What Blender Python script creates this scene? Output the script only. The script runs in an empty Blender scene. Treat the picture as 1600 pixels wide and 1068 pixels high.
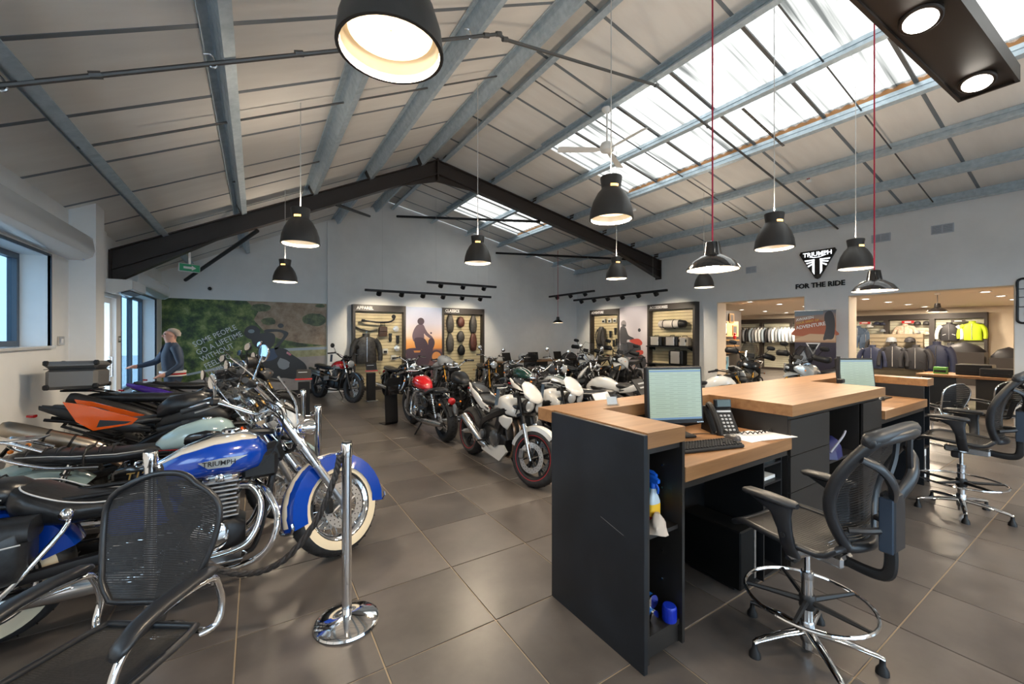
import bpy, math, random
from mathutils import Vector, Matrix, Euler
random.seed(7)
PI = math.pi
SC = bpy.context.scene
COL = SC.collection

# ------------------------------------------------------------------ camera, world, exposure
CAM_H = 1.58
cam_d = bpy.data.cameras.new('camera')
cam_d.sensor_width = 36.0
cam_d.lens = 633.0 / 1600.0 * 36.0
cam_d.shift_y = -10.0 / 1600.0
cam_d.clip_start = 0.05
cam_d.clip_end = 200
cam = bpy.data.objects.new('camera', cam_d)
COL.objects.link(cam)
cam.location = (0, 0, CAM_H)
cam.rotation_euler = (PI / 2, 0, -math.atan(400.0 / 633.0))
SC.camera = cam

world = bpy.data.worlds.new('overcast_sky')
SC.world = world
world.use_nodes = True
bg = world.node_tree.nodes['Background']
bg.inputs[0].default_value = (0.74, 0.87, 1.0, 1)
bg.inputs[1].default_value = 5.0

SC.view_settings.view_transform = 'Standard'
SC.view_settings.look = 'None'
SC.view_settings.gamma = 1.0
SC.view_settings.use_curve_mapping = False
SC.view_settings.exposure = 0.6
SC.cycles.max_bounces = 7
SC.cycles.diffuse_bounces = 4
SC.cycles.glossy_bounces = 3
SC.cycles.transparent_max_bounces = 12
SC.cycles.caustics_reflective = False
SC.cycles.caustics_refractive = False
SC.cycles.sample_clamp_indirect = 6.0

def lamp(name, kind, loc, power, color=(1, .8, .6), size=.1, rot=(0, 0, 0), parent=None, spot=None, sizey=None, portal=False):
    d = bpy.data.lights.new(name, kind)
    d.energy = power
    d.color = color
    if kind == 'AREA':
        d.size = size
        if sizey:
            d.shape = 'RECTANGLE'; d.size_y = sizey
        else:
            d.shape = 'DISK'
        if portal:
            d.cycles.is_portal = True
    else:
        d.shadow_soft_size = size
    if spot:
        d.spot_size = spot; d.spot_blend = .6
    o = bpy.data.objects.new(name, d)
    COL.objects.link(o)
    o.location = loc
    o.rotation_euler = rot
    if parent:
        o.parent = parent
    return o

# daylight portals: sampling aids at the openings of the room (they give no light of their own)
YF, XL, XR, YB = 12.3, -1.86, 10.83, -4.0
lamp('skylight_portal', 'AREA', (6.0, 2.2, 5.32), 1, size=2.5, sizey=8.6, rot=(0, math.atan(.195), 0), portal=True)
lamp('skylight_portal', 'AREA', (6.0, 10.2, 5.32), 1, size=2.5, sizey=2.4, rot=(0, math.atan(.195), 0), portal=True)
lamp('window_portal', 'AREA', (XL - .25, 4.85, 1.96), 1, size=1.0, sizey=3.0, rot=(0, -PI / 2, 0), portal=True)
lamp('window_portal', 'AREA', (XL - .25, .1, 1.96), 1, size=1.0, sizey=4.2, rot=(0, -PI / 2, 0), portal=True)
lamp('window_portal', 'AREA', (XL - .25, 10.3, 1.5), 1, size=1.8, sizey=2.6, rot=(0, -PI / 2, 0), portal=True)
lamp('window_portal', 'AREA', (3.2, YB - .12, 1.5), 1, size=8.0, sizey=2.3, rot=(-PI / 2, 0, 0), portal=True)

# ------------------------------------------------------------------ mesh helpers
class MB:
    def __init__(s):
        s.v = []; s.f = []
    def add(s, vs, fs):
        o = len(s.v)
        s.v += [tuple(v) for v in vs]
        s.f += [tuple(i + o for i in f) for f in fs]
        return s
    def join(s, other, M=None):
        return s.add([(M @ Vector(v)) for v in other.v] if M else other.v, other.f)
    def xf(s, M):
        s.v = [tuple(M @ Vector(v)) for v in s.v]
        return s
    def mm(s, x0, x1, y0, y1, z0, z1):
        return s.add([(x0, y0, z0), (x1, y0, z0), (x1, y1, z0), (x0, y1, z0), (x0, y0, z1), (x1, y0, z1), (x1, y1, z1), (x0, y1, z1)],
                     [(3, 2, 1, 0), (4, 5, 6, 7), (0, 1, 5, 4), (1, 2, 6, 5), (2, 3, 7, 6), (3, 0, 4, 7)])
    def box(s, c, size, rot=None):
        m = MB().mm(-size[0] / 2, size[0] / 2, -size[1] / 2, size[1] / 2, -size[2] / 2, size[2] / 2)
        M = Matrix.Translation(c)
        if rot is not None:
            M = M @ Euler(rot).to_matrix().to_4x4()
        return s.join(m, M)
    def rbox(s, c, size, r=.01, rot=None):
        hx, hy, hz = [q / 2 for q in size]
        r = min(r, hx * .9, hy * .9, hz * .9)
        vs = []; idx = {}
        for sx in (-1, 1):
            for sy in (-1, 1):
                for sz in (-1, 1):
                    for a in range(3):
                        p = [sx * (hx - r), sy * (hy - r), sz * (hz - r)]
                        p[a] = (sx * hx, sy * hy, sz * hz)[a]
                        idx[(sx, sy, sz, a)] = len(vs); vs.append(tuple(p))
        fs = []
        for a in range(3):
            b, c2 = (a + 1) % 3, (a + 2) % 3
            for sg in (-1, 1):
                q = []
                for (i, j) in ((-1, -1), (1, -1), (1, 1), (-1, 1)):
                    k = [0, 0, 0]; k[a] = sg; k[b] = i; k[c2] = j
                    q.append(idx[(k[0], k[1], k[2], a)])
                fs.append(tuple(q) if sg > 0 else tuple(q[::-1]))
            for i in (-1, 1):
                for j in (-1, 1):
                    k0 = [0, 0, 0]; k1 = [0, 0, 0]
                    k0[a] = -1; k1[a] = 1
                    k0[b] = k1[b] = i; k0[c2] = k1[c2] = j
                    q = [idx[(*k0, b)], idx[(*k1, b)], idx[(*k1, c2)], idx[(*k0, c2)]]
                    fs.append(tuple(q) if i * j > 0 else tuple(q[::-1]))
        for sx in (-1, 1):
            for sy in (-1, 1):
                for sz in (-1, 1):
                    q = [idx[(sx, sy, sz, a)] for a in range(3)]
                    fs.append(tuple(q) if sx * sy * sz > 0 else tuple(q[::-1]))
        M = Matrix.Translation(c)
        if rot is not None:
            M = M @ Euler(rot).to_matrix().to_4x4()
        return s.join(MB().add(vs, fs), M)
    def rings(s, rs, closed=False, caps=True):
        n = len(rs[0]); vs = [p for r in rs for p in r]; fs = []
        m = len(rs)
        for i in range(m if closed else m - 1):
            a, b = i * n, ((i + 1) % m) * n
            for j in range(n):
                k = (j + 1) % n
                fs.append((a + j, a + k, b + k, b + j))
        if caps and not closed:
            fs.append(tuple(range(n))[::-1]); fs.append(tuple((m - 1) * n + j for j in range(n)))
        return s.add(vs, fs)
    def tube(s, path, r, n=8, closed=False, caps=True, flat=None):
        P = [Vector(p) for p in path]; m = len(P); rs = []
        up = None
        for i in range(m):
            if closed:
                t = P[(i + 1) % m] - P[i - 1]
            else:
                t = P[min(i + 1, m - 1)] - P[max(i - 1, 0)]
            if t.length < 1e-9:
                t = Vector((0, 0, 1))
            t.normalize()
            if up is None:
                up = Vector((0, 0, 1)) if abs(t.z) < .9 else Vector((1, 0, 0))
            up = up - t * up.dot(t)
            if up.length < 1e-6:
                up = t.orthogonal()
            up.normalize()
            sd = t.cross(up)
            rr = r[i] if isinstance(r, (list, tuple)) else r
            fl = flat if flat else 1.0
            rs.append([P[i] + sd * (rr * math.cos(2 * PI * j / n)) + up * (rr * fl * math.sin(2 * PI * j / n)) for j in range(n)])
        return s.rings(rs, closed, caps)
    def lathe(s, prof, n=24, M=None, caps=True):
        rs = [[(r * math.cos(2 * PI * j / n), r * math.sin(2 * PI * j / n), z) for j in range(n)] for r, z in prof]
        return s.join(MB().rings(rs, caps=caps), M)
    def ball(s, c, r, n=12, m=8):
        if not isinstance(r, (tuple, list)):
            r = (r, r, r)
        prof = [(max(1e-4, math.sin(PI * i / m)), -math.cos(PI * i / m)) for i in range(m + 1)]
        return s.lathe(prof, n, Matrix.Translation(c) @ Matrix.Diagonal((r[0], r[1], r[2], 1)))
    def prism(s, poly, d0, d1, plane='xz'):
        n = len(poly)
        def P(p, d):
            if plane == 'xz': return (p[0], d, p[1])
            if plane == 'yz': return (d, p[0], p[1])
            return (p[0], p[1], d)
        vs = [P(p, d0) for p in poly] + [P(p, d1) for p in poly]
        fs = [tuple(range(n)), tuple(range(2 * n - 1, n - 1, -1))] + [(i, (i + 1) % n + 0, (i + 1) % n + n, i + n)[::-1] for i in range(n)]
        return s.add(vs, fs)
    def loft(s, secs, n=20, axis='x'):
        # secs: (pos, cy, cz, ry, rz_up, rz_down, power)
        rs = []
        for (x, cy, cz, ry, ru, rd, p) in secs:
            ring = []
            for j in range(n):
                a = 2 * PI * j / n
                c, q = math.cos(a), math.sin(a)
                yy = cy + math.copysign(abs(c) ** (2 / p), c) * ry
                rz = ru if q >= 0 else rd
                zz = cz + math.copysign(abs(q) ** (2 / p), q) * rz
                ring.append((x, yy, zz) if axis == 'x' else ((yy, x, zz) if axis == 'y' else (yy, zz, x)))
            rs.append(ring)
        return s.rings(rs)

def crv(pts, k=6, closed=False):
    P = [Vector(p) for p in pts]; m = len(P); out = []
    seg = m if closed else m - 1
    for i in range(seg):
        if closed:
            a, b, c, d = P[i - 1], P[i], P[(i + 1) % m], P[(i + 2) % m]
        else:
            a, b, c, d = P[max(i - 1, 0)], P[i], P[i + 1], P[min(i + 2, m - 1)]
        for j in range(k):
            t = j / k
            out.append(.5 * ((2 * b) + (c - a) * t + (2 * a - 5 * b + 4 * c - d) * t * t + (3 * b - a - 3 * c + d) * t ** 3))
    if not closed:
        out.append(P[-1])
    return out

def arc(cx, cz, r, a0, a1, n=12, y=0):
    return [(cx + r * math.cos(math.radians(a0 + (a1 - a0) * i / n)), y, cz + r * math.sin(math.radians(a0 + (a1 - a0) * i / n))) for i in range(n + 1)]

def mk_mesh(name, mb, mat, smooth=35):
    me = bpy.data.meshes.new(name)
    me.from_pydata([tuple(v) for v in mb.v], [], mb.f)
    me.validate()
    if mat is not None:
        me.materials.append(mat)
    if smooth:
        me.shade_smooth()
        me.set_sharp_from_angle(angle=math.radians(smooth))
    me.update()
    return me

def obj(name, mb, mat, parent=None, smooth=35, loc=None, rz=None):
    me = mb if isinstance(mb, bpy.types.Mesh) else mk_mesh(name, mb, mat, smooth)
    o = bpy.data.objects.new(name, me)
    COL.objects.link(o)
    if parent is not None:
        o.parent = parent
    if loc is not None:
        o.location = loc
    if rz is not None:
        o.rotation_euler = (0, 0, rz)
    return o

def tag(o, label=None, cat=None, group=None, kind=None):
    if label: o['label'] = label
    if cat: o['category'] = cat
    if group: o['group'] = group
    if kind: o['kind'] = kind
    return o

def thing(name, label, cat, loc=(0, 0, 0), rz=0, group=None):
    o = bpy.data.objects.new(name, None)
    o.empty_display_size = .1
    COL.objects.link(o)
    o.location = loc
    o.rotation_euler = (0, 0, rz)
    return tag(o, label, cat, group)

def struct(name, mb, mat, parent=None, smooth=None, label=None):
    o = obj(name, mb, mat, parent, smooth)
    if parent is None:
        o['kind'] = 'structure'
        if label:
            o['label'] = label
    return o

def dup(root, loc=None, rz=None, label=None, group=None):
    r = root.copy(); COL.objects.link(r)
    if loc is not None: r.location = loc
    if rz is not None: r.rotation_euler = (0, 0, rz)
    if label: r['label'] = label
    if group: r['group'] = group
    for ch in list(root.children):
        c = ch.copy(); COL.objects.link(c); c.parent = r
        for g in ch.children:
            d = g.copy(); COL.objects.link(d); d.parent = c
    return r

FONT = bpy.data.fonts.load('<builtin>') if '<builtin>' not in bpy.data.fonts else bpy.data.fonts['<builtin>']
def text_mb(s, size=1.0, depth=.004, align='CENTER', bold=0.0, shear=0.0, sx=1.0):
    """lettering as a mesh in the xz plane, facing -y"""
    cu = bpy.data.curves.new('lettering', 'FONT')
    cu.body = s; cu.size = size; cu.extrude = depth / 2; cu.align_x = align; cu.align_y = 'CENTER'
    cu.offset = bold * size; cu.resolution_u = 2; cu.shear = shear
    o = bpy.data.objects.new('lettering', cu)
    COL.objects.link(o)
    dg = bpy.context.evaluated_depsgraph_get()
    me = o.evaluated_get(dg).to_mesh()
    mb = MB().add([(v.co.x * sx, -v.co.z, v.co.y) for v in me.vertices], [tuple(p.vertices) for p in me.polygons])
    o.evaluated_get(dg).to_mesh_clear()
    bpy.data.objects.remove(o); bpy.data.curves.remove(cu)
    return mb

ORD = ['first', 'second', 'third', 'fourth', 'fifth', 'sixth', 'seventh', 'eighth', 'ninth', 'tenth', 'eleventh', 'twelfth', 'thirteenth', 'fourteenth', 'fifteenth', 'sixteenth', 'seventeenth', 'eighteenth', 'nineteenth', 'twentieth', 'twenty-first', 'twenty-second', 'twenty-third', 'twenty-fourth']
# ------------------------------------------------------------------ materials
MATS = {}
def mat(name, col=(.5, .5, .5), rough=.5, metal=0.0, emit=None, es=1.0, coat=0.0, spec=None):
    if name in MATS:
        return MATS[name]
    m = bpy.data.materials.new(name); m.use_nodes = True
    b = m.node_tree.nodes['Principled BSDF']
    b.inputs['Base Color'].default_value = (*col, 1)
    b.inputs['Roughness'].default_value = rough
    b.inputs['Metallic'].default_value = metal
    if coat: b.inputs['Coat Weight'].default_value = coat
    if spec is not None: b.inputs['Specular IOR Level'].default_value = spec
    if emit:
        b.inputs['Emission Color'].default_value = (*emit, 1)
        b.inputs['Emission Strength'].default_value = es
    MATS[name] = m
    return m

def nodes_of(m):
    nt = m.node_tree
    return nt, nt.nodes['Principled BSDF']

def noise_mat(name, c0, c1, scale=3.0, rough=.5, metal=0.0, detail=6.0, bump=0.0, stretch=(1, 1, 1), lo=.35, hi=.65, rvar=0.0, rand=0.0, coat=0.0):
    m = mat(name, c0, rough, metal, coat=coat)
    nt, b = nodes_of(m)
    tc = nt.nodes.new('ShaderNodeTexCoord'); mp = nt.nodes.new('ShaderNodeMapping')
    mp.inputs['Scale'].default_value = stretch
    nt.links.new(tc.outputs['Object'], mp.inputs['Vector'])
    nz = nt.nodes.new('ShaderNodeTexNoise'); nz.inputs['Scale'].default_value = scale; nz.inputs['Detail'].default_value = detail
    nz.inputs['Roughness'].default_value = .6
    src = mp.outputs[0]
    if rand:
        oi = nt.nodes.new('ShaderNodeObjectInfo')
        ad = nt.nodes.new('ShaderNodeVectorMath'); ad.operation = 'ADD'
        mu = nt.nodes.new('ShaderNodeVectorMath'); mu.operation = 'SCALE'
        cb = nt.nodes.new('ShaderNodeCombineXYZ')
        for k in range(3): nt.links.new(oi.outputs['Random'], cb.inputs[k])
        nt.links.new(cb.outputs[0], mu.inputs[0]); mu.inputs['Scale'].default_value = 40
        nt.links.new(mp.outputs[0], ad.inputs[0]); nt.links.new(mu.outputs[0], ad.inputs[1])
        src = ad.outputs[0]
    nt.links.new(src, nz.inputs['Vector'])
    rp = nt.nodes.new('ShaderNodeValToRGB')
    rp.color_ramp.elements[0].position = lo; rp.color_ramp.elements[0].color = (*c0, 1)
    rp.color_ramp.elements[1].position = hi; rp.color_ramp.elements[1].color = (*c1, 1)
    nt.links.new(nz.outputs['Fac'], rp.inputs[0])
    out = rp.outputs[0]
    if rand:
        hs = nt.nodes.new('ShaderNodeHueSaturation')
        mr = nt.nodes.new('ShaderNodeMapRange')
        mr.inputs[3].default_value = 1 - rand; mr.inputs[4].default_value = 1 + rand
        nt.links.new(oi.outputs['Random'], mr.inputs[0]); nt.links.new(mr.outputs[0], hs.inputs['Value'])
        nt.links.new(out, hs.inputs['Color']); out = hs.outputs[0]
    nt.links.new(out, b.inputs['Base Color'])
    if rvar:
        mr2 = nt.nodes.new('ShaderNodeMapRange')
        mr2.inputs[3].default_value = rough - rvar; mr2.inputs[4].default_value = rough + rvar
        nt.links.new(nz.outputs['Fac'], mr2.inputs[0]); nt.links.new(mr2.outputs[0], b.inputs['Roughness'])
    if bump:
        bp = nt.nodes.new('ShaderNodeBump'); bp.inputs['Strength'].default_value = bump; bp.inputs['Distance'].default_value = .01
        nt.links.new(nz.outputs['Fac'], bp.inputs['Height']); nt.links.new(bp.outputs[0], b.inputs['Normal'])
    return m

def clear_mat(name, tint=(1, 1, 1), mixw=.12, rough=.02):
    if name in MATS: return MATS[name]
    m = bpy.data.materials.new(name); m.use_nodes = True
    nt = m.node_tree
    nt.nodes.remove(nt.nodes['Principled BSDF'])
    out = nt.nodes['Material Output']
    tr = nt.nodes.new('ShaderNodeBsdfTransparent'); tr.inputs[0].default_value = (*tint, 1)
    gl = nt.nodes.new('ShaderNodeBsdfGlossy'); gl.inputs['Roughness'].default_value = rough
    mx = nt.nodes.new('ShaderNodeMixShader'); mx.inputs[0].default_value = mixw
    nt.links.new(tr.outputs[0], mx.inputs[1]); nt.links.new(gl.outputs[0], mx.inputs[2]); nt.links.new(mx.outputs[0], out.inputs[0])
    MATS[name] = m
    return m

def sheet_mat():
    """corrugated translucent rooflight sheet: scatters and passes the daylight from outside"""
    m = bpy.data.materials.new('rooflight_sheet'); m.use_nodes = True
    nt = m.node_tree; nt.nodes.remove(nt.nodes['Principled BSDF']); out = nt.nodes['Material Output']
    tc = nt.nodes.new('ShaderNodeTexCoord'); wv = nt.nodes.new('ShaderNodeTexNoise')
    mp = nt.nodes.new('ShaderNodeMapping'); mp.inputs['Scale'].default_value = (.35, 11.0, .35)
    nt.links.new(tc.outputs['Object'], mp.inputs[0]); nt.links.new(mp.outputs[0], wv.inputs['Vector'])
    wv.inputs['Scale'].default_value = 1.0; wv.inputs['Detail'].default_value = 3
    rp = nt.nodes.new('ShaderNodeValToRGB')
    rp.color_ramp.elements[0].position = .33; rp.color_ramp.elements[0].color = (.055, .05, .042, 1)
    rp.color_ramp.elements[1].position = .60; rp.color_ramp.elements[1].color = (.46, .40, .335, 1)
    nt.links.new(wv.outputs['Fac'], rp.inputs[0])
    tr = nt.nodes.new('ShaderNodeBsdfTransparent'); df = nt.nodes.new('ShaderNodeBsdfTranslucent')
    nt.links.new(rp.outputs[0], tr.inputs[0]); nt.links.new(rp.outputs[0], df.inputs[0])
    mx = nt.nodes.new('ShaderNodeMixShader'); mx.inputs[0].default_value = .25
    nt.links.new(tr.outputs[0], mx.inputs[1]); nt.links.new(df.outputs[0], mx.inputs[2]); nt.links.new(mx.outputs[0], out.inputs[0])
    MATS['sheet'] = m
    return m

M_WALL = noise_mat('white_plaster', (.80, .795, .78), (.85, .845, .83), 2.0, .75)
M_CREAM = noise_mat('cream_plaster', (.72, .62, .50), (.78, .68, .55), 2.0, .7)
M_BOARD = noise_mat('roof_board', (.82, .79, .745), (.89, .865, .82), 1.3, .6, stretch=(.6, 3.0, 1), rand=.05)
M_JOINT = mat('joint_strip', (.22, .25, .28), .5, .3)
M_GALV = noise_mat('galvanised_steel', (.40, .50, .57), (.58, .67, .74), 14, .45, .35, lo=.3, hi=.7)
M_GALVD = mat('galvanised_rod', (.13, .13, .13), .5, .6)
M_BROWN = mat('brown_painted_steel', (.035, .027, .024), .45, .1)
M_TILE = noise_mat('grey_brown_tile', (.056, .049, .046), (.130, .116, .108), 1.7, .33, 0, detail=9, rvar=.07, rand=.13, lo=.28, hi=.72)
M_GROUT = mat('beige_grout', (.34, .27, .19), .8)
M_BLACK = mat('black_plastic', (.010, .010, .011), .45, spec=.35)
M_BLACKG = mat('gloss_black', (.008, .008, .009), .12, coat=.6)
M_BLACKM = mat('matt_black_metal', (.016, .016, .018), .45, .4)
M_RUBBER = noise_mat('tyre_rubber', (.012, .012, .013), (.028, .028, .03), 30, .62)
M_CHROME = mat('chrome', (.82, .82, .83), .07, 1)
M_STEEL = mat('brushed_steel', (.55, .55, .56), .25, 1)
M_ALU = noise_mat('cast_aluminium', (.38, .38, .39), (.52, .52, .53), 20, .35, .9)
M_LEATHER = noise_mat('black_leather', (.009, .010, .012), (.018, .019, .022), 40, .31, bump=.12)
M_WHITE = mat('white_paint', (.72, .72, .71), .25, coat=.7)
M_WHITEM = mat('white_matt', (.82, .82, .82), .55)
M_GLASS = clear_mat('window_glass', (.86, .93, .97), .08)
M_GLASSB = clear_mat('tinted_window_glass', (.36, .46, .53), .10)
M_CLEAR = clear_mat('clear_acrylic', (.93, .95, .96), .10)
M_LENS = mat('headlight_lens', (.62, .66, .70), .06, .5, coat=1)
M_MIRROR = mat('mirror_glass', (.9, .9, .92), .02, 1)
M_RED = mat('red_plastic', (.45, .012, .015), .25, coat=.5)
M_ORANGE = mat('orange_lens', (.80, .22, .02), .25, coat=.5)
M_GREYF = mat('window_frame_grey', (.07, .09, .115), .4, .2)
M_BULB = mat('lamp_glow', (1, .9, .75), .5, emit=(1, .74, .45), es=1.5)
M_BULBW = mat('spot_glow', (1, 1, 1), .5, emit=(1, .93, .82), es=16.0)
# ------------------------------------------------------------------ floor
TX0, TY0, TS = .52, .738, .607
XROOM = 20.6
floor = struct('floor', MB().mm(XL - .1, XROOM + .1, YB - .1, YF + .1, -.05, -.004), M_GROUT)
def frame_px(x, y, z):
    a = math.atan(400 / 633.0); d = x * math.sin(a) + y * math.cos(a); r = x * math.cos(a) - y * math.sin(a)
    if d < .2: return None
    return (800 + 633 * r / d, 524 - 633 * (z - CAM_H) / d, d)
g = .0035
tile_me = mk_mesh('tile', MB().rbox((0, 0, -.004), (TS - 2 * g, TS - 2 * g, .010), .0018), M_TILE, None)
cand, rest = [], MB()
for i in range(-5, 34):
    for j in range(-9, 20):
        x, y = TX0 + (i + .5) * TS, TY0 + (j + .5) * TS
        if x + TS / 2 < XL or x - TS / 2 > XROOM or y + TS / 2 < YB or y - TS / 2 > YF: continue
        p = frame_px(x, y, 0)
        inside = x - TS / 2 > XL and y + TS / 2 < YF
        if p and inside and -150 < p[0] < 1750 and p[1] < 1300:
            cand.append((p[2], x, y))
        else:
            cand.append((1e6, x, y))
cand.sort()
n_tile = 0
for d, x, y in cand:
    if n_tile < 300 and d < 1e5:
        n_tile += 1
        o = bpy.data.objects.new('tile', tile_me); COL.objects.link(o); o.parent = floor; o.location = (x, y, 0)
    else:
        x0, x1 = max(x - TS / 2 + g, XL), min(x + TS / 2 - g, XROOM); y0, y1 = max(y - TS / 2 + g, YB), min(y + TS / 2 - g, YF)
        if x1 - x0 > .01 and y1 - y0 > .01:
            rest.mm(x0, x1, y0, y1, -.009, .001)
tag(obj('far_tiles', rest, M_TILE, floor, None), kind='stuff')

# ------------------------------------------------------------------ walls
ZRIDGE, XRIDGE = 5.61, 3.35          # underside of the roof boards at the ridge
def zroof(x):
    return ZRIDGE + .49 * (x - XRIDGE) if x < XRIDGE else ZRIDGE - .195 * (x - XRIDGE)
WT = .3
# far gable wall
gab = [(XL - WT, -.05), (XR, -.05), (XR, zroof(XR) + .02), (XRIDGE, ZRIDGE + .02), (XL - WT, zroof(XL - WT) + .02)]
wall_far = struct('wall_far', MB().prism(gab, YF, YF + .3), M_WALL)
# left wall with openings  (y0, y1, z0, z1)
op_l = [(-2.2, 2.4, 1.47, 2.43), (3.3, 6.3, 1.47, 2.43), (8.10, 8.72, 0.02, 2.16), (9.0, 11.72, 0.55, 2.36)]
ZL = zroof(XL)
def wall_with_openings(lo, hi, ztop, ops):
    mb = MB(); cuts = sorted(ops); y = lo
    segs = []
    for (a, b, z0, z1) in cuts:
        if a > y: segs.append((y, a, -.05, ztop))
        if z0 > -.04: segs.append((a, b, -.05, z0))
        segs.append((a, b, z1, ztop)); y = b
    segs.append((y, hi, -.05, ztop))
    return segs
mb = MB()
for (a, b, z0, z1) in wall_with_openings(YB, YF, ZL + .03, op_l):
    mb.mm(XL - WT, XL, a, b, z0, z1)
wall_left = struct('wall_left', mb, M_WALL)
struct('trim_1', MB().mm(XL, XL + .23, 6.8, 7.12, 0, 3.2), M_WALL)
struct('trim_2', MB().mm(XL, XL + .06, 7.3, 7.98, 2.2, 3.05), M_WALL)
# back wall behind the camera; its unseen glazing is added for daylight fill
mb = MB()
mb.mm(XL - WT, -.9, YB - .2, YB, -.05, 5.7); mb.mm(7.4, XR + .3, YB - .2, YB, -.05, 5.7)
mb.mm(-.9, 7.4, YB - .2, YB, 2.7, 5.7); mb.mm(-.9, 7.4, YB - .2, YB, -.05, .35)
wall_back = struct('wall_back', mb, M_WALL)
w = struct('window_9', MB().mm(-.9, 7.4, YB - .11, YB - .10, .35, 2.7), M_GLASS)
for k in range(7):
    x = -.9 + 8.3 * k / 6
    obj('mullion', MB().mm(x - .03, x + .03, YB - .15, YB - .05, .35, 2.7), M_GREYF, w, None)
# right wall with two wide openings
ops_r = [(1.25, 3.526, -.04, 2.44), (4.349, 6.478, -.04, 2.5)]
mb = MB()
for (a, b, z0, z1) in wall_with_openings(YB, YF, zroof(XR) + .03, ops_r):
    if z1 > z0: mb.mm(XR, XR + .42, a, b, z0, z1)
wall_right = struct('wall_right', mb, M_WALL)
# warm return faces of the openings
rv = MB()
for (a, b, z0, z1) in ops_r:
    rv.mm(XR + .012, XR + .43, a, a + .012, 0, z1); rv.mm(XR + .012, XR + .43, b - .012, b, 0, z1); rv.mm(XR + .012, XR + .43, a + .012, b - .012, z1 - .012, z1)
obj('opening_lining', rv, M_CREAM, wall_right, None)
# skirtings
struct('baseboard_far', MB().mm(XL, XR, YF - .02, YF, 0, .12), M_BLACKM)
struct('baseboard_left', MB().mm(XL, XL + .02, YB, 8.05, 0, .12), M_BLACKM)
sk = MB(); sk.mm(XR - .02, XR, 6.5, YF, 0, .1); sk.mm(XR - .02, XR, 3.55, 4.33, 0, .1); sk.mm(XR - .02, XR, YB, 1.2, 0, .1)
struct('baseboard_right', sk, M_BLACKM)
# shallow pier on the gable wall, beside the mural
struct('trim_3', MB().prism([(1.675, 0), (2.09, 0), (2.09, zroof(2.09) - .04), (1.675, zroof(1.675) - .04)], YF - .10, YF), M_WALL)

# adjoining clothing room
room = MB(); room.mm(XROOM, XROOM + .2, 1.0, 13.5, -.05, 2.7)
struct('wall_room_end', room, M_CREAM)
struct('wall_room_side', MB().mm(XR + .42, XROOM, 1.0, 1.2, -.05, 2.7), M_CREAM)
struct('wall_room_back', MB().mm(XR + .42, XROOM, 12.3, 12.5, -.05, 2.7), M_CREAM)
ceil2 = struct('ceiling_room', MB().mm(XR + .42, XROOM + .2, 1.0, 12.5, 2.56, 2.66), mat('tan_ceiling', (.84, .71, .57), .7))
nd = 0
for ix in range(5):
    for iy in range(5):
        x, y = 12.0 + 1.75 * ix, 2.0 + 2.1 * iy
        d = thing('downlight', 'recessed downlight in the clothing room ceiling, %s row from the opening, %s from the left' % (('first', 'second', 'third', 'fourth', 'fifth')[ix], ('fifth', 'fourth', 'third', 'second', 'first')[iy]), 'light', (x, y, 2.56), 0, 'downlights in the clothing room')
        obj('rim', MB().lathe([(.105, 0), (.10, -.015), (.07, -.012), (.07, .0)], 20), M_WHITEM, d)
        obj('lens', MB().lathe([(.068, -.002), (.068, -.006)], 20), M_BULBW, d)
for (x, y, e) in ((12.5, 3.0, 55), (12.8, 6.2, 55), (16.4, 3.6, 80), (16.4, 7.6, 80), (19.2, 4.2, 60), (19.2, 8.2, 60)):
    lamp('downlight_light', 'AREA', (x, y, 2.52), e * 1.5, (1, .83, .63), .5)

# ------------------------------------------------------------------ left wall windows and door
def window_l(name, a, b, z0, z1, nm=2):
    w = struct(name, MB().mm(XL - .262, XL - .255, a + .05, b - .05, z0 + .05, z1 - .05), M_GLASSB if name != 'window_3' else M_GLASS)
    fr = MB(); t = .055; x0, x1 = XL - .29, XL - .22
    fr.mm(x0, x1, a, b, z0, z0 + t); fr.mm(x0, x1, a, b, z1 - t, z1); fr.mm(x0, x1, a, a + t, z0 + t, z1 - t); fr.mm(x0, x1, b - t, b, z0 + t, z1 - t)
    obj('window_frame', fr, M_GREYF, w, None)
    for k in range(1, nm):
        y = a + (b - a) * k / nm
        obj('mullion', MB().mm(x0, x1, y - .04, y + .04, z0 + t, z1 - t), M_GREYF, w, None)
    obj('window_sill', MB().rbox((XL - .08, (a + b) / 2, z0 - .012), (.24, b - a + .04, .03), .006), M_WHITE, w)
    tr = MB()
    tr.mm(XL - .02, XL + .008, a - .02, a, z0, z1 + .02); tr.mm(XL - .02, XL + .008, b, b + .02, z0, z1 + .02); tr.mm(XL - .02, XL + .008, a, b, z1, z1 + .02)
    obj('edge_trim', tr, M_GREYF, w, None)
    return w
window_l('window_1', 3.3, 6.3, 1.47, 2.43, 2)
window_l('window_2', 9.0, 11.72, .55, 2.36, 3)
window_l('window_3', -2.2, 2.4, 1.47, 2.43, 3)
dr = struct('door_1', MB().mm(XL - .10, XL - .09, 8.17, 8.66, .1, 2.08), M_GLASS)
fr = MB(); fr.mm(XL - .13, XL - .06, 8.1, 8.17, 0.02, 2.16); fr.mm(XL - .13, XL - .06, 8.65, 8.72, .02, 2.16); fr.mm(XL - .13, XL - .06, 8.17, 8.65, 2.08, 2.16); fr.mm(XL - .13, XL - .06, 8.17, 8.65, .02, .12)
obj('door_frame', fr, M_WHITEM, dr, None)
obj('door_handle', MB().tube([(XL - .06, 8.6, .95), (XL - .02, 8.6, .95), (XL - .02, 8.6, 1.25), (XL - .06, 8.6, 1.25)], .012), M_STEEL, dr)
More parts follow.
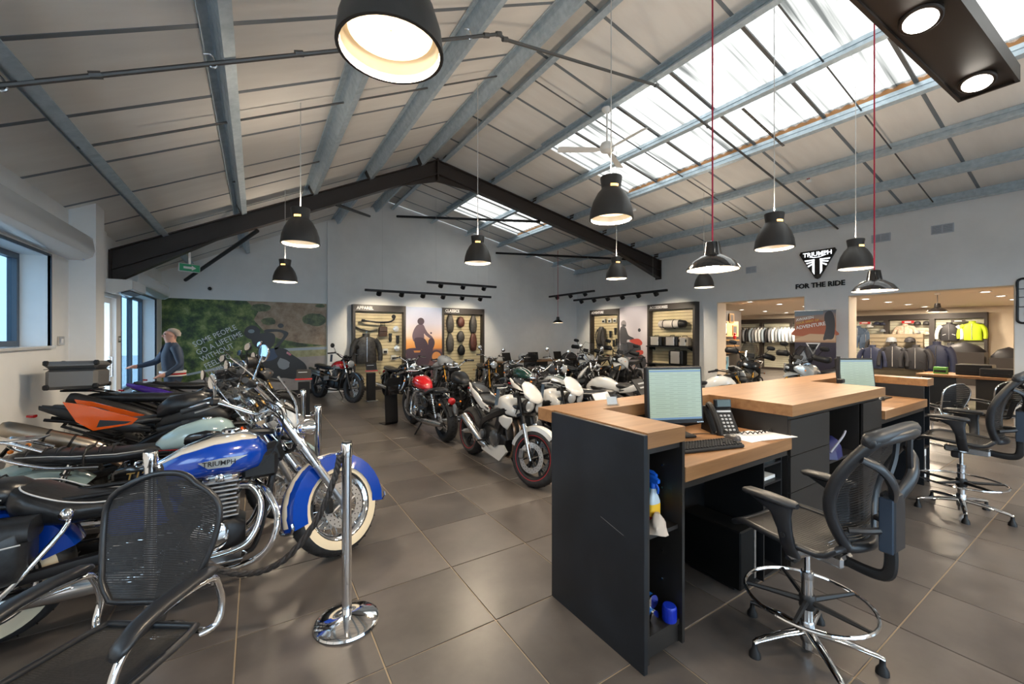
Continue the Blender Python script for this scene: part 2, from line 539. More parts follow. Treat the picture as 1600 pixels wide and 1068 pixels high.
# pavement and street outside, seen through the glazing
struct('ground', MB().mm(-40, XL - WT, -30, 45, -.25, -.06).mm(XL - WT, 40, -30, YB - .2, -.25, -.06), mat('pale_paving', (.52, .52, .51), .9))

# shutter boxes over the windows, air curtain over the door
def shutter(a, b, z, label):
    t = thing('shutter_box', label, 'shutter box', (XL, 0, z))
    prof = [(0, 0), (.13, .0), (.21, .05), (.23, .12), (.21, .27), (0, .27)]
    obj('casing', MB().prism([(p[0], p[1]) for p in prof], a, b, 'xz'), M_WHITE, t)
    obj('end_cap', MB().prism([(p[0] * 1.03, p[1] * 1.03 - .004) for p in prof], b, b + .015, 'xz'), M_WHITEM, t)
    obj('maker_badge', MB().box((.16, b - .05, .022), (.05, .07, .004), (0, -.6, 0)), mat('blue_badge', (.02, .10, .45), .3), t)
    return t
shutter(3.0, 6.78, 2.47, 'long white roller shutter box above the left window')
shutter(8.9, 11.8, 2.39, 'white roller shutter box above the window beside the mural')
shutter(-2.4, 2.6, 2.47, 'white roller shutter box above the window behind the camera')
t = thing('air_curtain', 'white box-shaped air curtain above the glass door', 'air curtain', (XL, 8.35, 2.19))
obj('housing', MB().prism([(.0, .20), (0, .02), (.16, .0), (.34, .07), (.34, .20)], -.42, .42, 'xz'), M_WHITE, t)
obj('outlet_slot', MB().box((.25, 0, .028), (.10, .7, .01), (0, -.37, 0)), M_GREYF, t)
t = thing('wall_switch', 'small grey metal switch plate on the left wall below the window corner', 'switch', (XL, 6.56, 1.52))
obj('plate', MB().rbox((.006, 0, 0), (.012, .17, .10), .004), M_STEEL, t); obj('rocker', MB().rbox((.015, 0, 0), (.008, .06, .05), .002), M_WHITEM, t)
t = thing('wall_switch', 'small switch plate beside the glass door', 'switch', (XL, 8.86, 1.52))
obj('plate', MB().rbox((.006, 0, 0), (.012, .12, .10), .004), M_STEEL, t); obj('rocker', MB().rbox((.015, 0, 0), (.008, .05, .05), .002), M_WHITEM, t)
t = thing('exit_sign', 'green and white emergency exit sign hanging under the left roof slope', 'sign', (-1.05, 9.6, 2.84), .5)
obj('casing', MB().rbox((0, 0, 0), (.34, .03, .15), .006), M_WHITEM, t)
obj('face', MB().box((0, -.017, 0), (.32, .004, .13)), mat('exit_green', (.02, .35, .16), .4), t)
obj('pictogram', MB().prism([(-.1, -.02), (.03, -.02), (.03, -.045), (.1, 0), (.03, .045), (.03, .02), (-.1, .02)], -.0225, -.0195), M_WHITEM, t)
obj('bracket', MB().mm(-.02, .02, -.01, .01, .075, .52), M_STEEL, t)
t = thing('security_camera', 'small white dome security camera on the gable wall', 'camera', (-.95, YF, 2.72))
obj('base', MB().lathe([(.06, 0), (.06, .03), (.05, .04)], 16, Matrix.Rotation(PI / 2, 4, 'X')), M_WHITEM, t)
obj('dome', MB().ball((0, -.05, 0), .045), M_BLACKG, t)

# ------------------------------------------------------------------ roof
AL, AR = math.atan(.49), math.atan(.195)
ceiling = struct('ceiling', MB().add([(XL - .3, YB - .2, zroof(XL - .3) + .06), (XRIDGE, YB - .2, ZRIDGE + .06), (XRIDGE, YF + .3, ZRIDGE + .06), (XL - .3, YF + .3, zroof(XL - .3) + .06),
                                     (XL - .3, YB - .2, zroof(XL - .3) + .10), (XRIDGE, YB - .2, ZRIDGE + .10), (XRIDGE, YF + .3, ZRIDGE + .10), (XL - .3, YF + .3, zroof(XL - .3) + .10)],
                                    [(3, 2, 1, 0), (4, 5, 6, 7), (0, 1, 5, 4), (1, 2, 6, 5), (2, 3, 7, 6), (3, 0, 4, 7)]), M_JOINT)
# purlin x positions
PL = [-1.32, -.28, .83, 1.85, 2.92]
PR = [3.55, 4.78, 6.0, 7.23, 8.46, 9.64, 10.72]
SKX0, SKX1 = PR[1] - .02, PR[3] + .02
sky_y = [(YB, 6.42), (9.05, 11.1)]
def slab(x0, x1, y0, y1, th, off=0.0):
    z0, z1 = zroof(x0 + 1e-6) + off, zroof(x1 - 1e-6) + off
    return MB().add([(x0, y0, z0), (x1, y0, z1), (x1, y1, z1), (x0, y1, z0), (x0, y0, z0 + th), (x1, y0, z1 + th), (x1, y1, z1 + th), (x0, y1, z0 + th)],
                    [(3, 2, 1, 0), (4, 5, 6, 7), (0, 1, 5, 4), (1, 2, 6, 5), (2, 3, 7, 6), (3, 0, 4, 7)])
joints = [.63 + 1.007 * k for k in range(-5, 13)]
joints = [YB] + [j for j in joints if YB + .2 < j < YF - .2] + [YF]
M_SHEET = sheet_mat()
for a, b in zip(joints[:-1], joints[1:]):
    a2, b2 = a + .012, b - .012
    obj('roof_panel', slab(XL, XRIDGE - .01, a2, b2, .05), M_BOARD, ceiling, None)
    # upper strip at the ridge, then the skylight band or board, then the lower strip
    obj('roof_panel', slab(XRIDGE + .01, SKX0, a2, b2, .05), M_BOARD, ceiling, None)
    obj('roof_panel', slab(SKX1, XR, a2, b2, .05), M_BOARD, ceiling, None)
    mid = [(a2, b2)]
    for (s0, s1) in sky_y:
        nxt = []
        for (p, q) in mid:
            if q <= s0 or p >= s1: nxt.append((p, q)); continue
            if p < s0: nxt.append((p, s0))
            if q > s1: nxt.append((s1, q))
        mid = nxt
    for (p, q) in mid:
        if q - p > .03: obj('roof_panel', slab(SKX0, SKX1, p, q, .05), M_BOARD, ceiling, None)
for j in joints[1:-1]:
    obj('joint_strip', slab(XL, XRIDGE - .01, j - .022, j + .022, .02, -.004), M_JOINT, ceiling, None)
    obj('joint_strip', slab(XRIDGE + .01, SKX0, j - .022, j + .022, .02, -.004), M_JOINT, ceiling, None)
    obj('joint_strip', slab(SKX1, XR, j - .022, j + .022, .02, -.004), M_JOINT, ceiling, None)
    if not any(a < j < b for a, b in sky_y):
        obj('joint_strip', slab(SKX0, SKX1, j - .022, j + .022, .02, -.004), M_JOINT, ceiling, None)
jt = MB()
for j in joints[1:-1]:
    jt.join(slab(XRIDGE, SKX0, j - .02, j + .02, .03, .051)); jt.join(slab(SKX1, XR, j - .02, j + .02, .03, .051))
jt.join(slab(XRIDGE, SKX0 - .001, YB, YF, .02, .082)); jt.join(slab(SKX1 + .001, XR + .3, YB, YF, .02, .082)); jt.join(slab(SKX0, SKX1, 6.42, 9.05, .02, .082)); jt.join(slab(SKX0, SKX1, 11.1, YF, .02, .082))
obj('roof_backing', jt, M_JOINT, ceiling, None)
# corrugated translucent sheets
nsk = 0
for (s0, s1) in sky_y:
    n = max(1, round((s1 - s0) / 1.0)); n = int(n)
    js = [s0] + [j for j in joints if s0 + .2 < j < s1 - .2] + [s1]
    wroot = MB()
    wroot.join(slab(SKX1 - .02, SKX1 + .03, s0, s1, .09, -.03))
    nsk += 1
    wn = struct('window_%d' % (3 + nsk), wroot, mat('timber_edge', (.42, .20, .07), .6))
    obj('upper_trim', slab(SKX0 - .03, SKX0 + .02, s0, s1, .09, -.02), M_GALV, wn, None)
    for a, b in zip(js[:-1], js[1:]):
        for (x0, x1) in ((SKX0 + .02, PR[2]), (PR[2], SKX1 - .02)):
            k = 36; top = []; ym = [a + .01 + (b - a - .02) * i / k for i in range(k + 1)]
            vs = []; fs = []
            for i, y in enumerate(ym):
                dz = .018 * math.sin(2 * PI * y / .146)
                vs += [(x0, y, zroof(x0) + .05 + dz), (x1, y, zroof(x1) + .05 + dz)]
            fs = [(2 * i, 2 * i + 1, 2 * i + 3, 2 * i + 2) for i in range(k)]
            obj('translucent_sheet', MB().add(vs, fs), M_SHEET, wn, 60)
        if a > s0 + .1:
            obj('glazing_bar', slab(SKX0, SKX1, a - .022, a + .022, .03, -.005), mat('grey_bar', (.15, .15, .15), .5, .3), wn, None)

# purlins: galvanised lipped Z sections lying on the portal frame
def purlin(x, side, label):
    s = .49 if side == 'l' else -.195
    ang = math.atan(s)
    d, fl, t = .19, .075, .006
    zc = zroof(x) - .005
    sec = [(0, 0), (fl, 0), (fl, -.018), (fl - t, -.018), (fl - t, -t), (t, -t), (t, -d), (-fl, -d), (-fl, -d + .018), (-fl + t, -d + .018), (-fl + t, -d + t), (0, -d + t)]
    if side == 'l':
        sec = [(-p[0], p[1]) for p in sec][::-1]
    pts = [(x + p[0] * math.cos(ang) - p[1] * math.sin(ang), zc + p[0] * math.sin(ang) + p[1] * math.cos(ang)) for p in sec]
    mb = MB()
    n = len(pts)
    y0, y1 = YB, YF - .01
    mb.add([(p[0], y0, p[1]) for p in pts] + [(p[0], y1, p[1]) for p in pts], [(i, (i + 1) % n, (i + 1) % n + n, i + n) for i in range(n)] + [tuple(range(n))[::-1], tuple(range(n, 2 * n))])
    t_ = thing('purlin', label, 'roof beam', (0, 0, 0), 0, 'galvanised purlins')
    obj('section', mb, M_GALV, t_, 30)
    # web rolled grooves and the cleats on the frame
    gr = MB()
    for q in (-.06, -.13):
        cx, cz = x - q * math.sin(ang), zc + q * math.cos(ang)
        gr.box((cx, (y0 + y1) / 2, cz), (.016, y1 - y0 - .02, .014), (0, -ang, 0))
    obj('web_rib', gr, M_GALV, t_, None)
    obj('cleat', MB().box((x + .09 * math.sin(ang), 8.40, zc - .09), (.010, .16, .17), (0, -ang, 0)), M_BROWN, t_, None)
    return t_
ordn = ['lowest', 'second lowest', 'middle', 'second highest', 'topmost']
for k, x in enumerate(PL):
    purlin(x, 'l', 'galvanised steel purlin, %s on the left roof slope' % ordn[k])
ordr = ['just right of the ridge', 'along the upper edge of the skylights', 'crossing the middle of the skylights', 'along the lower edge of the skylights', 'first below the skylights', 'second below the skylights', 'against the right wall']
for k, x in enumerate(PR):
    purlin(x, 'r', 'galvanised steel purlin %s on the right roof slope' % ordr[k])

# sag rods between purlins
RY = [(-1.32, -.28, 5.03), (-.28, .83, 5.03), (.83, 1.85, 5.03), (1.85, 2.92, 5.03), (-.28, .83, 6.9), (3.55, 4.78, 5.03), (4.78, 6.0, 2.2), (6.0, 7.23, 2.2), (7.23, 8.46, 2.2), (8.46, 9.64, 2.2), (9.64, 10.72, 2.2), (6.0, 7.23, 5.03), (7.23, 8.46, 5.03), (8.46, 9.64, 5.03),
      (9.64, 10.72, 5.03), (4.78, 6.0, 5.03), (3.55, 4.78, 10.0), (4.78, 6.0, 10.4), (6.0, 7.23, 10.4)]
for (a, b, y) in RY:
    e = 'left' if b <= XRIDGE else 'right'
    tag(obj('sag_rod', MB().tube([(a, y, zroof(a) - .10), (b, y, zroof(b) - .10)], .011, 6), M_GALVD), 'thin steel rod, %s purlin gap right of %s, %s' % (ORD[PL.index(a) if e == 'left' else PR.index(a)], 'left wall' if e == 'left' else 'ridge', 'near part' if y < 3 else ('middle of the hall' if y < 6 else 'far part')), 'rod', 'sag rods on the %s slope' % e)

# conduit along the purlins with hangers and fittings
cy = 3.75
pth = [(XL, cy, zroof(XL) - .22), (2.05, cy, zroof(2.05) - .235), (2.2, cy, zroof(2.2) - .235), (2.28, cy, zroof(2.2) - .26), (4.78, cy, zroof(4.78) - .22), (XR, cy - .04, zroof(XR) - .22)]
t = thing('conduit_pipe', 'dark steel conduit pipe crossing the whole roof below the purlins', 'pipe')
obj('pipe', MB().tube(pth, .018, 8), M_GALVD, t)
for (x, y, z) in [pth[1], pth[2], pth[3], (.3, cy, zroof(.3) - .22), (4.78, cy, zroof(4.78) - .22), (-.9, cy, zroof(-.9) - .22)]:
    obj('coupling', MB().tube([(x - .03, y, z - .01), (x + .03, y, z + .01)], .026, 8), M_GALVD, t)
for x in PL[:4] + PR[1:3]:
    z = zroof(x) - .2
    obj('hanger', MB().tube(crv([(x - .05, cy, z + .03), (x, cy, z + .04), (x + .03, cy, z - .03), (x, cy, z - .05), (x - .03, cy, z - .02)], 4), .008, 6), M_STEEL, t)

# portal frame (steel, dark brown)
t = thing('portal_frame', 'dark brown steel portal frame spanning the hall below the purlins', 'roof frame')
def rafter(xa, xb, hx, dep, hdep, xh):
    # top edge follows purlin undersides; haunch deepens towards the wall
    f = lambda x: zroof(x) - .2
    s = 1 if xb > xa else -1
    poly_top = [(xa, f(xa)), (xb, f(xb))]
    web = [(xa, f(xa)), (xb, f(xb)), (xb, f(xb) - dep), (xh, f(xh) - dep), (xa, f(xa) - hdep)]
    mb = MB().prism(web, 8.385, 8.415)
    def plate(p, q, th):
        dx, dz = q[0] - p[0], q[1] - p[1]; L = math.hypot(dx, dz)
        return MB().box(((p[0] + q[0]) / 2, 8.4, (p[1] + q[1]) / 2), (L, .17, th), (0, -math.atan2(dz, dx), 0))
    fl = MB().join(plate(web[0], web[1], .016)).join(plate(web[2], web[3], .016)).join(plate(web[3], web[4], .016))
    hp = MB().join(plate((xh, f(xh) - dep), (xa, f(xa) - dep), .012))
    return mb, fl, hp
for (xa, xh) in ((XL + .02, -.55), (XR - .02, 9.0)):
    wb_, fl, hp = rafter(xa, XRIDGE, 0, .30, .50 if xa < 0 else .55, xh)
    r = obj('rafter', wb_, M_BROWN, t, None)
    obj('flange', fl, M_BROWN, r, None); obj('haunch_rib', hp, M_BROWN, r, None)
ap = MB().box((XRIDGE, 8.4, ZRIDGE - .40), (.03, .19, .46))
obj('apex_plate', ap, M_BROWN, t, None)
obj('apex_haunch', MB().prism([(XRIDGE - .9, zroof(XRIDGE - .9) - .5), (XRIDGE, ZRIDGE - .5), (XRIDGE + 1.1, zroof(XRIDGE + 1.1) - .5), (XRIDGE, ZRIDGE - .66)], 8.385, 8.415), M_BROWN, t, None)
obj('end_plate', MB().mm(XL + .005, XL + .03, 8.29, 8.51, 2.3, 2.86), M_BROWN, t, None)
obj('end_plate', MB().mm(XR - .03, XR - .005, 8.29, 8.51, 3.36, 3.96), M_BROWN, t, None)
# wind braces
for (a, b, lb) in (((-1.27, 11.0, 2.76), (.02, 8.45, 3.43), 'dark roof brace rising from the exit sign to the portal frame'),
               ((1.30, 8.45, 4.12), (2.75, 12.0, 5.0), 'short dark roof brace left of the ridge behind the portal frame'),
               ((3.54, 12.0, 5.12), (6.2, 8.45, 4.52), 'dark roof brace from the ridge across the far skylight'),
               ((7.05, 12.2, 4.45), (10.1, 8.45, 3.92), 'dark roof brace at the far right corner of the roof')):
    tag(obj('roof_brace', MB().tube([a, b], .035, 8), M_BLACKM), lb, 'brace', 'roof braces')
# ------------------------------------------------------------------ pendant lamps
M_SHADE = mat('dark_shade', (.045, .041, .038), .42, .2)
M_SHADEIN = mat('shade_lining', (.75, .70, .62), .3, .6)
M_CABLE = mat('pale_cable', (.60, .60, .58), .5)
M_REDCABLE = mat('red_cable', (.50, .01, .05), .5)
def bell_parts(drop_top, glow):
    out = []
    prof = [(.075, .40), (.098, .395), (.100, .385), (.088, .30), (.090, .285), (.125, .245), (.165, .17), (.190, .09), (.200, .01), (.200, 0), (.186, 0)]
    out.append(('shade', MB().lathe(prof, 36, caps=False).lathe([(.003, .40), (.075, .40)], 36, caps=False), M_SHADE))
    out.append(('lining', MB().lathe([(.186, 0), (.184, .02), (.158, .165), (.118, .24), (.004, .26)], 36, caps=False), M_SHADEIN))
    return out
def bell(x, y, z, label, near=False):
    t = thing('pendant_lamp', label, 'lamp', (x, y, z), 0, 'black bell pendant lamps')
    ps = bell_parts(0, 0)
    sh = obj('shade', ps[0][1], M_SHADE, t, 40)
    obj('lining', ps[1][1], M_SHADEIN, t, 40)
    sl = MB()
    for k in range(-3, 4):
        a = k * .12 - PI / 2 - .45
        sl.box((.0905 * math.cos(a), .0905 * math.sin(a), .297), (.005, .007, .022), (0, 0, a))
    obj('vent_slot', sl, mat('slot_glow', (1, .7, .3), .5, emit=(1, .55, .15), es=3.0), sh, None)
    obj('diffuser', MB().lathe([(.158, .075), (.15, .08), (.003, .085)], 32, caps=False), M_BULB, t)
    obj('cable', MB().tube([(0, 0, .40), (0, 0, zroof(x) + .045 - z)], .005, 6), M_CABLE, t)
    lamp('pendant_light', 'AREA', (0, 0, .03), 30, (1, .82, .60), .30, parent=t)
    # upward lamp on top of the shade, added to brighten the roof
    lamp('added_roof_uplight', 'AREA', (0, 0, .425), 3.5 if x < 1 else 7.0, (1, .84, .66), .16, rot=(PI, 0, 0), parent=t)
    return t
bells = [(.44, 1.57, 2.67, 'large black bell pendant lamp at the top of the picture, nearest the camera'),
         (.42, 5.08, 2.60, 'black bell pendant lamp hanging before the left half of the portal frame'),
         (.44, 8.28, 2.54, 'small distant black bell pendant lamp hanging above the mural'),
         (2.79, 5.37, 2.66, 'black bell pendant lamp hanging over the aisle below the portal frame apex'),
         (2.80, 2.70, 2.66, 'large black bell pendant lamp hanging below the ceiling fan'),
         (5.77, 5.43, 2.66, 'black bell pendant lamp hanging before the right end of the portal frame'),
         (4.98, 2.30, 2.57, 'black bell pendant lamp hanging between the two red-cord lamps, left of the wall emblem'),
         (6.89, 2.16, 2.49, 'black bell pendant lamp hanging just right of the wall emblem'),
         (8.16, 5.17, 2.62, 'small distant black bell pendant lamp half hidden behind the red-cord lamp')]
for b in bells: bell(*b)
for (x, y, lb) in ((.44, -1.9, 'added black bell pendant lamp, unseen behind the camera on the left'), (2.8, -1.2, 'added black bell pendant lamp, unseen behind the camera in the middle'), (5.2, -1.2, 'added black bell pendant lamp, unseen behind the camera on the right'), (7.6, -.8, 'added black bell pendant lamp, unseen near the back wall on the right')):
    bell(x, y, 2.66, lb)  # more bells added out of view as warm fill for the hall

def dish(x, y, z, ztop, label, red=True, s=1.0, power=14):
    t = thing('dish_lamp', label, 'lamp', (x, y, z), 0, 'enamel dish lamps')
    prof = [(.035, .205), (.048, .20), (.062, .11), (.064, .105), (.085, .098), (.145, .055), (.176, .012), (.180, 0), (.172, 0)]
    prof = [(r * s, q * s) for r, q in prof]
    obj('shade', MB().lathe(prof, 36, caps=False), M_BLACKG, t, 30)
    obj('lining', MB().lathe([(.172 * s, 0), (.142 * s, .046 * s), (.06 * s, .09 * s), (.003, .092 * s)], 36, caps=False), M_WHITEM, t)
    obj('bulb', MB().ball((0, 0, .045 * s), (.042 * s, .042 * s, .05 * s)), M_BULB, t)
    obj('cord', MB().tube([(0, 0, .2 * s), (0, 0, ztop - z)], .0065, 6), M_REDCABLE if red else M_BLACK, t)
    obj('ceiling_rose', MB().lathe([(.045, ztop - z - .04), (.05, ztop - z)], 16), M_WHITEM, t)
    lamp('dish_light', 'POINT', (0, 0, -.005), power, (1, .76, .5), .05, parent=t)
dish(2.82, 1.72, 2.06, zroof(2.82) - .03, 'glossy black dish lamp on a red cord above the near end of the counter')
dish(5.16, 1.47, 2.02, zroof(5.16) - .2, 'glossy black dish lamp on a red cord above the far end of the counter')
dish(8.75, 10.9, 2.02, zroof(8.75) - .03, 'tiny distant dish lamp hanging over the desk in the far corner', power=6)
dish(13.3, 2.66, 2.12, 2.56, 'black dish lamp on a short dark cord inside the clothing room', False, power=10)

# ceiling fan
t = thing('ceiling_fan', 'white three-blade ceiling fan under the skylight', 'fan', (4.70, 4.62, 4.52), 0)
M_FAN = mat('fan_white', (.78, .79, .78), .4)
obj('down_rod', MB().tube([(0, 0, .05), (0, 0, .62)], .014, 8), M_FAN, t)
obj('canopy', MB().lathe([(.03, .58), (.075, .62), (.085, .65)], 20), M_FAN, t)
obj('motor', MB().lathe([(.03, .13), (.09, .10), (.11, .06), (.115, .02), (.10, -.02), (.05, -.045), (.002, -.05)], 24), M_FAN, t)
for k in range(3):
    a = math.radians(28 + 120 * k)
    m = MB().loft([(.10, 0, 0, .02, .008, .008, 3), (.16, 0, 0, .05, .004, .004, 3), (.30, 0, 0, .06, .003, .003, 3), (.74, 0, 0, .068, .003, .003, 3), (.78, 0, 0, .055, .003, .003, 3)], 8)
    m.xf(Matrix.Rotation(a, 4, 'Z') @ Matrix.Rotation(.30, 4, 'X'))
    obj('blade', m, M_FAN, t)

# hanging panel of adjustable spots (upper right)
t = thing('spot_panel', 'brown hanging ceiling panel with two tilted round spots', 'light', (3.35, .58, 3.12), math.radians(-2))
M_PANEL = mat('bronze_panel', (.05, .037, .03), .4, .3)
fr = MB(); L0, L1, w2 = -1.25, .575, .13
fr.mm(L0, L1, -w2, -w2 + .018, 0, .10); fr.mm(L0, L1, w2 - .018, w2, 0, .10); fr.mm(L0, L0 + .018, -w2, w2, 0, .10); fr.mm(L1 - .018, L1, -w2, w2, 0, .10)
obj('rim', fr, M_PANEL, t, None)
obj('panel', MB().mm(L0 + .018, L1 - .018, -w2 + .018, w2 - .018, .015, .06), M_PANEL, t, None)
for x in (.34, -.62, -1.1):
    h = MB().lathe([(.076, -.03), (.082, -.025), (.076, .02), (.05, .03)], 24, Matrix.Translation((x, 0, .01)) @ Matrix.Rotation(.35, 4, 'Y'))
    sp = obj('spot', h, M_PANEL, t)
    obj('lens', MB().lathe([(.064, -.031), (.003, -.033)], 24, Matrix.Translation((x, 0, .01)) @ Matrix.Rotation(.35, 4, 'Y'), caps=False), M_BULBW, sp)
    lamp('spot_light', 'SPOT', (x, 0, -.03), 20, (1, .9, .78), .05, rot=(0, -.3, 0), parent=t, spot=1.6)
for x in (-.8, .48):
    obj('wire', MB().tube([(x, .1, .1), (x, .1, zroof(3.35 + x) - 3.32)], .003, 5), M_CABLE, t)

# lighting tracks
def track(a, b, n, label, drop_z, aim):
    t = thing('light_track', label, 'light track', a, math.atan2(b[1] - a[1], b[0] - a[0]), 'black lighting tracks')
    L = math.hypot(b[0] - a[0], b[1] - a[1])
    obj('rail', MB().mm(0, L, -.035, .035, -.025, .035), M_BLACKM, t, None)
    for k in range(n):
        x = L * (k + .6) / (n + .2)
        s = MB().lathe([(.03, .05), (.062, .045), (.068, -.06), (.062, -.07)], 16, Matrix.Translation((x, .0, -.045)) @ Matrix.Rotation(aim, 4, 'X'))
        so = obj('spotlight', s, M_BLACKM, t)
        obj('lens', MB().lathe([(.055, -.068), (.002, -.069)], 16, Matrix.Translation((x, .0, -.045)) @ Matrix.Rotation(aim, 4, 'X'), caps=False), M_BULBW, so)
    for x in (.12 * L, .88 * L):
        wx, wy = a[0] + (b[0] - a[0]) * x / L, a[1] + (b[1] - a[1]) * x / L
        obj('wire', MB().tube([(x, -.01, .02), (x, -.01, zroof(wx) - a[2])], .0025, 4), M_CABLE, t)
    return t
track((2.36, 10.8, 2.745), (6.06, 10.8, 2.745), 6, 'long black lighting track in front of the gable wall displays', 0, .7)
track((3.93, 10.55, 3.03), (6.1, 10.55, 3.03), 3, 'shorter upper black lighting track in front of the gable wall', 0, .7)
track((9.3, 10.7, 2.79), (9.3, 6.95, 2.79), 6, 'long black lighting track in front of the right wall displays', 0, .7)
track((9.0, 11.7, 2.98), (9.0, 9.4, 2.98), 3, 'shorter upper black lighting track near the far right corner', 0, .7)
for (x, y, tx, ty, e) in ((3.0, 10.8, 3.0, 12.3, 55), (4.4, 10.8, 4.4, 12.3, 45), (5.8, 10.8, 5.8, 12.3, 55), (9.3, 10.6, 10.8, 10.6, 55), (9.3, 9.2, 10.8, 9.2, 45), (9.3, 7.8, 10.8, 7.8, 55)):
    d = Vector((tx - x, ty - y, 1.5 - 2.68))
    o = lamp('track_light', 'SPOT', (x, y, 2.66), e * 1.5, (1, .84, .62), .05, spot=1.5)
    o.rotation_euler = d.to_track_quat('-Z', 'Y').to_euler()

# perforated hanging straps and detectors on the right slope
def strap(x0, x1, y, label):
    t = thing('perforated_strap', label, 'bracket', (0, 0, 0))
    m = MB(); z0, z1 = zroof(x0) - .2, zroof(x1) - .2
    obj('strip', MB().add([(x0, y - .02, z0), (x1, y - .02, z1), (x1, y + .02, z1), (x0, y + .02, z0), (x0, y - .02, z0 - .004), (x1, y - .02, z1 - .004), (x1, y + .02, z1 - .004), (x0, y + .02, z0 - .004)],
                          [(0, 1, 2, 3), (7, 6, 5, 4), (0, 4, 5, 1), (1, 5, 6, 2), (2, 6, 7, 3), (3, 7, 4, 0)]), M_GALVD, t, None)
    hs = MB()
    for k in range(14):
        f = (k + .5) / 14; hs.lathe([(.009, -.0065), (.001, -.0065)], 8, Matrix.Translation((x0 + (x1 - x0) * f, y, z0 + (z1 - z0) * f)), caps=False)
    tag(obj('hole', hs, mat('pale_hole', (.7, .7, .7), .6), t, None), kind='stuff')
strap(6.0, 7.23, 3.2, 'perforated steel strap between skylight purlins near the middle')
strap(4.9, 6.0, 1.55, 'perforated steel strap between skylight purlins near the spot panel')
for (x, y, lb) in ((5.0, 1.55, 'white round detector on the strap near the spot panel'), (8.5, 3.35, 'white round detector with a red cable loop on a purlin'), (7.6, 6.6, 'white round detector on the roof board beyond the portal frame lamp')):
    t = thing('smoke_detector', lb, 'detector', (x, y, zroof(x) - .2))
    obj('base', MB().lathe([(.05, 0), (.055, -.02), (.045, -.04), (.02, -.05), (.002, -.05)], 18), M_WHITEM, t)
    if 'red' in lb:
        obj('cable_loop', MB().tube(crv([(0, 0, 0), (-.05, .02, .06), (-.03, .03, .14), (.03, .03, .13), (.03, 0, .03)], 5), .008, 6), M_REDCABLE, t)
    else:
        obj('collar', MB().lathe([(.03, 0), (.03, .02)], 12), M_WHITEM, t)

# ventilation grilles on the right wall
def vent(y, z, w, label):
    t = thing('wall_vent', label, 'vent', (XR, y, z))
    obj('frame', MB().rbox((-.006, 0, 0), (.012, w, .17), .004), mat('vent_grey', (.50, .54, .60), .5), t)
    for k in range(5):
        for s in (-1, 1):
            obj('slat', MB().box((-.014, s * w * .24, -.056 + .028 * k), (.01, w * .40, .012), (0, .5, 0)), mat('vent_slat', (.36, .40, .46), .5), t, None)
vent(2.98, 3.58, .30, 'pale grey slatted vent on the right wall nearer the emblem')
vent(2.10, 3.57, .30, 'pale grey slatted vent on the right wall farther from the emblem')
vent(5.55, 3.28, .26, 'pale grey slatted vent on the right wall left of the emblem')

# wall emblem and slogan
t = thing('wall_emblem', 'black triangular emblem sign with illuminated white lettering on the right wall', 'sign', (XR, 4.08, 3.2))
tri = [(-.36, .27), (-.33, .325), (.33, .325), (.36, .27), (.045, -.31), (0, -.335), (-.045, -.31)]
# local plane: y runs along the wall (picture right = -y)
obj('backing', MB().prism([(-p[0], p[1]) for p in tri], -.04, 0, 'yz'), M_BLACKG, t, None)
M_LED = mat('white_letter_light', (.95, .95, .95), .4, emit=(.9, .95, 1), es=1.1)
RW = Matrix.Rotation(-PI / 2, 4, 'Z')     # text plane xz facing -y -> facing -x
obj('lettering', text_mb('TRIUMPH', .135, .01, bold=.012).xf(Matrix.Translation((-.045, 0, .235)) @ RW), M_LED, t, None)
swoosh = MB().tube(crv([(-.046, .15, .185), (-.046, .06, .165), (-.046, -.04, .165), (-.046, -.17, .20)], 5), .008, 6)
obj('swoosh', swoosh, M_LED, t)
fl = MB()
for s in (-1, 1):
    fl.prism([(s * .055, .12), (s * .095, .12), (s * .095, -.155), (s * .055, -.225)], -.05, -.041, 'yz')
    fl.prism([(s * .055, .12), (s * .25, .12), (s * .235, .09), (s * .055, .09)], -.05, -.041, 'yz')
    fl.prism([(s * .10, .075), (s * .22, .055), (s * .205, .03), (s * .10, .05)], -.05, -.041, 'yz')
    fl.prism([(s * .10, .03), (s * .19, -.015), (s * .175, -.045), (s * .10, .0)], -.05, -.041, 'yz')
obj('flag_bars', fl, M_LED, t, None)
s = thing('wall_slogan', 'black slogan letters below the triangular emblem', 'lettering', (XR, 4.055, 2.73))
obj('letters', text_mb('FOR THE RIDE', .155, .02, bold=.028, sx=.97).xf(Matrix.Translation((-.01, 0, 0)) @ RW), M_BLACKM, s, None)
# framed wall sign at the right edge
t = thing('wall_board', 'black rounded frame sign on the white wall at the right picture edge', 'sign', (XR, 1.02, 2.16))
fr = MB()
def rrect(w, h, r, n=5):
    pts = []
    for (cx, cz, a0) in ((w - r, h - r, 0), (-w + r, h - r, 90), (-w + r, -h + r, 180), (w - r, -h + r, 270)):
        for k in range(n + 1):
            a = math.radians(a0 + 90 * k / n); pts.append((cx + r * math.cos(a), cz + r * math.sin(a)))
    return pts
obj('frame', MB().tube([(-.02, p[0], p[1]) for p in rrect(.2, .37, .06)], .018, 8, closed=True), M_BLACKM, t)
for z in (.2, .06, -.1):
    obj('bar', MB().box((-.02, 0, z), (.014, .38, .012)), M_BLACKM, t, None)
for z, w in ((.28, .05), (.13, .07), (-.02, .05), (-.22, .08)):
    obj('cutout_mark', MB().lathe([(w * .6, -.01), (w * .6, .01)], 12, Matrix.Translation((-.02, .08, z)) @ Matrix.Rotation(PI / 2, 4, 'Y')), M_BLACKM, t)
obj('backing', MB().prism(rrect(.19, .36, .06), -.006, -.001, 'yz'), M_WHITEM, t, None)
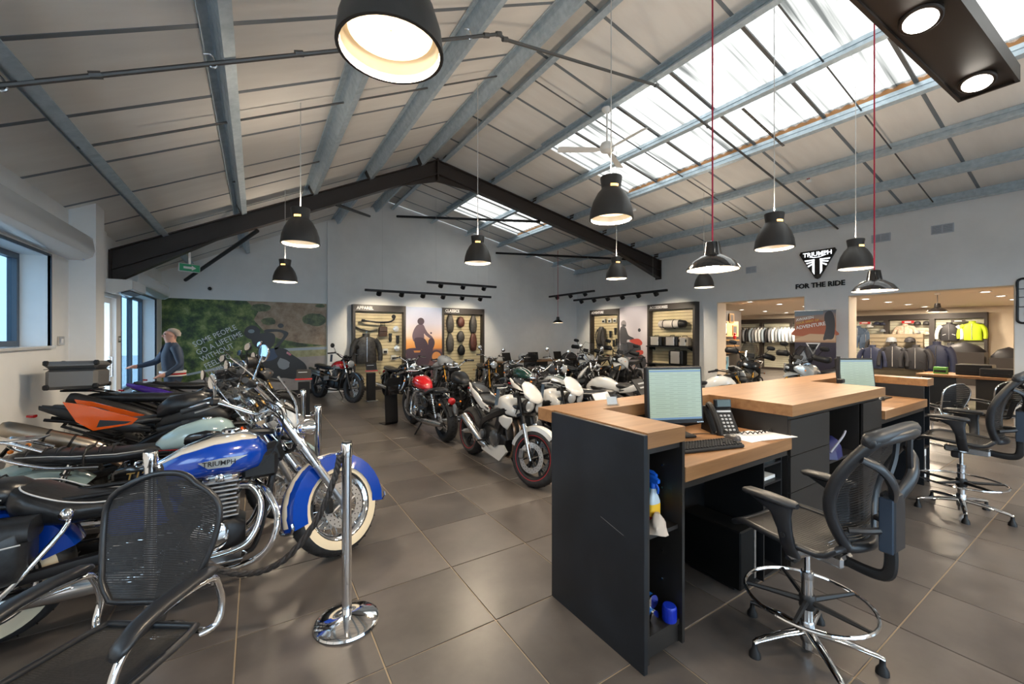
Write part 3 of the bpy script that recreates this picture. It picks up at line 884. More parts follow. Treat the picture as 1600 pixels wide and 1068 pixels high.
# ------------------------------------------------------------------ service counter
HC, HD = 1.123, .915
TH = .075
M_OAK = noise_mat('oak_top', (.205, .098, .038), (.315, .165, .070), 5.0, .42, stretch=(.35, 5, 5), lo=.3, hi=.7)
M_OAKE = mat('oak_edge', (.26, .14, .045), .45)
M_NAVY = noise_mat('dark_laminate', (.0045, .0065, .0095), (.009, .012, .017), 5, .42, rvar=.06)
M_DARK = mat('dark_brown_laminate', (.014, .012, .0105), .45)
def top(name, x0, x1, y0, y1, z1, par):
    o = obj(name, MB().rbox(((x0 + x1) / 2, (y0 + y1) / 2, z1 - TH / 2), (x1 - x0, y1 - y0, TH), .003), M_OAK, par)
    return o
# E-shaped continuous worktop
wt = thing('oak_worktop', 'oak worktop running along the high service counter', 'worktop', (0, 0, 0))
E_ = [(1.548, 1.262), (1.832, 1.262), (1.832, 1.838), (2.972, 1.838), (2.972, 1.262), (4.697, 1.262), (4.697, 1.838), (5.95, 1.838), (5.95, 1.262), (6.168, 1.262), (6.168, 2.10), (1.525, 2.10), (1.525, 1.962), (1.548, 1.962)]
def poly_slab(poly, z0, z1):
    mb = MB(); n = len(poly)
    vs = [(p[0], p[1], z0) for p in poly] + [(p[0], p[1], z1) for p in poly]
    return mb.add(vs, [(i, (i + 1) % n, (i + 1) % n + n, i + n) for i in range(n)] + [tuple(range(n, 2 * n)), tuple(range(n))[::-1]])
o = obj('oak_slab', poly_slab(E_, HC - TH, HC), M_OAK, wt, None)
# end units and pedestals
def carcass(mb, x0, x1, y0, y1, z0, z1, t=.02, shelves=()):
    mb.mm(x0, x0 + t, y0, y1, z0, z1); mb.mm(x1 - t, x1, y0, y1, z0, z1)
    mb.mm(x0 + t, x1 - t, y1 - t, y1, z0, z1); mb.mm(x0 + t, x1 - t, y0, y1 - t, z1 - t, z1); mb.mm(x0 + t, x1 - t, y0, y1 - t, z0, z0 + t)
    return mb
u = thing('counter_unit', 'open black shelf unit at the near end of the service counter', 'cabinet', (1.52, 1.262, 0))
obj('end_panel', MB().rbox((.013, .345, .558), (.026, .695, 1.116), .002), M_NAVY, u)
body = MB().mm(.027, .047, .005, .575, 0.03, 1.046); body.mm(.295, .315, .005, .575, .03, 1.046); body.mm(.047, .295, .555, .575, .03, 1.046); body.mm(.047, .295, .02, .555, 1.015, 1.046); body.mm(.047, .295, .03, .555, .03, .12)
obj('carcass', body, M_DARK, u, None)
obj('shelf', MB().mm(.047, .295, .03, .555, .60, .62), M_DARK, u, None)
obj('shelf', MB().mm(.047, .295, .02, .555, .12, .145), M_DARK, u, None)
for z in (.3, .45, .78, .9):
    obj('shelf_pin', MB().lathe([(.006, 0), (.006, .006)], 8, Matrix.Translation((.294, .12, z)) @ Matrix.Rotation(-PI / 2, 4, 'Y')), M_STEEL, u)
# scratch on the end panel
obj('scratch', MB().box((-.0006, .20, .62), (.001, .16, .0025), (.22, 0, 0)), mat('pale_scratch', (.10, .10, .10), .5), u, None)
# long front (customer side) of the counter
fr = thing('service_counter', 'dark customer-side front of the service counter', 'counter', (0, 0, 0))
for k in range(6):
    x0 = 1.56 + k * .765
    obj('front_panel', MB().mm(x0, x0 + .758, 1.93, 1.953, .03, HC - TH - .001), M_NAVY, fr, None)
obj('inner_panel', MB().mm(1.84, 6.1, 1.845, 1.865, .03, HC - TH - .001), M_NAVY, fr, None)
obj('plinth', MB().mm(1.57, 6.13, 1.87, 1.93, 0, .03), M_BLACK, fr, None)
# central block
c = thing('counter_unit', 'wide dark drawer block in the middle of the service counter', 'cabinet', (2.99, 1.30, 0))
bd = MB(); X1 = 1.69
bd.mm(0, .02, 0, .54, .03, HC - TH - .001); bd.mm(X1 - .02, X1, 0, .54, .03, HC - TH - .001); bd.mm(.02, X1 - .02, .52, .54, .03, HC - TH - .001)
bd.mm(.02, X1 - .02, 0, .52, 1.015, 1.046); bd.mm(.02, X1 - .02, 0, .52, .03, .08); bd.mm(.60, .62, .01, .52, .08, 1.015); bd.mm(1.25, 1.27, .01, .52, .08, 1.015)
obj('carcass', bd, M_DARK, c, None)
for k in range(4):
    obj('drawer', MB().mm(.004, .606, -.018, -.001, .05 + .243 * k, .05 + .243 * k + .238), M_DARK, c, None)
    d = obj('drawer', MB().mm(1.262, X1 - .004, -.018, -.001, .05 + .243 * k, .05 + .243 * k + .238), M_DARK, c, None)
obj('shelf', MB().mm(.62, 1.25, .02, .52, .60, .62), M_DARK, c, None)
obj('shelf', MB().mm(.62, 1.25, .02, .52, .34, .36), M_DARK, c, None)
# right end unit
e = thing('counter_unit', 'narrow dark end unit at the far end of the service counter', 'cabinet', (5.95, 1.29, 0))
obj('side_panel', MB().mm(0, .02, 0, .55, .0, 1.046), M_NAVY, e, None); obj('side_panel', MB().mm(.19, .21, 0, .55, 0, 1.046), M_NAVY, e, None)
obj('back_panel', MB().mm(.02, .19, .53, .55, .03, 1.046), M_DARK, e, None)
for z in (.03, .38, .72): obj('shelf', MB().mm(.02, .19, .0, .53, z, z + .02), M_DARK, e, None)
for k, q in enumerate(((.8, .8, .78), (.75, .75, .7), (.8, .78, .75))):
    bx = thing('ring_binder', ('left', 'middle', 'right')[k] + ' pale ring binder on the lowest shelf of the far counter end', 'binder', (5.99 + .05 * k, 1.30, .05), 0, 'binders in the far end unit')
    obj('cover', MB().rbox((.015, .14, .155), (.042, .26, .31), .004), mat('binder_white', q, .5), bx)
    obj('spine_label', MB().box((.015, .008, .17), (.025, .004, .14)), M_STEEL, bx, None)
# low desks
def desk(x0, x1, label):
    d = thing('service_desk', label, 'desk', (x0, 1.262, 0))
    L = x1 - x0
    obj('desk_top', MB().rbox((L / 2, .287, HD - .04), (L, .573, .078), .003), M_OAK, d)
    obj('apron', MB().mm(.0, L, .03, .05, HD - .125, HD - .08), M_DARK, d, None)
    obj('modesty_panel', MB().mm(.01, L - .01, .50, .52, .25, HD - .081), M_BLACK, d, None)
    obj('leg_panel', MB().mm(.002, .022, .05, .55, 0, HD - .081), M_BLACK, d, None)
    return d
d1 = desk(1.838, 2.966, 'lower oak desk with keyboard and phone between the counter units')
d2 = desk(4.704, 5.944, 'lower oak desk at the far part of the counter')
# paper tray shelf and pc under the first desk
r = thing('paper_rack', 'black letter rack with papers under the near desk', 'rack', (2.72, 1.32, .02))
rk = MB(); rk.mm(0, .012, 0, .4, 0, .81); rk.mm(.226, .238, 0, .4, 0, .81)
obj('frame', rk, M_BLACK, r, None)
for z in (.02, .30, .44, .60, .72): obj('shelf', MB().mm(.012, .226, 0, .4, z, z + .012), M_BLACK, r, None)
for k, (z, q) in enumerate(((.612, .75), (.452, .55), (.732, .7))):
    s = tag(obj('paper_stack', MB().rbox((2.84, 1.50, .02 + z + .012), (.19, .30, .022), .002), mat('paper_%d' % k, (q, q, q * .97), .7), None), 'stack of white papers on the %s shelf of the rack under the desk' % ('upper middle', 'lower middle', 'topmost')[k], 'papers', 'papers in the rack')
pc = thing('computer_tower', 'black computer tower with pale front strip under the near desk', 'computer', (2.58, 1.34, 0))
obj('case', MB().rbox((0, .2, .20), (.18, .4, .36), .008), mat('deep_black', (.003, .003, .003), .6, spec=.2), pc); obj('front_strip', MB().mm(.06, .08, -.006, 0, .06, .36), M_ALU, pc, None)
obj('foot', MB().mm(-.07, .07, .05, .35, 0, .021), M_BLACK, pc, None)

# ------------------------------------------------------------------ things on the counter
def screen_mat(name, rows):
    m = mat(name, (.1, .12, .1), .3)
    nt, b = nodes_of(m)
    tc = nt.nodes.new('ShaderNodeTexCoord'); mp = nt.nodes.new('ShaderNodeMapping'); mp.inputs['Scale'].default_value = (14, 1, rows)
    nt.links.new(tc.outputs['Object'], mp.inputs[0])
    wv = nt.nodes.new('ShaderNodeTexBrick'); wv.offset = .37; wv.inputs['Scale'].default_value = 1.0
    wv.inputs['Color1'].default_value = (.09, .12, .085, 1); wv.inputs['Color2'].default_value = (.22, .28, .20, 1); wv.inputs['Mortar'].default_value = (.29, .36, .27, 1)
    wv.inputs['Mortar Size'].default_value = .22; wv.inputs['Brick Width'].default_value = 2.2; wv.inputs['Row Height'].default_value = .5
    sw = nt.nodes.new('ShaderNodeSeparateXYZ'); cb = nt.nodes.new('ShaderNodeCombineXYZ')
    nt.links.new(mp.outputs[0], sw.inputs[0]); nt.links.new(sw.outputs[0], cb.inputs[0]); nt.links.new(sw.outputs[2], cb.inputs[1])
    nt.links.new(cb.outputs[0], wv.inputs['Vector'])
    nt.links.new(wv.outputs['Color'], b.inputs['Emission Color']); b.inputs['Emission Strength'].default_value = .62
    return m
M_SCR = screen_mat('screen_green', 40)
M_SCRBAR = mat('screen_taskbar', (.03, .06, .1), .3, emit=(.12, .20, .32), es=.6)
def monitor(x, y, z, rz, w, h, tilt, label, zc):
    t = thing('monitor', label, 'monitor', (x, y, z), rz)
    R = Matrix.Translation((0, 0, zc)) @ Matrix.Rotation(tilt, 4, 'X')
    obj('housing', MB().rbox((0, .022, 0), (w, .045, h), .006).xf(R), M_BLACK, t)
    sc = obj('screen', MB().box((0, -.002, .006), (w - .032, .004, h - .05)).xf(R), M_SCR, t, None)
    obj('taskbar', MB().box((0, -.0045, -h / 2 + .038), (w - .034, .002, .012)).xf(R), M_SCRBAR, sc, None)
    obj('title_bar', MB().box((0, -.0045, h / 2 - .03), (w - .034, .002, .010)).xf(R), M_SCRBAR, sc, None)
    for k in range(5): obj('button', MB().box((w / 2 - .05 + .01 * k, -.003, -h / 2 + .010), (.006, .004, .006)).xf(R), M_STEEL, t, None)
    obj('stand', MB().mm(-.03, .03, .05, .085, .01, zc + .05), M_BLACK, t, None)
    obj('foot', MB().rbox((0, .06, .008), (.26, .2, .016), .005), M_BLACK, t)
    return t
monitor(2.32, 1.67, HD, math.radians(-22), .40, .375, -.06, 'dark square monitor with a greenish screen on the near desk', .275)
monitor(5.20, 1.62, HD, math.radians(-30), .38, .33, -.12, 'smaller dark monitor with a greenish screen on the far desk', .27)
pl = thing('card_reader_post', 'slim dark post beside the far monitor', 'post', (4.86, 1.66, HD))
obj('base', MB().rbox((0, 0, .008), (.12, .12, .016), .004), M_BLACK, pl); obj('post', MB().mm(-.012, .012, -.012, .012, .016, .46), M_NAVY, pl, None); obj('clamp', MB().rbox((0, -.02, .22), (.06, .05, .04), .005), M_BLACK, pl)
# desk phone
ph = thing('desk_phone', 'black desk telephone with handset and tilted display', 'telephone', (2.72, 1.60, HD), math.radians(-28))
R = Matrix.Translation((0, 0, .075)) @ Matrix.Rotation(.95, 4, 'X')
obj('body', MB().rbox((0, 0, 0), (.20, .23, .032), .008).xf(R), M_BLACK, ph)
obj('support', MB().prism([(-.05, .0), (.10, .0), (.085, .13)], -.085, .085, 'yz'), M_BLACK, ph, None)
hs = MB().tube(crv([(-.065, -.105, .03), (-.065, -.09, .05), (-.065, 0, .058), (-.065, .09, .05), (-.065, .105, .03)], 4), [.024] * 3 + [.019] * 11 + [.024] * 3, 8)
obj('handset', hs.xf(R), M_BLACK, ph)
obj('display_hood', MB().rbox((.035, .115, .035), (.12, .06, .03), .006, (.5, 0, 0)).xf(R), M_BLACK, ph)
obj('display', MB().box((.035, .108, .052), (.095, .045, .003), (.5, 0, 0)).xf(R), mat('lcd_green', (.03, .045, .03), .3), ph, None)
for i in range(3):
    for j in range(5):
        obj('key', MB().rbox((.005 + .028 * i, .03 - .026 * j, .018), (.018, .014, .008), .003).xf(R), mat('grey_key', (.45, .45, .46), .5), ph, None)
obj('line_keys', MB().box((.035, .062, .018), (.10, .012, .006)).xf(R), mat('silver_key', (.65, .65, .66), .3), ph, None)
cpts = []
for k in range(90):
    f = k / 89; a = k * .9
    cpts.append((-.09 + .46 * f + .012 * math.cos(a) * .4, -.02 - .1 * math.sin(f * PI) + .012 * math.cos(a), .012 + .012 * (1 + math.sin(a)) * .5))
obj('curly_cord', MB().tube(cpts, .004, 5), M_BLACK, ph)
kb = thing('keyboard', 'black computer keyboard on the near desk', 'keyboard', (2.26, 1.42, HD), math.radians(-14))
obj('base', MB().rbox((0, 0, .010), (.44, .15, .020), .006), M_BLACK, kb)
key_me = mk_mesh('key', MB().rbox((0, 0, 0), (.0165, .0165, .010), .003), M_BLACKM, None)
for i in range(21):
    for j in range(6):
        if i in (15, 19) and j in (1,): continue
        o = bpy.data.objects.new('key', key_me); COL.objects.link(o); o.parent = kb; o.location = (-.205 + i * .0205, -.055 + j * .0215 + (.006 if j == 5 else 0), .023)
ms = thing('computer_mouse', 'dark grey computer mouse beside the keyboard', 'mouse', (2.585, 1.44, HD), math.radians(-20))
obj('shell', MB().loft([(-.055, 0, .004, .012, .012, .004, 2.5), (-.04, 0, .004, .028, .026, .004, 2.5), (0, 0, .004, .032, .034, .004, 2.5), (.035, 0, .004, .03, .024, .004, 2.5), (.055, 0, .004, .02, .008, .004, 2.5)], 14, 'y'), mat('mouse_grey', (.06, .06, .065), .3), ms)
obj('wheel', MB().lathe([(.008, -.003), (.008, .003)], 10, Matrix.Translation((0, .03, .030)) @ Matrix.Rotation(PI / 2, 4, 'Y')), M_BLACK, ms)
obj('cable', MB().tube(crv([(0, .055, .006), (-.02, .12, .005), (-.12, .16, .005), (-.3, .15, .005)], 5), .003, 5), M_BLACK, ms)
for (x, y, rz, lb) in ((2.76, 1.42, -.1, 'white sheet of paper lying beside the mouse on the near desk'), (2.88, 1.38, -.25, 'white sheet of paper at the right end of the near desk')):
    tag(obj('paper_sheet', MB().box((0, 0, 0), (.21, .297, .0012), (0, 0, rz + PI / 2)), mat('paper_white', (.78, .78, .80), .7), None, None, (x, y, HD + .001 + (.0014 if rz < -.2 else 0))), lb, 'paper', 'papers on the desk')
tag(obj('notebook', MB().rbox((5.62, 1.55, HD + .006), (.28, .12, .010), .003), M_BLACK), 'slim black notebook on the far desk', 'notebook')
m2 = tag(obj('computer_mouse', MB().loft([(-.055, 0, .004, .012, .012, .004, 2.5), (0, 0, .004, .032, .034, .004, 2.5), (.055, 0, .004, .02, .008, .004, 2.5)], 14), M_BLACK, None, 40, (5.45, 1.50, HD)), 'black computer mouse on the far desk', 'mouse')
ch = thing('card_holder', 'clear acrylic card holder on the counter corner', 'holder', (1.98, 1.90, HC), math.radians(-20))
obj('leaf', MB().box((0, .0, .035), (.085, .003, .08), (-.35, 0, 0)), M_CLEAR, ch, None); obj('foot', MB().box((0, .0, .002), (.085, .06, .003)), M_CLEAR, ch, None)
obj('card', MB().box((0, .004, .03), (.07, .001, .05), (-.35, 0, 0)), M_WHITEM, ch, None)

# cleaning things in the end unit
def bottle(x, y, z, label, liquid, trig):
    t = thing('spray_bottle', label, 'bottle', (x, y, z))
    obj('body', MB().loft([(0, 0, 0, .036, .022, .022, 3), (.02, 0, 0, .038, .024, .024, 3), (.13, 0, 0, .038, .024, .024, 3), (.155, 0, 0, .030, .018, .018, 2.5), (.175, 0, 0, .016, .014, .014, 2), (.205, 0, 0, .013, .013, .013, 2)], 16, 'z'), liquid, t)
    obj('label_band', MB().loft([(.05, 0, 0, .0388, .0248, .0248, 3), (.12, 0, 0, .0388, .0248, .0248, 3)], 16, 'z'), mat('yellow_label', (.75, .45, .03), .4), t)
    obj('label_print', MB().loft([(.03, 0, 0, .0392, .0252, .0252, 3), (.062, 0, 0, .0392, .0252, .0252, 3)], 16, 'z'), M_RED, t)
    h = obj('trigger_head', MB().loft([(-.035, 0, .235, .010, .010, .010, 3), (-.01, 0, .235, .016, .022, .020, 3), (.03, 0, .235, .016, .02, .03, 3), (.05, 0, .232, .012, .012, .014, 3)], 10, 'y'), trig, t)
    obj('trigger', MB().tube(crv([(0, -.012, .222), (0, -.03, .20), (0, -.028, .175)], 4), .006, 6), trig, h)
    obj('collar', MB().lathe([(.018, .195), (.018, .225)], 12), trig, t)
M_BTRIG = mat('blue_trigger', (.01, .10, .55), .3)
bottle(1.690, 1.345, .62, 'spray bottle with a blue trigger and yellow label on the upper shelf', mat('clear_blue_bottle', (.45, .55, .62), .15), M_BTRIG)
bottle(1.748, 1.405, .62, 'spray bottle of teal liquid behind the yellow-labelled bottle', mat('teal_liquid', (.02, .30, .38), .12), M_BTRIG)
rag = MB(); rs = []
for k in range(7):
    f = k / 6
    rs.append([(.06 * (1 - f * .75) * (1 + .25 * math.sin(3 * a + k)) * math.cos(a), .05 * (1 - f * .75) * (1 + .2 * math.cos(4 * a - k)) * math.sin(a), .09 * f) for a in [2 * PI * j / 18 for j in range(18)]])
rag.rings(rs)
tag(obj('cleaning_cloth', rag, mat('beige_cloth', (.48, .40, .33), .9), None, 60, (1.665, 1.300, .62)), 'crumpled beige cleaning cloth in front of the spray bottles', 'cloth')
def can(x, y, z, rot, label, length=.19):
    t = thing('aerosol_can', label, 'can', (x, y, z)); t.rotation_euler = rot
    obj('body', MB().lathe([(.03, 0), (.032, .006), (.032, length - .02), (.024, length)], 20), mat('can_blue', (.02, .16, .55), .25, .5), t)
    obj('rim', MB().lathe([(.0335, -.002), (.0335, .008), (.028, .008)], 20), M_CHROME, t)
    obj('cap', MB().lathe([(.025, length), (.025, length + .035), (.002, length + .037)], 16), M_WHITEM, t)
can(1.675, 1.325, .179, (-PI / 2, 0, .08), 'blue aerosol can lying on the bottom shelf')
can(1.690, 1.345, .241, (-PI / 2, 0, -.05), 'upper blue aerosol can lying on top of the other')
lid = thing('blue_lid', 'round blue plastic cap standing on the bottom shelf', 'cap', (1.765, 1.305, .145))
obj('cup', MB().lathe([(.033, 0), (.035, .005), (.033, .07), (.030, .075), (.002, .075)], 24), mat('royal_blue', (.008, .03, .42), .3), lid)
rb = MB()
for k in range(24):
    a = 2 * PI * k / 24; rb.box((.0345 * math.cos(a), .0345 * math.sin(a), .035), (.002, .003, .06), (0, 0, a))
obj('grip_ribs', rb, MATS['royal_blue'], lid, None)
bg_ = thing('tool_bag', 'dark blue folded thing in the open middle compartment', 'bag', (3.85, 1.42, .62))
obj('fabric', MB().loft([(-.15, 0, .0, .04, .03, .0, 2.4), (-.05, 0, 0, .12, .11, 0, 2.4), (.1, 0, 0, .10, .15, 0, 2.4), (.2, 0, 0, .04, .05, 0, 2.4)], 14), mat('navy_fabric', (.012, .014, .09), .5), bg_)
obj('strap', MB().tube(crv([(-.1, -.09, .06), (0, -.13, .17), (.12, -.11, .2)], 5), .008, 6), mat('grey_strap', (.3, .3, .36), .5), bg_)
tag(obj('waste_bin', MB().lathe([(.10, 0), (.125, .26), (.128, .265), (.12, .265), (.096, .01)], 20), M_BLACK, None, 40, (2.01, 1.58, 0)), 'black waste bin under the near desk beside the end unit', 'bin')
# ------------------------------------------------------------------ mesh chairs
M_CHAIRF = mat('chair_frame', (.013, .014, .017), .36)
M_CHAIRM = noise_mat('chair_weave', (.006, .006, .007), (.016, .016, .018), 60, .5)
M_SEATM = noise_mat('seat_weave', (.012, .011, .010), (.028, .025, .023), 90, .6)
def weave(S, rows, cols, cover=.72):
    mb = MB()
    for i in range(rows):
        v0, v1 = i / rows, (i + cover) / rows
        vs = []
        for j in range(cols + 1):
            u = j / cols
            vs += [S(u, v0), S(u, v1)]
        mb.add(vs, [(2 * j, 2 * j + 2, 2 * j + 3, 2 * j + 1) for j in range(cols)])
    return mb
def rim_of(S, k=14):
    pts = []
    pts += [S(i / k, 0) for i in range(k)]
    pts += [S(1, i / k) for i in range(k)]
    pts += [S(1 - i / k, 1) for i in range(k)]
    pts += [S(0, 1 - i / k) for i in range(k)]
    return pts

def visitor_chair(label, loc, rz, detail=True, group=None, chrome=False):
    t = thing('visitor_chair', label, 'chair', loc, rz, group)
    def backS(u, v):
        s = 2 * u - 1
        # rounded outline: narrow foot, broad shoulders
        wv = .185 + .085 * math.sin(min(1, v / .72) * PI / 2)
        if v > .72: wv *= (1 - .70 * ((v - .72) / .28) ** 2) ** .5
        if v < .12: wv *= .80 + .2 * (v / .12)
        y = s * wv
        bow = .035 * (1 - s * s)
        zz = .53 + .53 * v - .035 * (abs(s) ** 2.5) * (v ** 2) + .02 * (abs(s) ** 2.5) * (1 - v) ** 2
        return (-.195 - .11 * v - .04 * math.sin(v * PI) * .6 - bow + .02, y, zz)
    def seatS(u, v):
        s = 2 * u - 1
        w = .245 - .03 * v
        return (.27 - .49 * v, s * w * (1 - .06 * (abs(v - .5) * 2) ** 4), .455 - .035 * v - .02 * (1 - s * s) * math.sin(v * PI) - (.03 * (1 - v * 6) ** 2 if v < .166 else 0))
    rows = 58 if detail else 16
    b = obj('backrest_frame', MB().tube(rim_of(backS), .013, 8, closed=True), M_CHROME if chrome else M_CHAIRF, t, 50)
    obj('backrest_mesh', weave(backS, rows, 14 if detail else 6, .90), M_CHAIRM, b, 60)
    s = obj('seat_frame', MB().tube(rim_of(seatS), .016, 8, closed=True), M_CHAIRF, t, 50)
    obj('seat_mesh', weave(seatS, 46 if detail else 12, 8 if detail else 4, .93), M_SEATM, s, 60)
    obj('back_bracket', MB().tube(crv([(-.12, 0, .405), (-.24, 0, .42), (-.275, 0, .52), (-.33, 0, .70)], 5), .02, 8, flat=2.2), M_CHAIRF, t)
    obj('seat_pan', MB().rbox((0, 0, .40), (.30, .40, .03), .01), M_BLACK, t)
    for sg in (-1, 1):
        y = sg * .285
        pth = crv([(-.20, y * .82, .40), (-.24, y * .98, .42), (-.265, y, .50), (-.24, y, .60), (-.19, y, .645), (.0, y, .665), (.14, y, .645), (.22, y, .57), (.26, y, .40), (.29, y, .16), (.27, y, .03), (.17, y, .014), (-.1, y, .014), (-.30, y * .98, .014)], 5)
        obj('side_tube', MB().tube(pth, .0145, 10), M_CHROME, t, 60)
        obj('armrest', MB().loft([(-.225, y, .672, .018, .012, .012, 2.5), (-.20, y, .678, .032, .016, .014, 3), (-.08, y, .688, .036, .018, .014, 3), (.05, y, .686, .037, .018, .016, 3), (.14, y, .670, .036, .018, .016, 3), (.205, y, .640, .033, .017, .016, 3), (.225, y, .625, .015, .012, .012, 2.5)], 14), M_CHAIRF, t, 45)
        obj('glide', MB().lathe([(.016, 0), (.02, .012)], 10, Matrix.Translation((.16, y, 0))), M_BLACK, t)
        if detail:
            obj('arm_bolt', MB().lathe([(.014, 0), (.014, .012), (.002, .014)], 10, Matrix.Translation((-.245, y * .86, .60)) @ Matrix.Rotation(-sg * PI / 2, 4, 'X')), M_STEEL, t)
    obj('cross_tube', MB().tube([(-.22, -.235, .40), (-.22, .235, .40)], .0145, 8), M_CHROME, t)
    return t
fc = visitor_chair('black mesh cantilever armchair with chrome tube arms in the left foreground', (-.475, 2.03, 0), math.radians(236))
fc.scale = (.92, .92, .93)

def stool(label, loc, rz, spin=0.0):
    t = thing('draughtsman_stool', label, 'chair', loc, rz, 'draughtsman stools at the counter')
    M_SG = mat('grey_arm_pad', (.022, .023, .026), .42)
    zs = .655
    # five-star base with glides
    base = MB().lathe([(.033, .06), (.036, .08), (.036, .16), (.03, .17)], 16)
    hub = obj('base_hub', base, M_STEEL, t)
    for k in range(5):
        a = spin + 2 * PI * k / 5; c, s = math.cos(a), math.sin(a)
        leg = MB().tube([(c * .02, s * .02, .115), (c * .15, s * .15, .108), (c * .30, s * .30, .085), (c * .325, s * .325, .075)], [.026, .022, .017, .014], 8, flat=.75)
        lo = obj('leg', leg, M_CHROME, t, 50)
        obj('glide', MB().lathe([(.012, .075), (.014, .045), (.028, .022), (.030, 0), (.002, 0)], 14, Matrix.Translation((c * .318, s * .318, 0))), M_BLACK, lo)
    obj('column', MB().lathe([(.026, .02), (.028, .16), (.028, .40), (.0285, .405), (.022, .41), (.022, .43), (.0145, .435), (.0145, zs - .08)], 18), M_CHROME, t)
    ring = [(.30 * math.cos(2 * PI * k / 40), .30 * math.sin(2 * PI * k / 40), .285) for k in range(40)]
    rg = obj('foot_ring', MB().tube(ring, .0095, 8, closed=True), M_CHROME, t)
    for k in range(5):
        a = spin + .63 + 2 * PI * k / 5
        obj('ring_spoke', MB().tube([(.028 * math.cos(a), .028 * math.sin(a), .275), (.292 * math.cos(a), .292 * math.sin(a), .287)], [.016, .010], 6), M_BLACK, rg)
    obj('ring_collar', MB().lathe([(.036, .235), (.04, .245), (.04, .30), (.033, .31)], 18), M_BLACK, rg)
    obj('clamp_collar', MB().lathe([(.03, .395), (.031, .40), (.031, .43), (.026, .435)], 18), M_STEEL, t)
    # mechanism under the seat
    obj('mechanism', MB().rbox((-.04, 0, zs - .085), (.30, .12, .06), .012), M_STEEL, t)
    obj('back_carrier', MB().tube(crv([(-.15, 0, zs - .08), (-.28, 0, zs - .09), (-.345, 0, zs - .07), (-.36, 0, zs - .0), (-.355, 0, zs + .10)], 5), .018, 8, flat=1.5), M_BLACK, t)
    obj('lever', MB().rbox((.02, .12, zs - .12), (.06, .04, .06), .01), M_BLACK, t)
    def seatS(u, v):
        s = 2 * u - 1
        return (.27 - .50 * v, s * (.235 + .03 * math.sin(v * PI)), zs + .01 - .03 * v + .015 * s * s - (.035 * (1 - v * 5) ** 2 if v < .2 else 0) + (.05 * ((v - .85) / .15) ** 2 if v > .85 else 0))
    s = obj('seat_frame', MB().tube(rim_of(seatS), .017, 8, closed=True), M_CHAIRF, t, 50)
    obj('seat_mesh', weave(seatS, 40, 8, .93), M_SEATM, s, 60)
    def backS(u, v):
        s = 2 * u - 1
        w = .13 + .12 * math.sin(min(1, v / .55) * PI / 2)
        if v > .55: w *= 1 - .18 * ((v - .55) / .45) ** 2
        z = zs + .04 + .56 * v - .02 * s * s * v
        return (-.235 + .05 * math.sin(v * PI * 1.0) - .14 * v * v - .04 * (1 - s * s), s * w, z)
    b = obj('backrest_frame', MB().tube(rim_of(backS), .027, 10, closed=True), M_CHAIRF, t, 50)
    obj('backrest_mesh', weave(backS, 44, 10, .78), M_CHAIRM, b, 60)
    # padded head roll at the top of the back
    obj('top_roll', MB().tube(crv([(-.345, -.235, zs + .575), (-.385, -.20, zs + .60), (-.405, -.10, zs + .615), (-.41, 0, zs + .62), (-.405, .10, zs + .615), (-.385, .20, zs + .60), (-.345, .235, zs + .575)], 4), [.014] + [.021] * 23 + [.014], 8, flat=1.5), M_SG, t, 60)
    for sg in (-1, 1):
        obj('roll_cap', MB().ball((-.36, sg * .232, zs + .575), (.03, .012, .028)), M_CHAIRF, t)
    # spine: two arms that curve from the column to the frame
    sp = obj('spine', MB().rbox((-.365, 0, zs + .19), (.06, .14, .29), .02), M_CHAIRF, t)
    for sg in (-1, 1):
        obj('spine_arm', MB().tube(crv([(-.375, sg * .03, zs + .30), (-.40, sg * .10, zs + .38), (-.385, sg * .18, zs + .46), (-.335, sg * .235, zs + .50)], 5), [.02] * 8 + [.016] * 8, 8, flat=1.6), M_CHAIRF, sp, 60)
        obj('lower_link', MB().tube(crv([(-.36, sg * .04, zs + .15), (-.31, sg * .10, zs + .14), (-.25, sg * .15, zs + .13)], 4), .016, 8), M_CHAIRF, sp)
        obj('upper_strut', MB().tube(crv([(-.39, sg * .12, zs + .41), (-.40, sg * .08, zs + .50), (-.405, sg * .07, zs + .60)], 4), .013, 6), M_CHAIRF, sp)
    obj('spine_stripe', MB().rbox((-.365, .068, zs + .18), (.056, .012, .25), .005), mat('slate_blue_trim', (.02, .035, .06), .35), sp)
    # arms
    for sg in (-1, 1):
        y = sg * .30
        a = obj('arm_post', MB().loft([(zs - .06, -.05, y * .80, .035, .02, .02, 3), (zs - .0, -.045, y * .93, .035, .018, .018, 3), (zs + .08, -.04, y, .036, .018, .018, 3), (zs + .15, -.02, y, .05, .018, .018, 3), (zs + .20, .03, y, .11, .022, .022, 3)], 14, 'z'), M_CHAIRF, t, 50)
        obj('arm_pad', MB().loft([(-.10, y, zs + .215, .02, .012, .012, 2.5), (-.08, y, zs + .217, .036, .016, .016, 3), (.05, y, zs + .222, .042, .017, .018, 3), (.15, y, zs + .220, .036, .016, .016, 3), (.175, y, zs + .216, .015, .01, .01, 2.5)], 14), M_SG, a, 50)
        obj('arm_root', MB().tube([(-.05, sg * .08, zs - .075), (-.05, y * .84, zs - .045)], [.022, .028], 8), M_STEEL, a)
        obj('arm_button', MB().lathe([(.013, 0), (.012, .008), (.002, .009)], 12, Matrix.Translation((-.04, y + sg * .018, zs + .06)) @ Matrix.Rotation(-sg * PI / 2, 4, 'X')), M_BLACK, a)
    return t
stool('black mesh drawing stool with chrome foot ring nearest the camera', (2.336, .926, 0), math.radians(86), 1.2).scale = (.90, .90, .93)
stool('black mesh drawing stool with chrome foot ring at the far end of the counter', (5.33, .915, 0), math.radians(91), .55).scale = (.92, .92, 1.0)

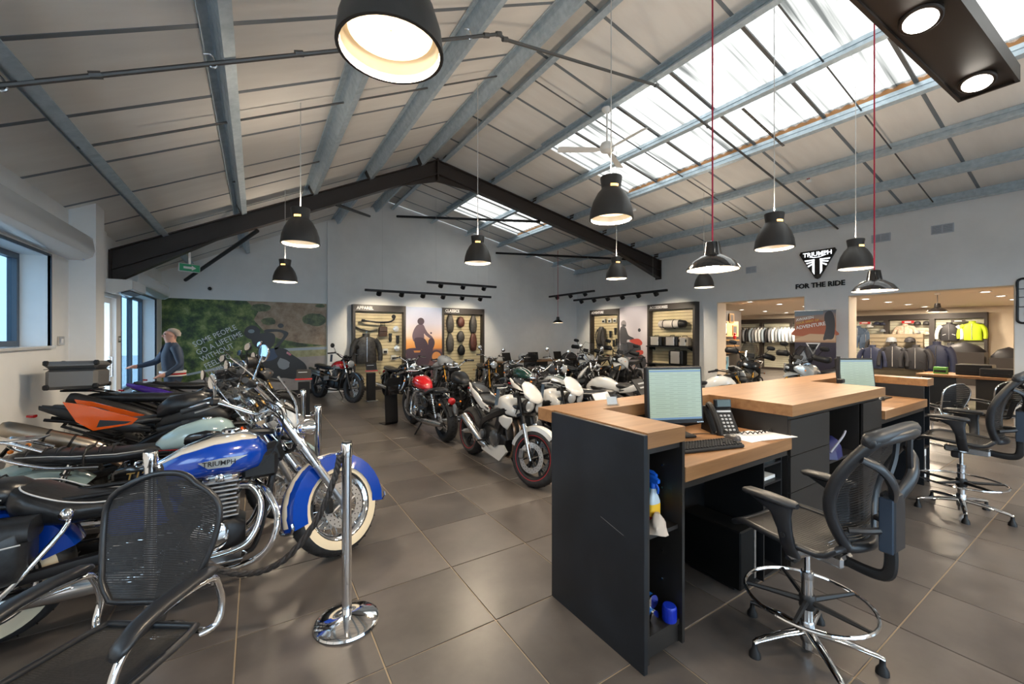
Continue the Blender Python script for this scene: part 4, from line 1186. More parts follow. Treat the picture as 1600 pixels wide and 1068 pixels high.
# simple chrome cantilever chairs at the service desk in the clothing room
for (x, y, r, lb) in ((8.6, 1.72, 62, 'chrome tube visitor chair beyond the far counter end'), (9.75, 1.35, 55, 'chrome tube visitor chair behind the far drawing stool')):
    visitor_chair(lb, (x, y, 0), math.radians(r), False, chrome=True).scale = (.9, .8, .84)
# chairs at the desk in the far right corner
visitor_chair('black mesh armchair left of the corner desk', (7.0, 10.35, 0), math.radians(100), False)
visitor_chair('black mesh armchair at the middle of the corner desk', (8.3, 10.0, 0), math.radians(80), False)
visitor_chair('black mesh armchair at the right end of the corner desk', (9.6, 10.2, 0), math.radians(120), False)
dk = thing('corner_desk', 'long oak topped desk in the far right corner', 'desk', (8.2, 11.1, 0))
obj('desk_top', MB().rbox((0, 0, .74), (3.6, .7, .04), .004), M_OAK, dk)
for x in (-1.7, 0, 1.7): obj('leg_panel', MB().mm(x - .02, x + .02, -.32, .32, 0, .72), M_BLACK, dk, None)
for k, (x, rz) in enumerate(((6.9, .2), (7.9, -.2), (9.0, .1))):
    lt = thing('laptop', ('left', 'middle', 'right')[k] + ' black laptop standing open on the corner desk', 'laptop', (x, 11.05, .76), rz + PI)
    obj('base', MB().rbox((0, 0, .01), (.36, .25, .02), .004), M_BLACK, lt); obj('lid', MB().box((0, -.16, .14), (.36, .012, .25), (.25, 0, 0)), M_BLACK, lt, None)
mg = thing('helmet', 'white helmet on the corner desk', 'helmet', (7.35, 11.0, .76))
obj('shell', MB().ball((0, 0, .12), (.13, .15, .125)), M_WHITE, mg); obj('visor', MB().ball((0, -.05, .13), (.115, .11, .07)), M_BLACKG, mg)

# ------------------------------------------------------------------ barrier posts and rope
def post(x, y, label):
    t = thing('barrier_post', label, 'barrier post', (x, y, 0), 0, 'chrome barrier posts')
    obj('base', MB().lathe([(.165, 0), (.17, .008), (.165, .018), (.15, .026), (.06, .040), (.03, .046)], 48), M_CHROME, t, 25)
    obj('pole', MB().lathe([(.0255, .04), (.0255, .915)], 24), M_CHROME, t)
    obj('collar', MB().lathe([(.029, .915), (.0295, .92), (.0295, .985), (.027, .99)], 24), M_CHROME, t)
    obj('cap', MB().lathe([(.027, .99), (.026, .999), (.002, 1.0)], 24), M_BLACKM, t)
    for a in (3.4, 1.2):
        obj('hook_ring', MB().tube([(.042 * math.cos(a) + .016 * math.cos(q) * math.cos(a), .042 * math.sin(a) + .016 * math.cos(q) * math.sin(a), .935 + .016 * math.sin(q)) for q in [2 * PI * k / 12 for k in range(12)]], .004, 6, closed=True), M_CHROME, t)
    return t
post(.423, 2.373, 'shiny chrome barrier post in front of the blue motorcycle')
post(-.455, 2.73, 'chrome barrier post behind the foreground armchair')
post(.44, 3.74, 'chrome barrier post behind the chrome headlamp of the blue motorcycle')
post(.43, 4.90, 'chrome barrier post beside the price stand in the left row')
def rope(pts, label, r=.0135):
    t = thing('barrier_rope', label, 'rope', (0, 0, 0))
    path = crv(pts, 22); n = len(path)
    for k in range(3):
        st = []
        for i, p in enumerate(path):
            a = i * .42 + 2 * PI * k / 3
            tt = (path[min(i + 1, n - 1)] - path[max(i - 1, 0)]).normalized()
            sd = tt.cross(Vector((0, 0, 1)))
            if sd.length < .01: sd = Vector((1, 0, 0))
            sd.normalize(); up = sd.cross(tt)
            st.append(p + sd * (r * .62 * math.cos(a)) + up * (r * .62 * math.sin(a)))
        obj('strand', MB().tube(st, r * .72, 6), noise_mat('black_rope', (.012, .010, .010), (.04, .033, .03), 80, .6), t, 60)
    for e, q in ((path[0], path[2]), (path[-1], path[-3])):
        obj('end_hook', MB().tube([e, e + (q - e) * .9], .015, 8), M_CHROME, t)
rope([(.385, 2.36, .93), (.36, 2.38, .80), (.27, 2.40, .58), (.12, 2.44, .40), (-.05, 2.52, .345), (-.22, 2.60, .42), (-.36, 2.67, .65), (-.42, 2.71, .92)], 'black twisted barrier rope sagging between the two front posts')
# ------------------------------------------------------------------ motorcycles
def paint(name, c, rough=.18, metal=0.0):
    return mat(name, c, rough, metal, coat=.8)
P_BLUE = paint('blue_paint', (.003, .052, .40)); P_CREAM = paint('cream_paint', (.70, .62, .50)); P_RED = paint('red_paint', (.46, .010, .014))
P_BLACK = paint('black_paint', (.008, .008, .009)); P_AQUA = paint('pale_aqua_paint', (.40, .55, .56)); P_ORANGE = paint('orange_paint', (.80, .11, .006))
P_WHITE = paint('pearl_white_paint', (.62, .62, .61)); P_GREEN = paint('dark_green_paint', (.012, .055, .042)); P_SILVER = paint('silver_paint', (.50, .53, .54), .25, .5)
P_GREY = paint('graphite_paint', (.06, .063, .07), .3); P_PURPLE = paint('purple_paint', (.06, .02, .30)); P_MATB = mat('satin_black', (.014, .015, .017), .38)
M_WW = mat('whitewall', (.72, .62, .45), .5); M_GOLD = mat('gold_fork', (.55, .28, .05), .25, .9); M_HEAD = mat('header_bronze', (.34, .25, .19), .28, 1)
M_SMOKE = clear_mat('smoked_screen', (.35, .36, .38), .15); M_DISC = mat('brake_steel', (.70, .70, .71), .30, .75)
M_RIMRED = mat('red_rim_tape', (.55, .02, .03), .4); M_LAMPON = mat('running_lamp', (1, 1, 1), .3, emit=(.85, .93, 1), es=5)
M_DARKMETAL = mat('engine_black', (.022, .022, .024), .35, .5); M_TITAN = mat('brushed_titanium', (.42, .37, .31), .28, 1)
M_SEAT = MATS['black_leather']; M_PIPING = mat('pale_piping', (.55, .55, .55), .5); M_BROWNS = noise_mat('brown_leather', (.045, .024, .016), (.075, .04, .026), 30, .42)
M_BOXALU = mat('box_aluminium', (.17, .165, .16), .40, .45); M_TAG = mat('blue_price_tag', (.025, .06, .11), .4); M_TAGW = mat('tag_print', (.6, .65, .7), .5)

def RY90(): return Matrix.Rotation(PI / 2, 4, 'X')      # lathe axis z -> y
def atM(x, y, z, R=None):
    M = Matrix.Translation((x, y, z))
    return M @ R if R is not None else M
def fwd(x, y, z, pitch=0): return Matrix.Translation((x, y, z)) @ Matrix.Rotation(PI / 2 + pitch, 4, 'Y')   # lathe axis z -> +x

def make_wheel(par, name, x, r, w, rim, S, T, front):
    A = atM(x, 0, r, RY90())
    prof = [(rim - .012, -w * .40), (rim + .008, -w * .47), (rim + (r - rim) * .45, -w * .5), (r - w * .20, -w * .44), (r - w * .065, -w * .27), (r, -w * .04), (r, w * .04), (r - w * .065, w * .27), (r - w * .20, w * .44), (rim + (r - rim) * .45, w * .5), (rim + .008, w * .47), (rim - .012, w * .40)]
    t = obj(name, MB().lathe(prof, 44, A, caps=False).xf(T), M_RUBBER, par, 40)
    if S['tread'] == 'block':
        kn = MB()
        for k in range(34):
            for q in (-.3, 0, .3):
                a = 2 * PI * (k + (.5 if q == 0 else 0)) / 34
                rr = r - abs(q) * w * .20
                kn.box((x + rr * math.cos(a), q * w, r + rr * math.sin(a)), (.014, w * .2, .034), (0, -a, 0))
        tag(obj('tread_block', kn.xf(T), M_RUBBER, t, None), kind='stuff')
    else:
        gr = MB()
        for k in range(26):
            for sg in (-1, 1):
                a = 2 * PI * (k + (.5 if sg > 0 else 0)) / 26
                rr = r - w * .024
                gr.box((x + rr * math.cos(a), sg * w * .15, r + rr * math.sin(a)), (.0035, w * .2, .006), (sg * .28, -a, sg * -.2))
        tag(obj('tread_groove', gr.xf(T), mat('groove', (.004, .004, .004), .9), t, None), kind='stuff')
    if S['whitewall']:
        for sg in (-1, 1):
            obj('whitewall', MB().lathe([(rim + .012, sg * w * .485), (rim + (r - rim) * .40, sg * (w * .5 + .003)), (rim + (r - rim) * .62, sg * (w * .5 + .001))], 44, A, caps=False).xf(T), M_WW, t)
    rp = [(rim - .022, -w * .36), (rim - .004, -w * .44), (rim + .006, -w * .46), (rim + .006, -w * .40), (rim - .012, -w * .2), (rim - .012, w * .2), (rim + .006, w * .40), (rim + .006, w * .46), (rim - .004, w * .44), (rim - .022, w * .36), (rim - .03, w * .15), (rim - .03, -w * .15), (rim - .022, -w * .36)]
    ro = obj('rim', MB().lathe(rp, 44, A, caps=False).xf(T), S['rim_mat'], t, 40)
    if S['pin']:
        for sg in (-1, 1):
            obj('rim_tape', MB().lathe([(rim + .003, sg * w * .468), (rim + .008, sg * w * .476)], 44, A, caps=False).xf(T), M_RIMRED, ro)
    hub = MB().lathe([(.02, -w * .62), (.032, -w * .55), (.03, -w * .3), (.026, 0), (.03, w * .3), (.032, w * .55), (.02, w * .62)], 16, A)
    obj('hub', hub.xf(T), M_ALU if S['wire'] else S['rim_mat'], t)
    if S['wire']:
        sp = MB(); n = S['nspoke']
        for k in range(n):
            a = 2 * PI * k / n; sg = 1 if k % 2 else -1; b = a + (.34 if (k // 2) % 2 else -.34)
            sp.tube([(x + .035 * math.cos(b), sg * w * .45, r + .035 * math.sin(b)), (x + (rim - .02) * math.cos(a), sg * w * .06, r + (rim - .02) * math.sin(a))], .0022, 4, caps=False)
        tag(obj('spokes', sp.xf(T), M_CHROME, t, None), kind='stuff')
    else:
        for k in range(5):
            a = 2 * PI * k / 5 + .3
            sp = MB()
            for q in (-.10, .10):
                sp.tube([(x + .02 * math.cos(a), 0, r + .02 * math.sin(a)), (x + rim * .5 * math.cos(a + q * .6), 0, r + rim * .5 * math.sin(a + q * .6)), (x + (rim - .02) * math.cos(a + q * 1.6), 0, r + (rim - .02) * math.sin(a + q * 1.6))], [.02, .014, .013], 6, caps=False)
            obj('spoke', sp.xf(T), S['rim_mat'], t, 50)
    # brake discs
    R0 = S['disc_f'] if front else S['disc_r']
    sides = (S['disc_sides'] if front else (-1,))
    for sg in sides:
        yy = sg * w * .66
        d = MB().lathe([(R0 * .66, yy - .0025), (R0, yy - .0025), (R0, yy + .0025), (R0 * .66, yy + .0025), (R0 * .66, yy - .0025)], 40, A, caps=False)
        do = obj('brake_disc', d.xf(T), M_DISC, t, 30)
        ca = MB()
        for k in range(6):
            a = 2 * PI * k / 6
            ca.tube([(x + .03 * math.cos(a), -yy, r + .03 * math.sin(a)), (x + R0 * .68 * math.cos(a + .35), -yy, r + R0 * .68 * math.sin(a + .35))], [.012, .007], 6, caps=False)
        obj('disc_carrier', ca.xf(T), M_ALU if S['wire'] else M_DARKMETAL, do, 50)
        hl = MB()
        for k in range(20):
            a = 2 * PI * k / 20
            for rr in (.76, .90):
                hl.lathe([(.0045, -.0036), (.0045, .0036)], 6, atM(x + R0 * rr * math.cos(a + rr), -yy, r + R0 * rr * math.sin(a + rr), RY90()))
        tag(obj('vent_holes', hl.xf(T), M_BLACK, do, None), kind='stuff')
        cx, cz = (x - R0 * .78, r + .02) if front else (x + R0 * .75, r + .05)
        obj('caliper', MB().rbox((cx, -yy - sg * .012, cz), (.055, .05, .10), .012).xf(T), S['caliper'], par)
    return t

BASE = dict(wb=1.45, rf=.315, rr=.315, wf=.10, wr=.14, rimf=.235, rimr=.225, rake=26, steer=0, wire=True, nspoke=36, tread='road', whitewall=False, pin=False, rim_mat=M_CHROME,
            disc_f=.155, disc_r=.125, disc_sides=(-1,), caliper=M_DARKMETAL, style='classic', fork_mat=M_CHROME, slider=M_ALU, gaiter=False, fork_len=.70, fork_w=.095,
            tank=P_BLACK, tank2=None, badge='chrome', tank_dz=0.0, tank_s=1.0, seat=M_SEAT, seat_kind='bench', side=P_BLACK, fender=P_BLACK, bar_w=.38, bar_rise=.10, bar_pull=.10, mirror='round',
            headlight='round', head_mat=M_CHROME, engine=M_ALU, covers=M_CHROME, exhaust='twin', exh_mat=M_CHROME, lift=0.0, screen=None, rack=False, topbox=False, plate=True, tag=False, stand=True, indicators=True)

def motorcycle(label, loc, rz, lean=3.0, **kw):
    S = dict(BASE); S.update(kw)
    t = thing('motorcycle', label, 'motorcycle', loc, rz, S.get('group'))
    t.rotation_euler = (math.radians(-lean), 0, rz)
    wb = S['wb']; xr, xf = -wb / 2, wb / 2
    rk = math.radians(S['rake']); L = S['lift']; st = S['style']
    fd = Vector((-math.sin(rk), 0, math.cos(rk)))
    ax = Vector((xf, 0, S['rf'])); off = Vector((-.055, 0, -.0))
    top = ax + fd * S['fork_len']
    T = Matrix.Translation(ax + off) @ Matrix.Rotation(math.radians(S['steer']), 4, fd) @ Matrix.Translation(-(ax + off))
    I4 = Matrix.Identity(4)
    P = lambda n, mb, m, par=t, sm=40: obj(n, mb, m, par, sm)
    # wheels
    make_wheel(t, 'front_wheel', xf, S['rf'], S['wf'], S['rimf'], S, T, True)
    make_wheel(t, 'rear_wheel', xr, S['rr'], S['wr'], S['rimr'], S, I4, False)
    # fork
    fw = S['fork_w']
    fk = MB(); sl = MB()
    for sg in (-1, 1):
        y = sg * fw
        o = Vector((0, y, 0))
        sl.tube([ax + o - fd * .03, ax + o + fd * .05, ax + o + fd * (S['fork_len'] * .52)], [.020, .027, .027], 12)
        fk.tube([ax + o + fd * (S['fork_len'] * .5), top + o + fd * .02], .0205, 12)
    f = P('fork_tubes', fk.xf(T), S['fork_mat'])
    P('fork_sliders', sl.xf(T), S['slider'], f)
    if S['gaiter']:
        gt = MB()
        for sg in (-1, 1):
            pts = []; rs = []
            for k in range(19):
                q = S['fork_len'] * (.50 + .24 * k / 18); pts.append(ax + Vector((0, sg * fw, 0)) + fd * q); rs.append(.036 if k % 2 else .029)
            gt.tube(pts, rs, 12)
        P('fork_gaiters', gt.xf(T), M_RUBBER, f, None)
    yk = MB()
    for q in (.66, .98):
        c = ax + fd * (S['fork_len'] * q)
        yk.box((c.x - .02, 0, c.z), (.075, 2 * fw + .06, .03), (0, -rk, 0))
    P('yokes', yk.xf(T), M_DARKMETAL if st != 'cruiser' else M_CHROME, f, None)
    P('axle', MB().tube([(xf, -fw - .03, S['rf']), (xf, fw + .03, S['rf'])], .013, 8).xf(T), M_STEEL, f)
    # handlebar
    hb = top + fd * .035 + Vector((-.02, 0, .0))
    bw, br, bp = S['bar_w'], S['bar_rise'], S['bar_pull']
    bar = crv([(hb.x - bp, -bw, hb.z + br - .02), (hb.x - bp * .62, -bw * .62, hb.z + br), (hb.x - .0, -.13, hb.z + .02), (hb.x, 0, hb.z), (hb.x - .0, .13, hb.z + .02), (hb.x - bp * .62, bw * .62, hb.z + br), (hb.x - bp, bw, hb.z + br - .02)], 5)
    h = P('handlebar', MB().tube(bar, .0125, 10).xf(T), S.get('bar_mat', M_CHROME))
    for sg in (-1, 1):
        p0 = Vector((hb.x - bp, sg * bw, hb.z + br - .02)); p1 = Vector((hb.x - bp * .62, sg * bw * .62, hb.z + br)); dv = (p1 - p0)
        P('grip', MB().tube([p0 - dv * .02, p0 + dv * .85], .018, 10).xf(T), M_RUBBER, h)
        P('switch_pod', MB().rbox(tuple(p0 + dv * 1.05), (.05, .045, .05), .01).xf(T), M_BLACK, h)
        P('lever', MB().tube(crv([p0 + dv * 1.05 + Vector((.03, 0, 0)), p0 + dv * .7 + Vector((.075, 0, -.01)), p0 + dv * .05 + Vector((.06, 0, -.015))], 4), .006, 6).xf(T), S.get('lever_mat', M_ALU), h)
        if S['mirror']:
            ms = Vector((p1.x, p1.y, p1.z)); mh = Vector((hb.x - bp * .5 + S.get('mir_x', 0), sg * (bw * .62 + .09), hb.z + br + .17 + S.get('mir_dz', 0)))
            P('mirror_stem', MB().tube(crv([ms, ms + Vector((.02, sg * .02, .07)), mh], 4), .006, 6).xf(T), S.get('mir_mat', M_CHROME), h)
            if S['mirror'] == 'round':
                M = atM(mh.x, mh.y, mh.z, Matrix.Rotation(-PI / 2, 4, 'Y'))
                mo = P('mirror', MB().lathe([(.002, -.025), (.03, -.022), (.053, -.004), (.055, .004), (.05, .005)], 22, M).xf(T), S.get('mir_mat', M_CHROME), h)
                P('mirror_face', MB().lathe([(.05, .0055), (.001, .0056)], 22, M, caps=False).xf(T), M_MIRROR, h)
            else:
                P('mirror', MB().loft([(mh.x + .02, mh.y, mh.z, .04, .025, .025, 2.6), (mh.x + .01, mh.y, mh.z, .075, .042, .042, 2.6), (mh.x - .008, mh.y, mh.z, .08, .045, .045, 2.6)], 16).xf(T), M_BLACK, h)
                P('mirror_face', MB().loft([(mh.x - .008, mh.y, mh.z, .072, .039, .039, 2.6), (mh.x - .010, mh.y, mh.z, .070, .037, .037, 2.6)], 16).xf(T), M_MIRROR, h)
        if S.get('handguard'):
            P('handguard', MB().tube(crv([p0 + Vector((.01, sg * .015, 0)), p0 + Vector((.10, sg * .0, .0)), p1 + Vector((.10, 0, .0)), p1 + Vector((.03, -sg * .02, -.01))], 4), .03, 8, flat=1.9).xf(T), M_BLACK, h)
    # clocks
    if S.get('clocks', 'twin') == 'twin':
        for sg in (-1, 1):
            M = atM(hb.x + .055, sg * .06, hb.z + .045, Matrix.Rotation(-.55, 4, 'Y'))
            c = P('instrument', MB().lathe([(.03, -.045), (.05, -.03), (.052, .005), (.046, .008)], 20, M).xf(T), M_CHROME if st in ('classic', 'cruiser') else M_BLACK)
            P('dial', MB().lathe([(.045, .0075), (.001, .008)], 20, M, caps=False).xf(T), M_BLACKG, c)
    else:
        c = P('instrument', MB().rbox((hb.x + .06, 0, hb.z + .06), (.03, .15, .09), .01, (0, -.5, 0)).xf(T), M_BLACK)
        P('dial', MB().box((hb.x + .045, 0, hb.z + .066), (.004, .125, .068), (0, -.5, 0)).xf(T), M_BLACKG, c, None)
    # headlight
    hz = S.get('head_z', top.z - .10); hx = ax.x + fd.x * ((hz - ax.z) / fd.z) + .11
    hl = S['headlight']
    if hl == 'round':
        hr = S.get('head_r', .088)
        o = P('headlight', MB().lathe([(.015, -.13), (hr * .55, -.115), (hr * .9, -.06), (hr, 0), (hr * 1.04, .006), (hr * 1.04, .022), (hr * .95, .026)], 28, fwd(hx, 0, hz)).xf(T), S['head_mat'])
        P('lens', MB().lathe([(hr * .95, .024), (hr * .6, .036), (.001, .04)], 28, fwd(hx, 0, hz), caps=False).xf(T), M_LAMPON if S.get('lit') else M_LENS, o)
        P('bracket', MB().tube([(hx - .03, -fw - .01, hz), (hx - .03, fw + .01, hz)], .009, 8).xf(T), S['head_mat'], o)
    elif hl == 'bug':
        o = None
        for sg in (-1, 1):
            M = atM(hx, sg * .075, hz, Matrix.Rotation(sg * .10, 4, 'Z') @ Matrix.Rotation(PI / 2 + .12, 4, 'Y'))
            o = P('headlight', MB().lathe([(.02, -.09), (.055, -.06), (.074, 0), (.076, .012), (.068, .016)], 22, M).xf(T), M_BLACK)
            P('lens', MB().lathe([(.069, .014), (.04, .03), (.001, .034)], 22, M, caps=False).xf(T), M_LENS, o)
        P('fly_screen', MB().loft([(hx + .05, 0, hz + .05, .05, .01, .02, 2.2), (hx + .03, 0, hz + .075, .12, .03, .05, 2.2), (hx - .03, 0, hz + .12, .155, .06, .06, 2.2), (hx - .10, 0, hz + .20, .13, .03, .04, 2.2), (hx - .13, 0, hz + .24, .06, .008, .008, 2.2)], 16).xf(T), S.get('screen_mat', S['tank']))
    elif hl == 'adventure':
        o = P('headlight', MB().loft([(hx - .10, 0, hz, .15, .08, .08, 3), (hx - .02, 0, hz, .14, .075, .07, 3), (hx + .04, 0, hz - .01, .10, .05, .045, 3)], 18).xf(T), M_BLACK)
        for sg in (-1, 1):
            P('lens', MB().ball((hx + .015, sg * .075, hz - .005), (.035, .052, .04)).xf(T), M_LENS, o)
        P('beak', MB().loft([(hx - .12, 0, hz - .10, .13, .02, .035, 2.4), (hx + .02, 0, hz - .10, .105, .025, .03, 2.4), (hx + .16, 0, hz - .125, .06, .02, .02, 2.4), (hx + .26, 0, hz - .155, .015, .008, .008, 2.4)], 16).xf(T), S['side'])
        for sg in (-1, 1):
            P('cowl', MB().loft([(hx - .28, sg * .20, hz - .12, .02, .09, .12, 2.6), (hx - .15, sg * .195, hz - .06, .03, .10, .12, 2.6), (hx - .02, sg * .15, hz - .02, .03, .09, .08, 2.6), (hx + .05, sg * .09, hz + .0, .012, .03, .03, 2.6)], 14), S['side'])
    elif hl == 'cowl':
        o = P('headlight', MB().lathe([(.05, -.10), (.085, -.05), (.09, 0), (.08, .02)], 24, fwd(hx, 0, hz)).xf(T), M_CHROME)
        P('lens', MB().lathe([(.08, .02), (.05, .035), (.001, .04)], 24, fwd(hx, 0, hz), caps=False).xf(T), M_LENS, o)
        P('fairing', MB().loft([(hx + .01, 0, hz + .10, .09, .02, .02, 2.2), (hx - .02, 0, hz + .10, .14, .05, .10, 2.4), (hx - .12, 0, hz + .10, .19, .11, .18, 2.4), (hx - .22, 0, hz + .10, .20, .14, .17, 2.4), (hx - .28, 0, hz + .10, .17, .13, .10, 2.4)], 20).xf(T), S.get('screen_mat', S['tank']))
    if S['screen']:
        sw, shh, smat = S['screen']
        vs = []; rows, cols = 8, 10
        x0 = hx - .02 - S.get('screen_back', .0)
        for i in range(rows + 1):
            f_ = i / rows
            for j in range(cols + 1):
                s_ = 2 * j / cols - 1
                ww = sw * (1 - .35 * f_ ** 3) * (1 if f_ > .12 else .8 + 1.6 * f_)
                vs.append((x0 - .30 * f_ * shh / .4 - .14 * s_ * s_, s_ * ww, hz + .06 + f_ * shh))
        P('windscreen', MB().add(vs, [(i * (cols + 1) + j, i * (cols + 1) + j + 1, (i + 1) * (cols + 1) + j + 1, (i + 1) * (cols + 1) + j) for i in range(rows) for j in range(cols)]).xf(T), smat, t, 60)
        ed = [vs[i * (cols + 1)] for i in range(rows + 1)] + [vs[rows * (cols + 1) + j] for j in range(1, cols + 1)] + [vs[i * (cols + 1) + cols] for i in range(rows - 1, -1, -1)]
        P('screen_edge', MB().tube(ed, .004, 6).xf(T), M_CHROME if st == 'cruiser' else M_BLACK, t)
    # front fender
    def fender(cx, cz, r, w, a0, a1, m, par=t, Tm=I4, deep=.04, nm='front_fender'):
        rs = []
        n = 16
        for i in range(n + 1):
            a = math.radians(a0 + (a1 - a0) * i / n)
            rr = []
            sc = 1.0
            if i in (0, n): sc = .9
            outer = [(-w * sc, -deep), (-w * .92 * sc, -.004), (-w * .5 * sc, .008), (0, .012), (w * .5 * sc, .008), (w * .92 * sc, -.004), (w * sc, -deep)]
            inner = [(w * .94 * sc, -deep), (w * .86 * sc, -.008), (0, .006), (-w * .86 * sc, -.008), (-w * .94 * sc, -deep)]
            for (yy, dr) in outer + inner:
                q = r + dr
                rr.append((cx + q * math.cos(a), yy, cz + q * math.sin(a)))
            rs.append(rr)
        return P(nm, MB().rings(rs).xf(Tm), m, par, 45)
    xs = top.x; zt = top.z
    if st == 'cruiser':
        ff = fender(xf, S['rf'], S['rf'] + .03, .085, -8, 192, S['fender'], t, T, .10)
        fender(xf, S['rf'], S['rf'] + .036, .045, -4, 188, P_CREAM, ff, T, .004, 'fender_panel')
        P('fender_trim', MB().tube([(xf + (S['rf'] + .045) * math.cos(math.radians(a)), y, S['rf'] + (S['rf'] + .045) * math.sin(math.radians(a)) - .02) for a, y in ((4, -.087), (0, -.09), (-4, -.06), (-5, 0), (-4, .06), (0, .09), (4, .087))], .010, 6).xf(T), M_CHROME, ff)
        P('fender_trim', MB().tube([(xf + (S['rf'] + .04) * math.cos(math.radians(a)), y, S['rf'] + (S['rf'] + .04) * math.sin(math.radians(a))) for a, y in ((184, -.087), (189, -.09), (193, -.06), (194, 0), (193, .06), (189, .09), (184, .087))], .010, 6).xf(T), M_CHROME, ff)
    elif st == 'adventure':
        fender(xf, S['rf'], S['rf'] + .03, .065, 40, 165, P_MATB, t, T, .03)
    elif st == 'naked':
        fender(xf, S['rf'], S['rf'] + .022, .062, 48, 165, S['fender'], t, T, .05)
    else:
        fender(xf, S['rf'], S['rf'] + .028, .058, 35, 165, S['fender'], t, T, .03)
        ffs = MB()
        for sg in (-1, 1):
            ffs.tube([(xf + .10, sg * .06, S['rf'] + S['rf'] * .95), (xf - .01, sg * (fw - .01), S['rf'] + .20)], .006, 6)
        P('fender_stay', ffs.xf(T), M_CHROME if S['head_mat'] == M_CHROME else M_BLACK, t)
    # frame
    fr = MB(); zl = .20 + L
    if st in ('classic', 'scrambler', 'cruiser', 'bobber'):
        fr.tube(crv([(xs + .02, 0, zt - .10), (xs - .2, 0, zt - .11), (xs - .42, 0, .70 + L)], 4), .022, 8)
        for sg in (-1, 1):
            fr.tube(crv([(xs + .055, sg * .02, zt - .22), (xs - .02, sg * .09, .50 + L), (xs - .08, sg * .11, zl + .06), (xs - .18, sg * .12, zl), (-.20, sg * .13, zl), (-.27, sg * .13, .32 + L), (-.28, sg * .12, .50 + L), (-.30, sg * .11, .66 + L)], 4), .016, 8)
            fr.tube([(-.05, sg * .10, .70 + L), (xr + .15, sg * .11, .70 + L), (xr - .08, sg * .11, .73 + L)], .013, 8)
    else:
        for sg in (-1, 1):
            fr.tube(crv([(xs + .03, sg * .05, zt - .12), (xs - .10, sg * .15, zt - .18), (xs - .36, sg * .16, .62 + L), (-.22, sg * .14, .48 + L), (-.24, sg * .13, .30 + L)], 5), .024, 8, flat=1.5)
            fr.tube([(-.12, sg * .12, .66 + L), (xr - .05, sg * .08, .80 + L)], .013, 8)
            fr.tube([(-.22, sg * .12, .50 + L), (xr + .05, sg * .09, .74 + L)], .011, 8)
    P('frame', fr, S.get('frame_mat', M_DARKMETAL), t)
    # swing arm, shocks, chain
    sa = MB()
    for sg in (-1, 1):
        sa.tube([(-.24, sg * .10, .37 + L * .8), ((xr - .24) / 2, sg * .115, .35 + L * .5), (xr, sg * (S['wr'] * .62 + .03), S['rr'])], [.025, .024, .02], 8, flat=1.4)
    s_ = P('swing_arm', sa, S.get('swing_mat', M_DARKMETAL), t)
    P('rear_axle', MB().tube([(xr, -S['wr'] * .62 - .06, S['rr']), (xr, S['wr'] * .62 + .06, S['rr'])], .014, 8), M_STEEL, s_)
    P('sprocket', MB().lathe([(.09, -.004), (.09, .004)], 26, atM(xr, .085, S['rr'], RY90())), M_STEEL, s_)
    P('chain', MB().tube([(xr, .085, S['rr'] + .088), (-.2, .085, .40 + L), (-.2, .085, .30 + L), (xr, .085, S['rr'] - .088)], .007, 6, closed=True), M_DARKMETAL, s_)
    if st in ('classic', 'scrambler', 'cruiser'):
        for sg in (-1, 1):
            a = Vector((xr + .16, sg * .135, .70 + L)); b = Vector((xr + .04, sg * .135, S['rr'] + .05))
            sh = P('shock', MB().tube([a, b], .018, 10), M_CHROME, t)
            co = []
            for k in range(80):
                q = a + (b - a) * (.12 + .70 * k / 79); an = k * .62
                co.append(q + Vector((.028 * math.cos(an), .028 * math.sin(an), 0)))
            P('spring', MB().tube(co, .0045, 5), M_BLACK if st != 'cruiser' else M_CHROME, sh)
    else:
        co = []
        for k in range(60):
            co.append((-.30 - .06 * k / 59 + .032 * math.cos(k * .6), .032 * math.sin(k * .6), .42 + .22 * k / 59 + L))
        P('spring', MB().tube(co, .006, 5), S.get('spring_mat', M_BLACK), t)
    # engine
    EX = xs - .30; ez = .36 + L
    cc = MB().loft([(-.24, 0, ez, .10, .10, .10, 4), (-.20, 0, ez, .13, .13, .12, 4), (EX - .02, 0, ez - .01, .145, .13, .13, 4), (EX + .10, 0, ez - .02, .14, .11, .12, 4), (EX + .16, 0, ez - .03, .11, .07, .09, 4)], 20)
    e = P('engine', cc, S['engine'], t)
    for sg, rr_, xx in ((-1, .098, EX - .02), (1, .088, EX + .03), (-1, .055, -.17), (1, .06, -.16)):
        P('engine_cover', MB().lathe([(rr_, 0), (rr_ * .98, .03), (rr_ * .7, .045), (.002, .05)], 26, atM(xx, sg * .135, ez, Matrix.Rotation(-sg * PI / 2, 4, 'X'))), S['covers'], e)
        for k in range(6):
            a = 2 * PI * k / 6
            P('cover_bolt', MB().lathe([(.006, 0), (.006, .008)], 6, atM(xx + rr_ * .88 * math.cos(a), sg * .165, ez + rr_ * .88 * math.sin(a), Matrix.Rotation(-sg * PI / 2, 4, 'X'))), M_STEEL, e)
    zc0, zc1 = ez + .10, min(zt - .21, ez + .36)
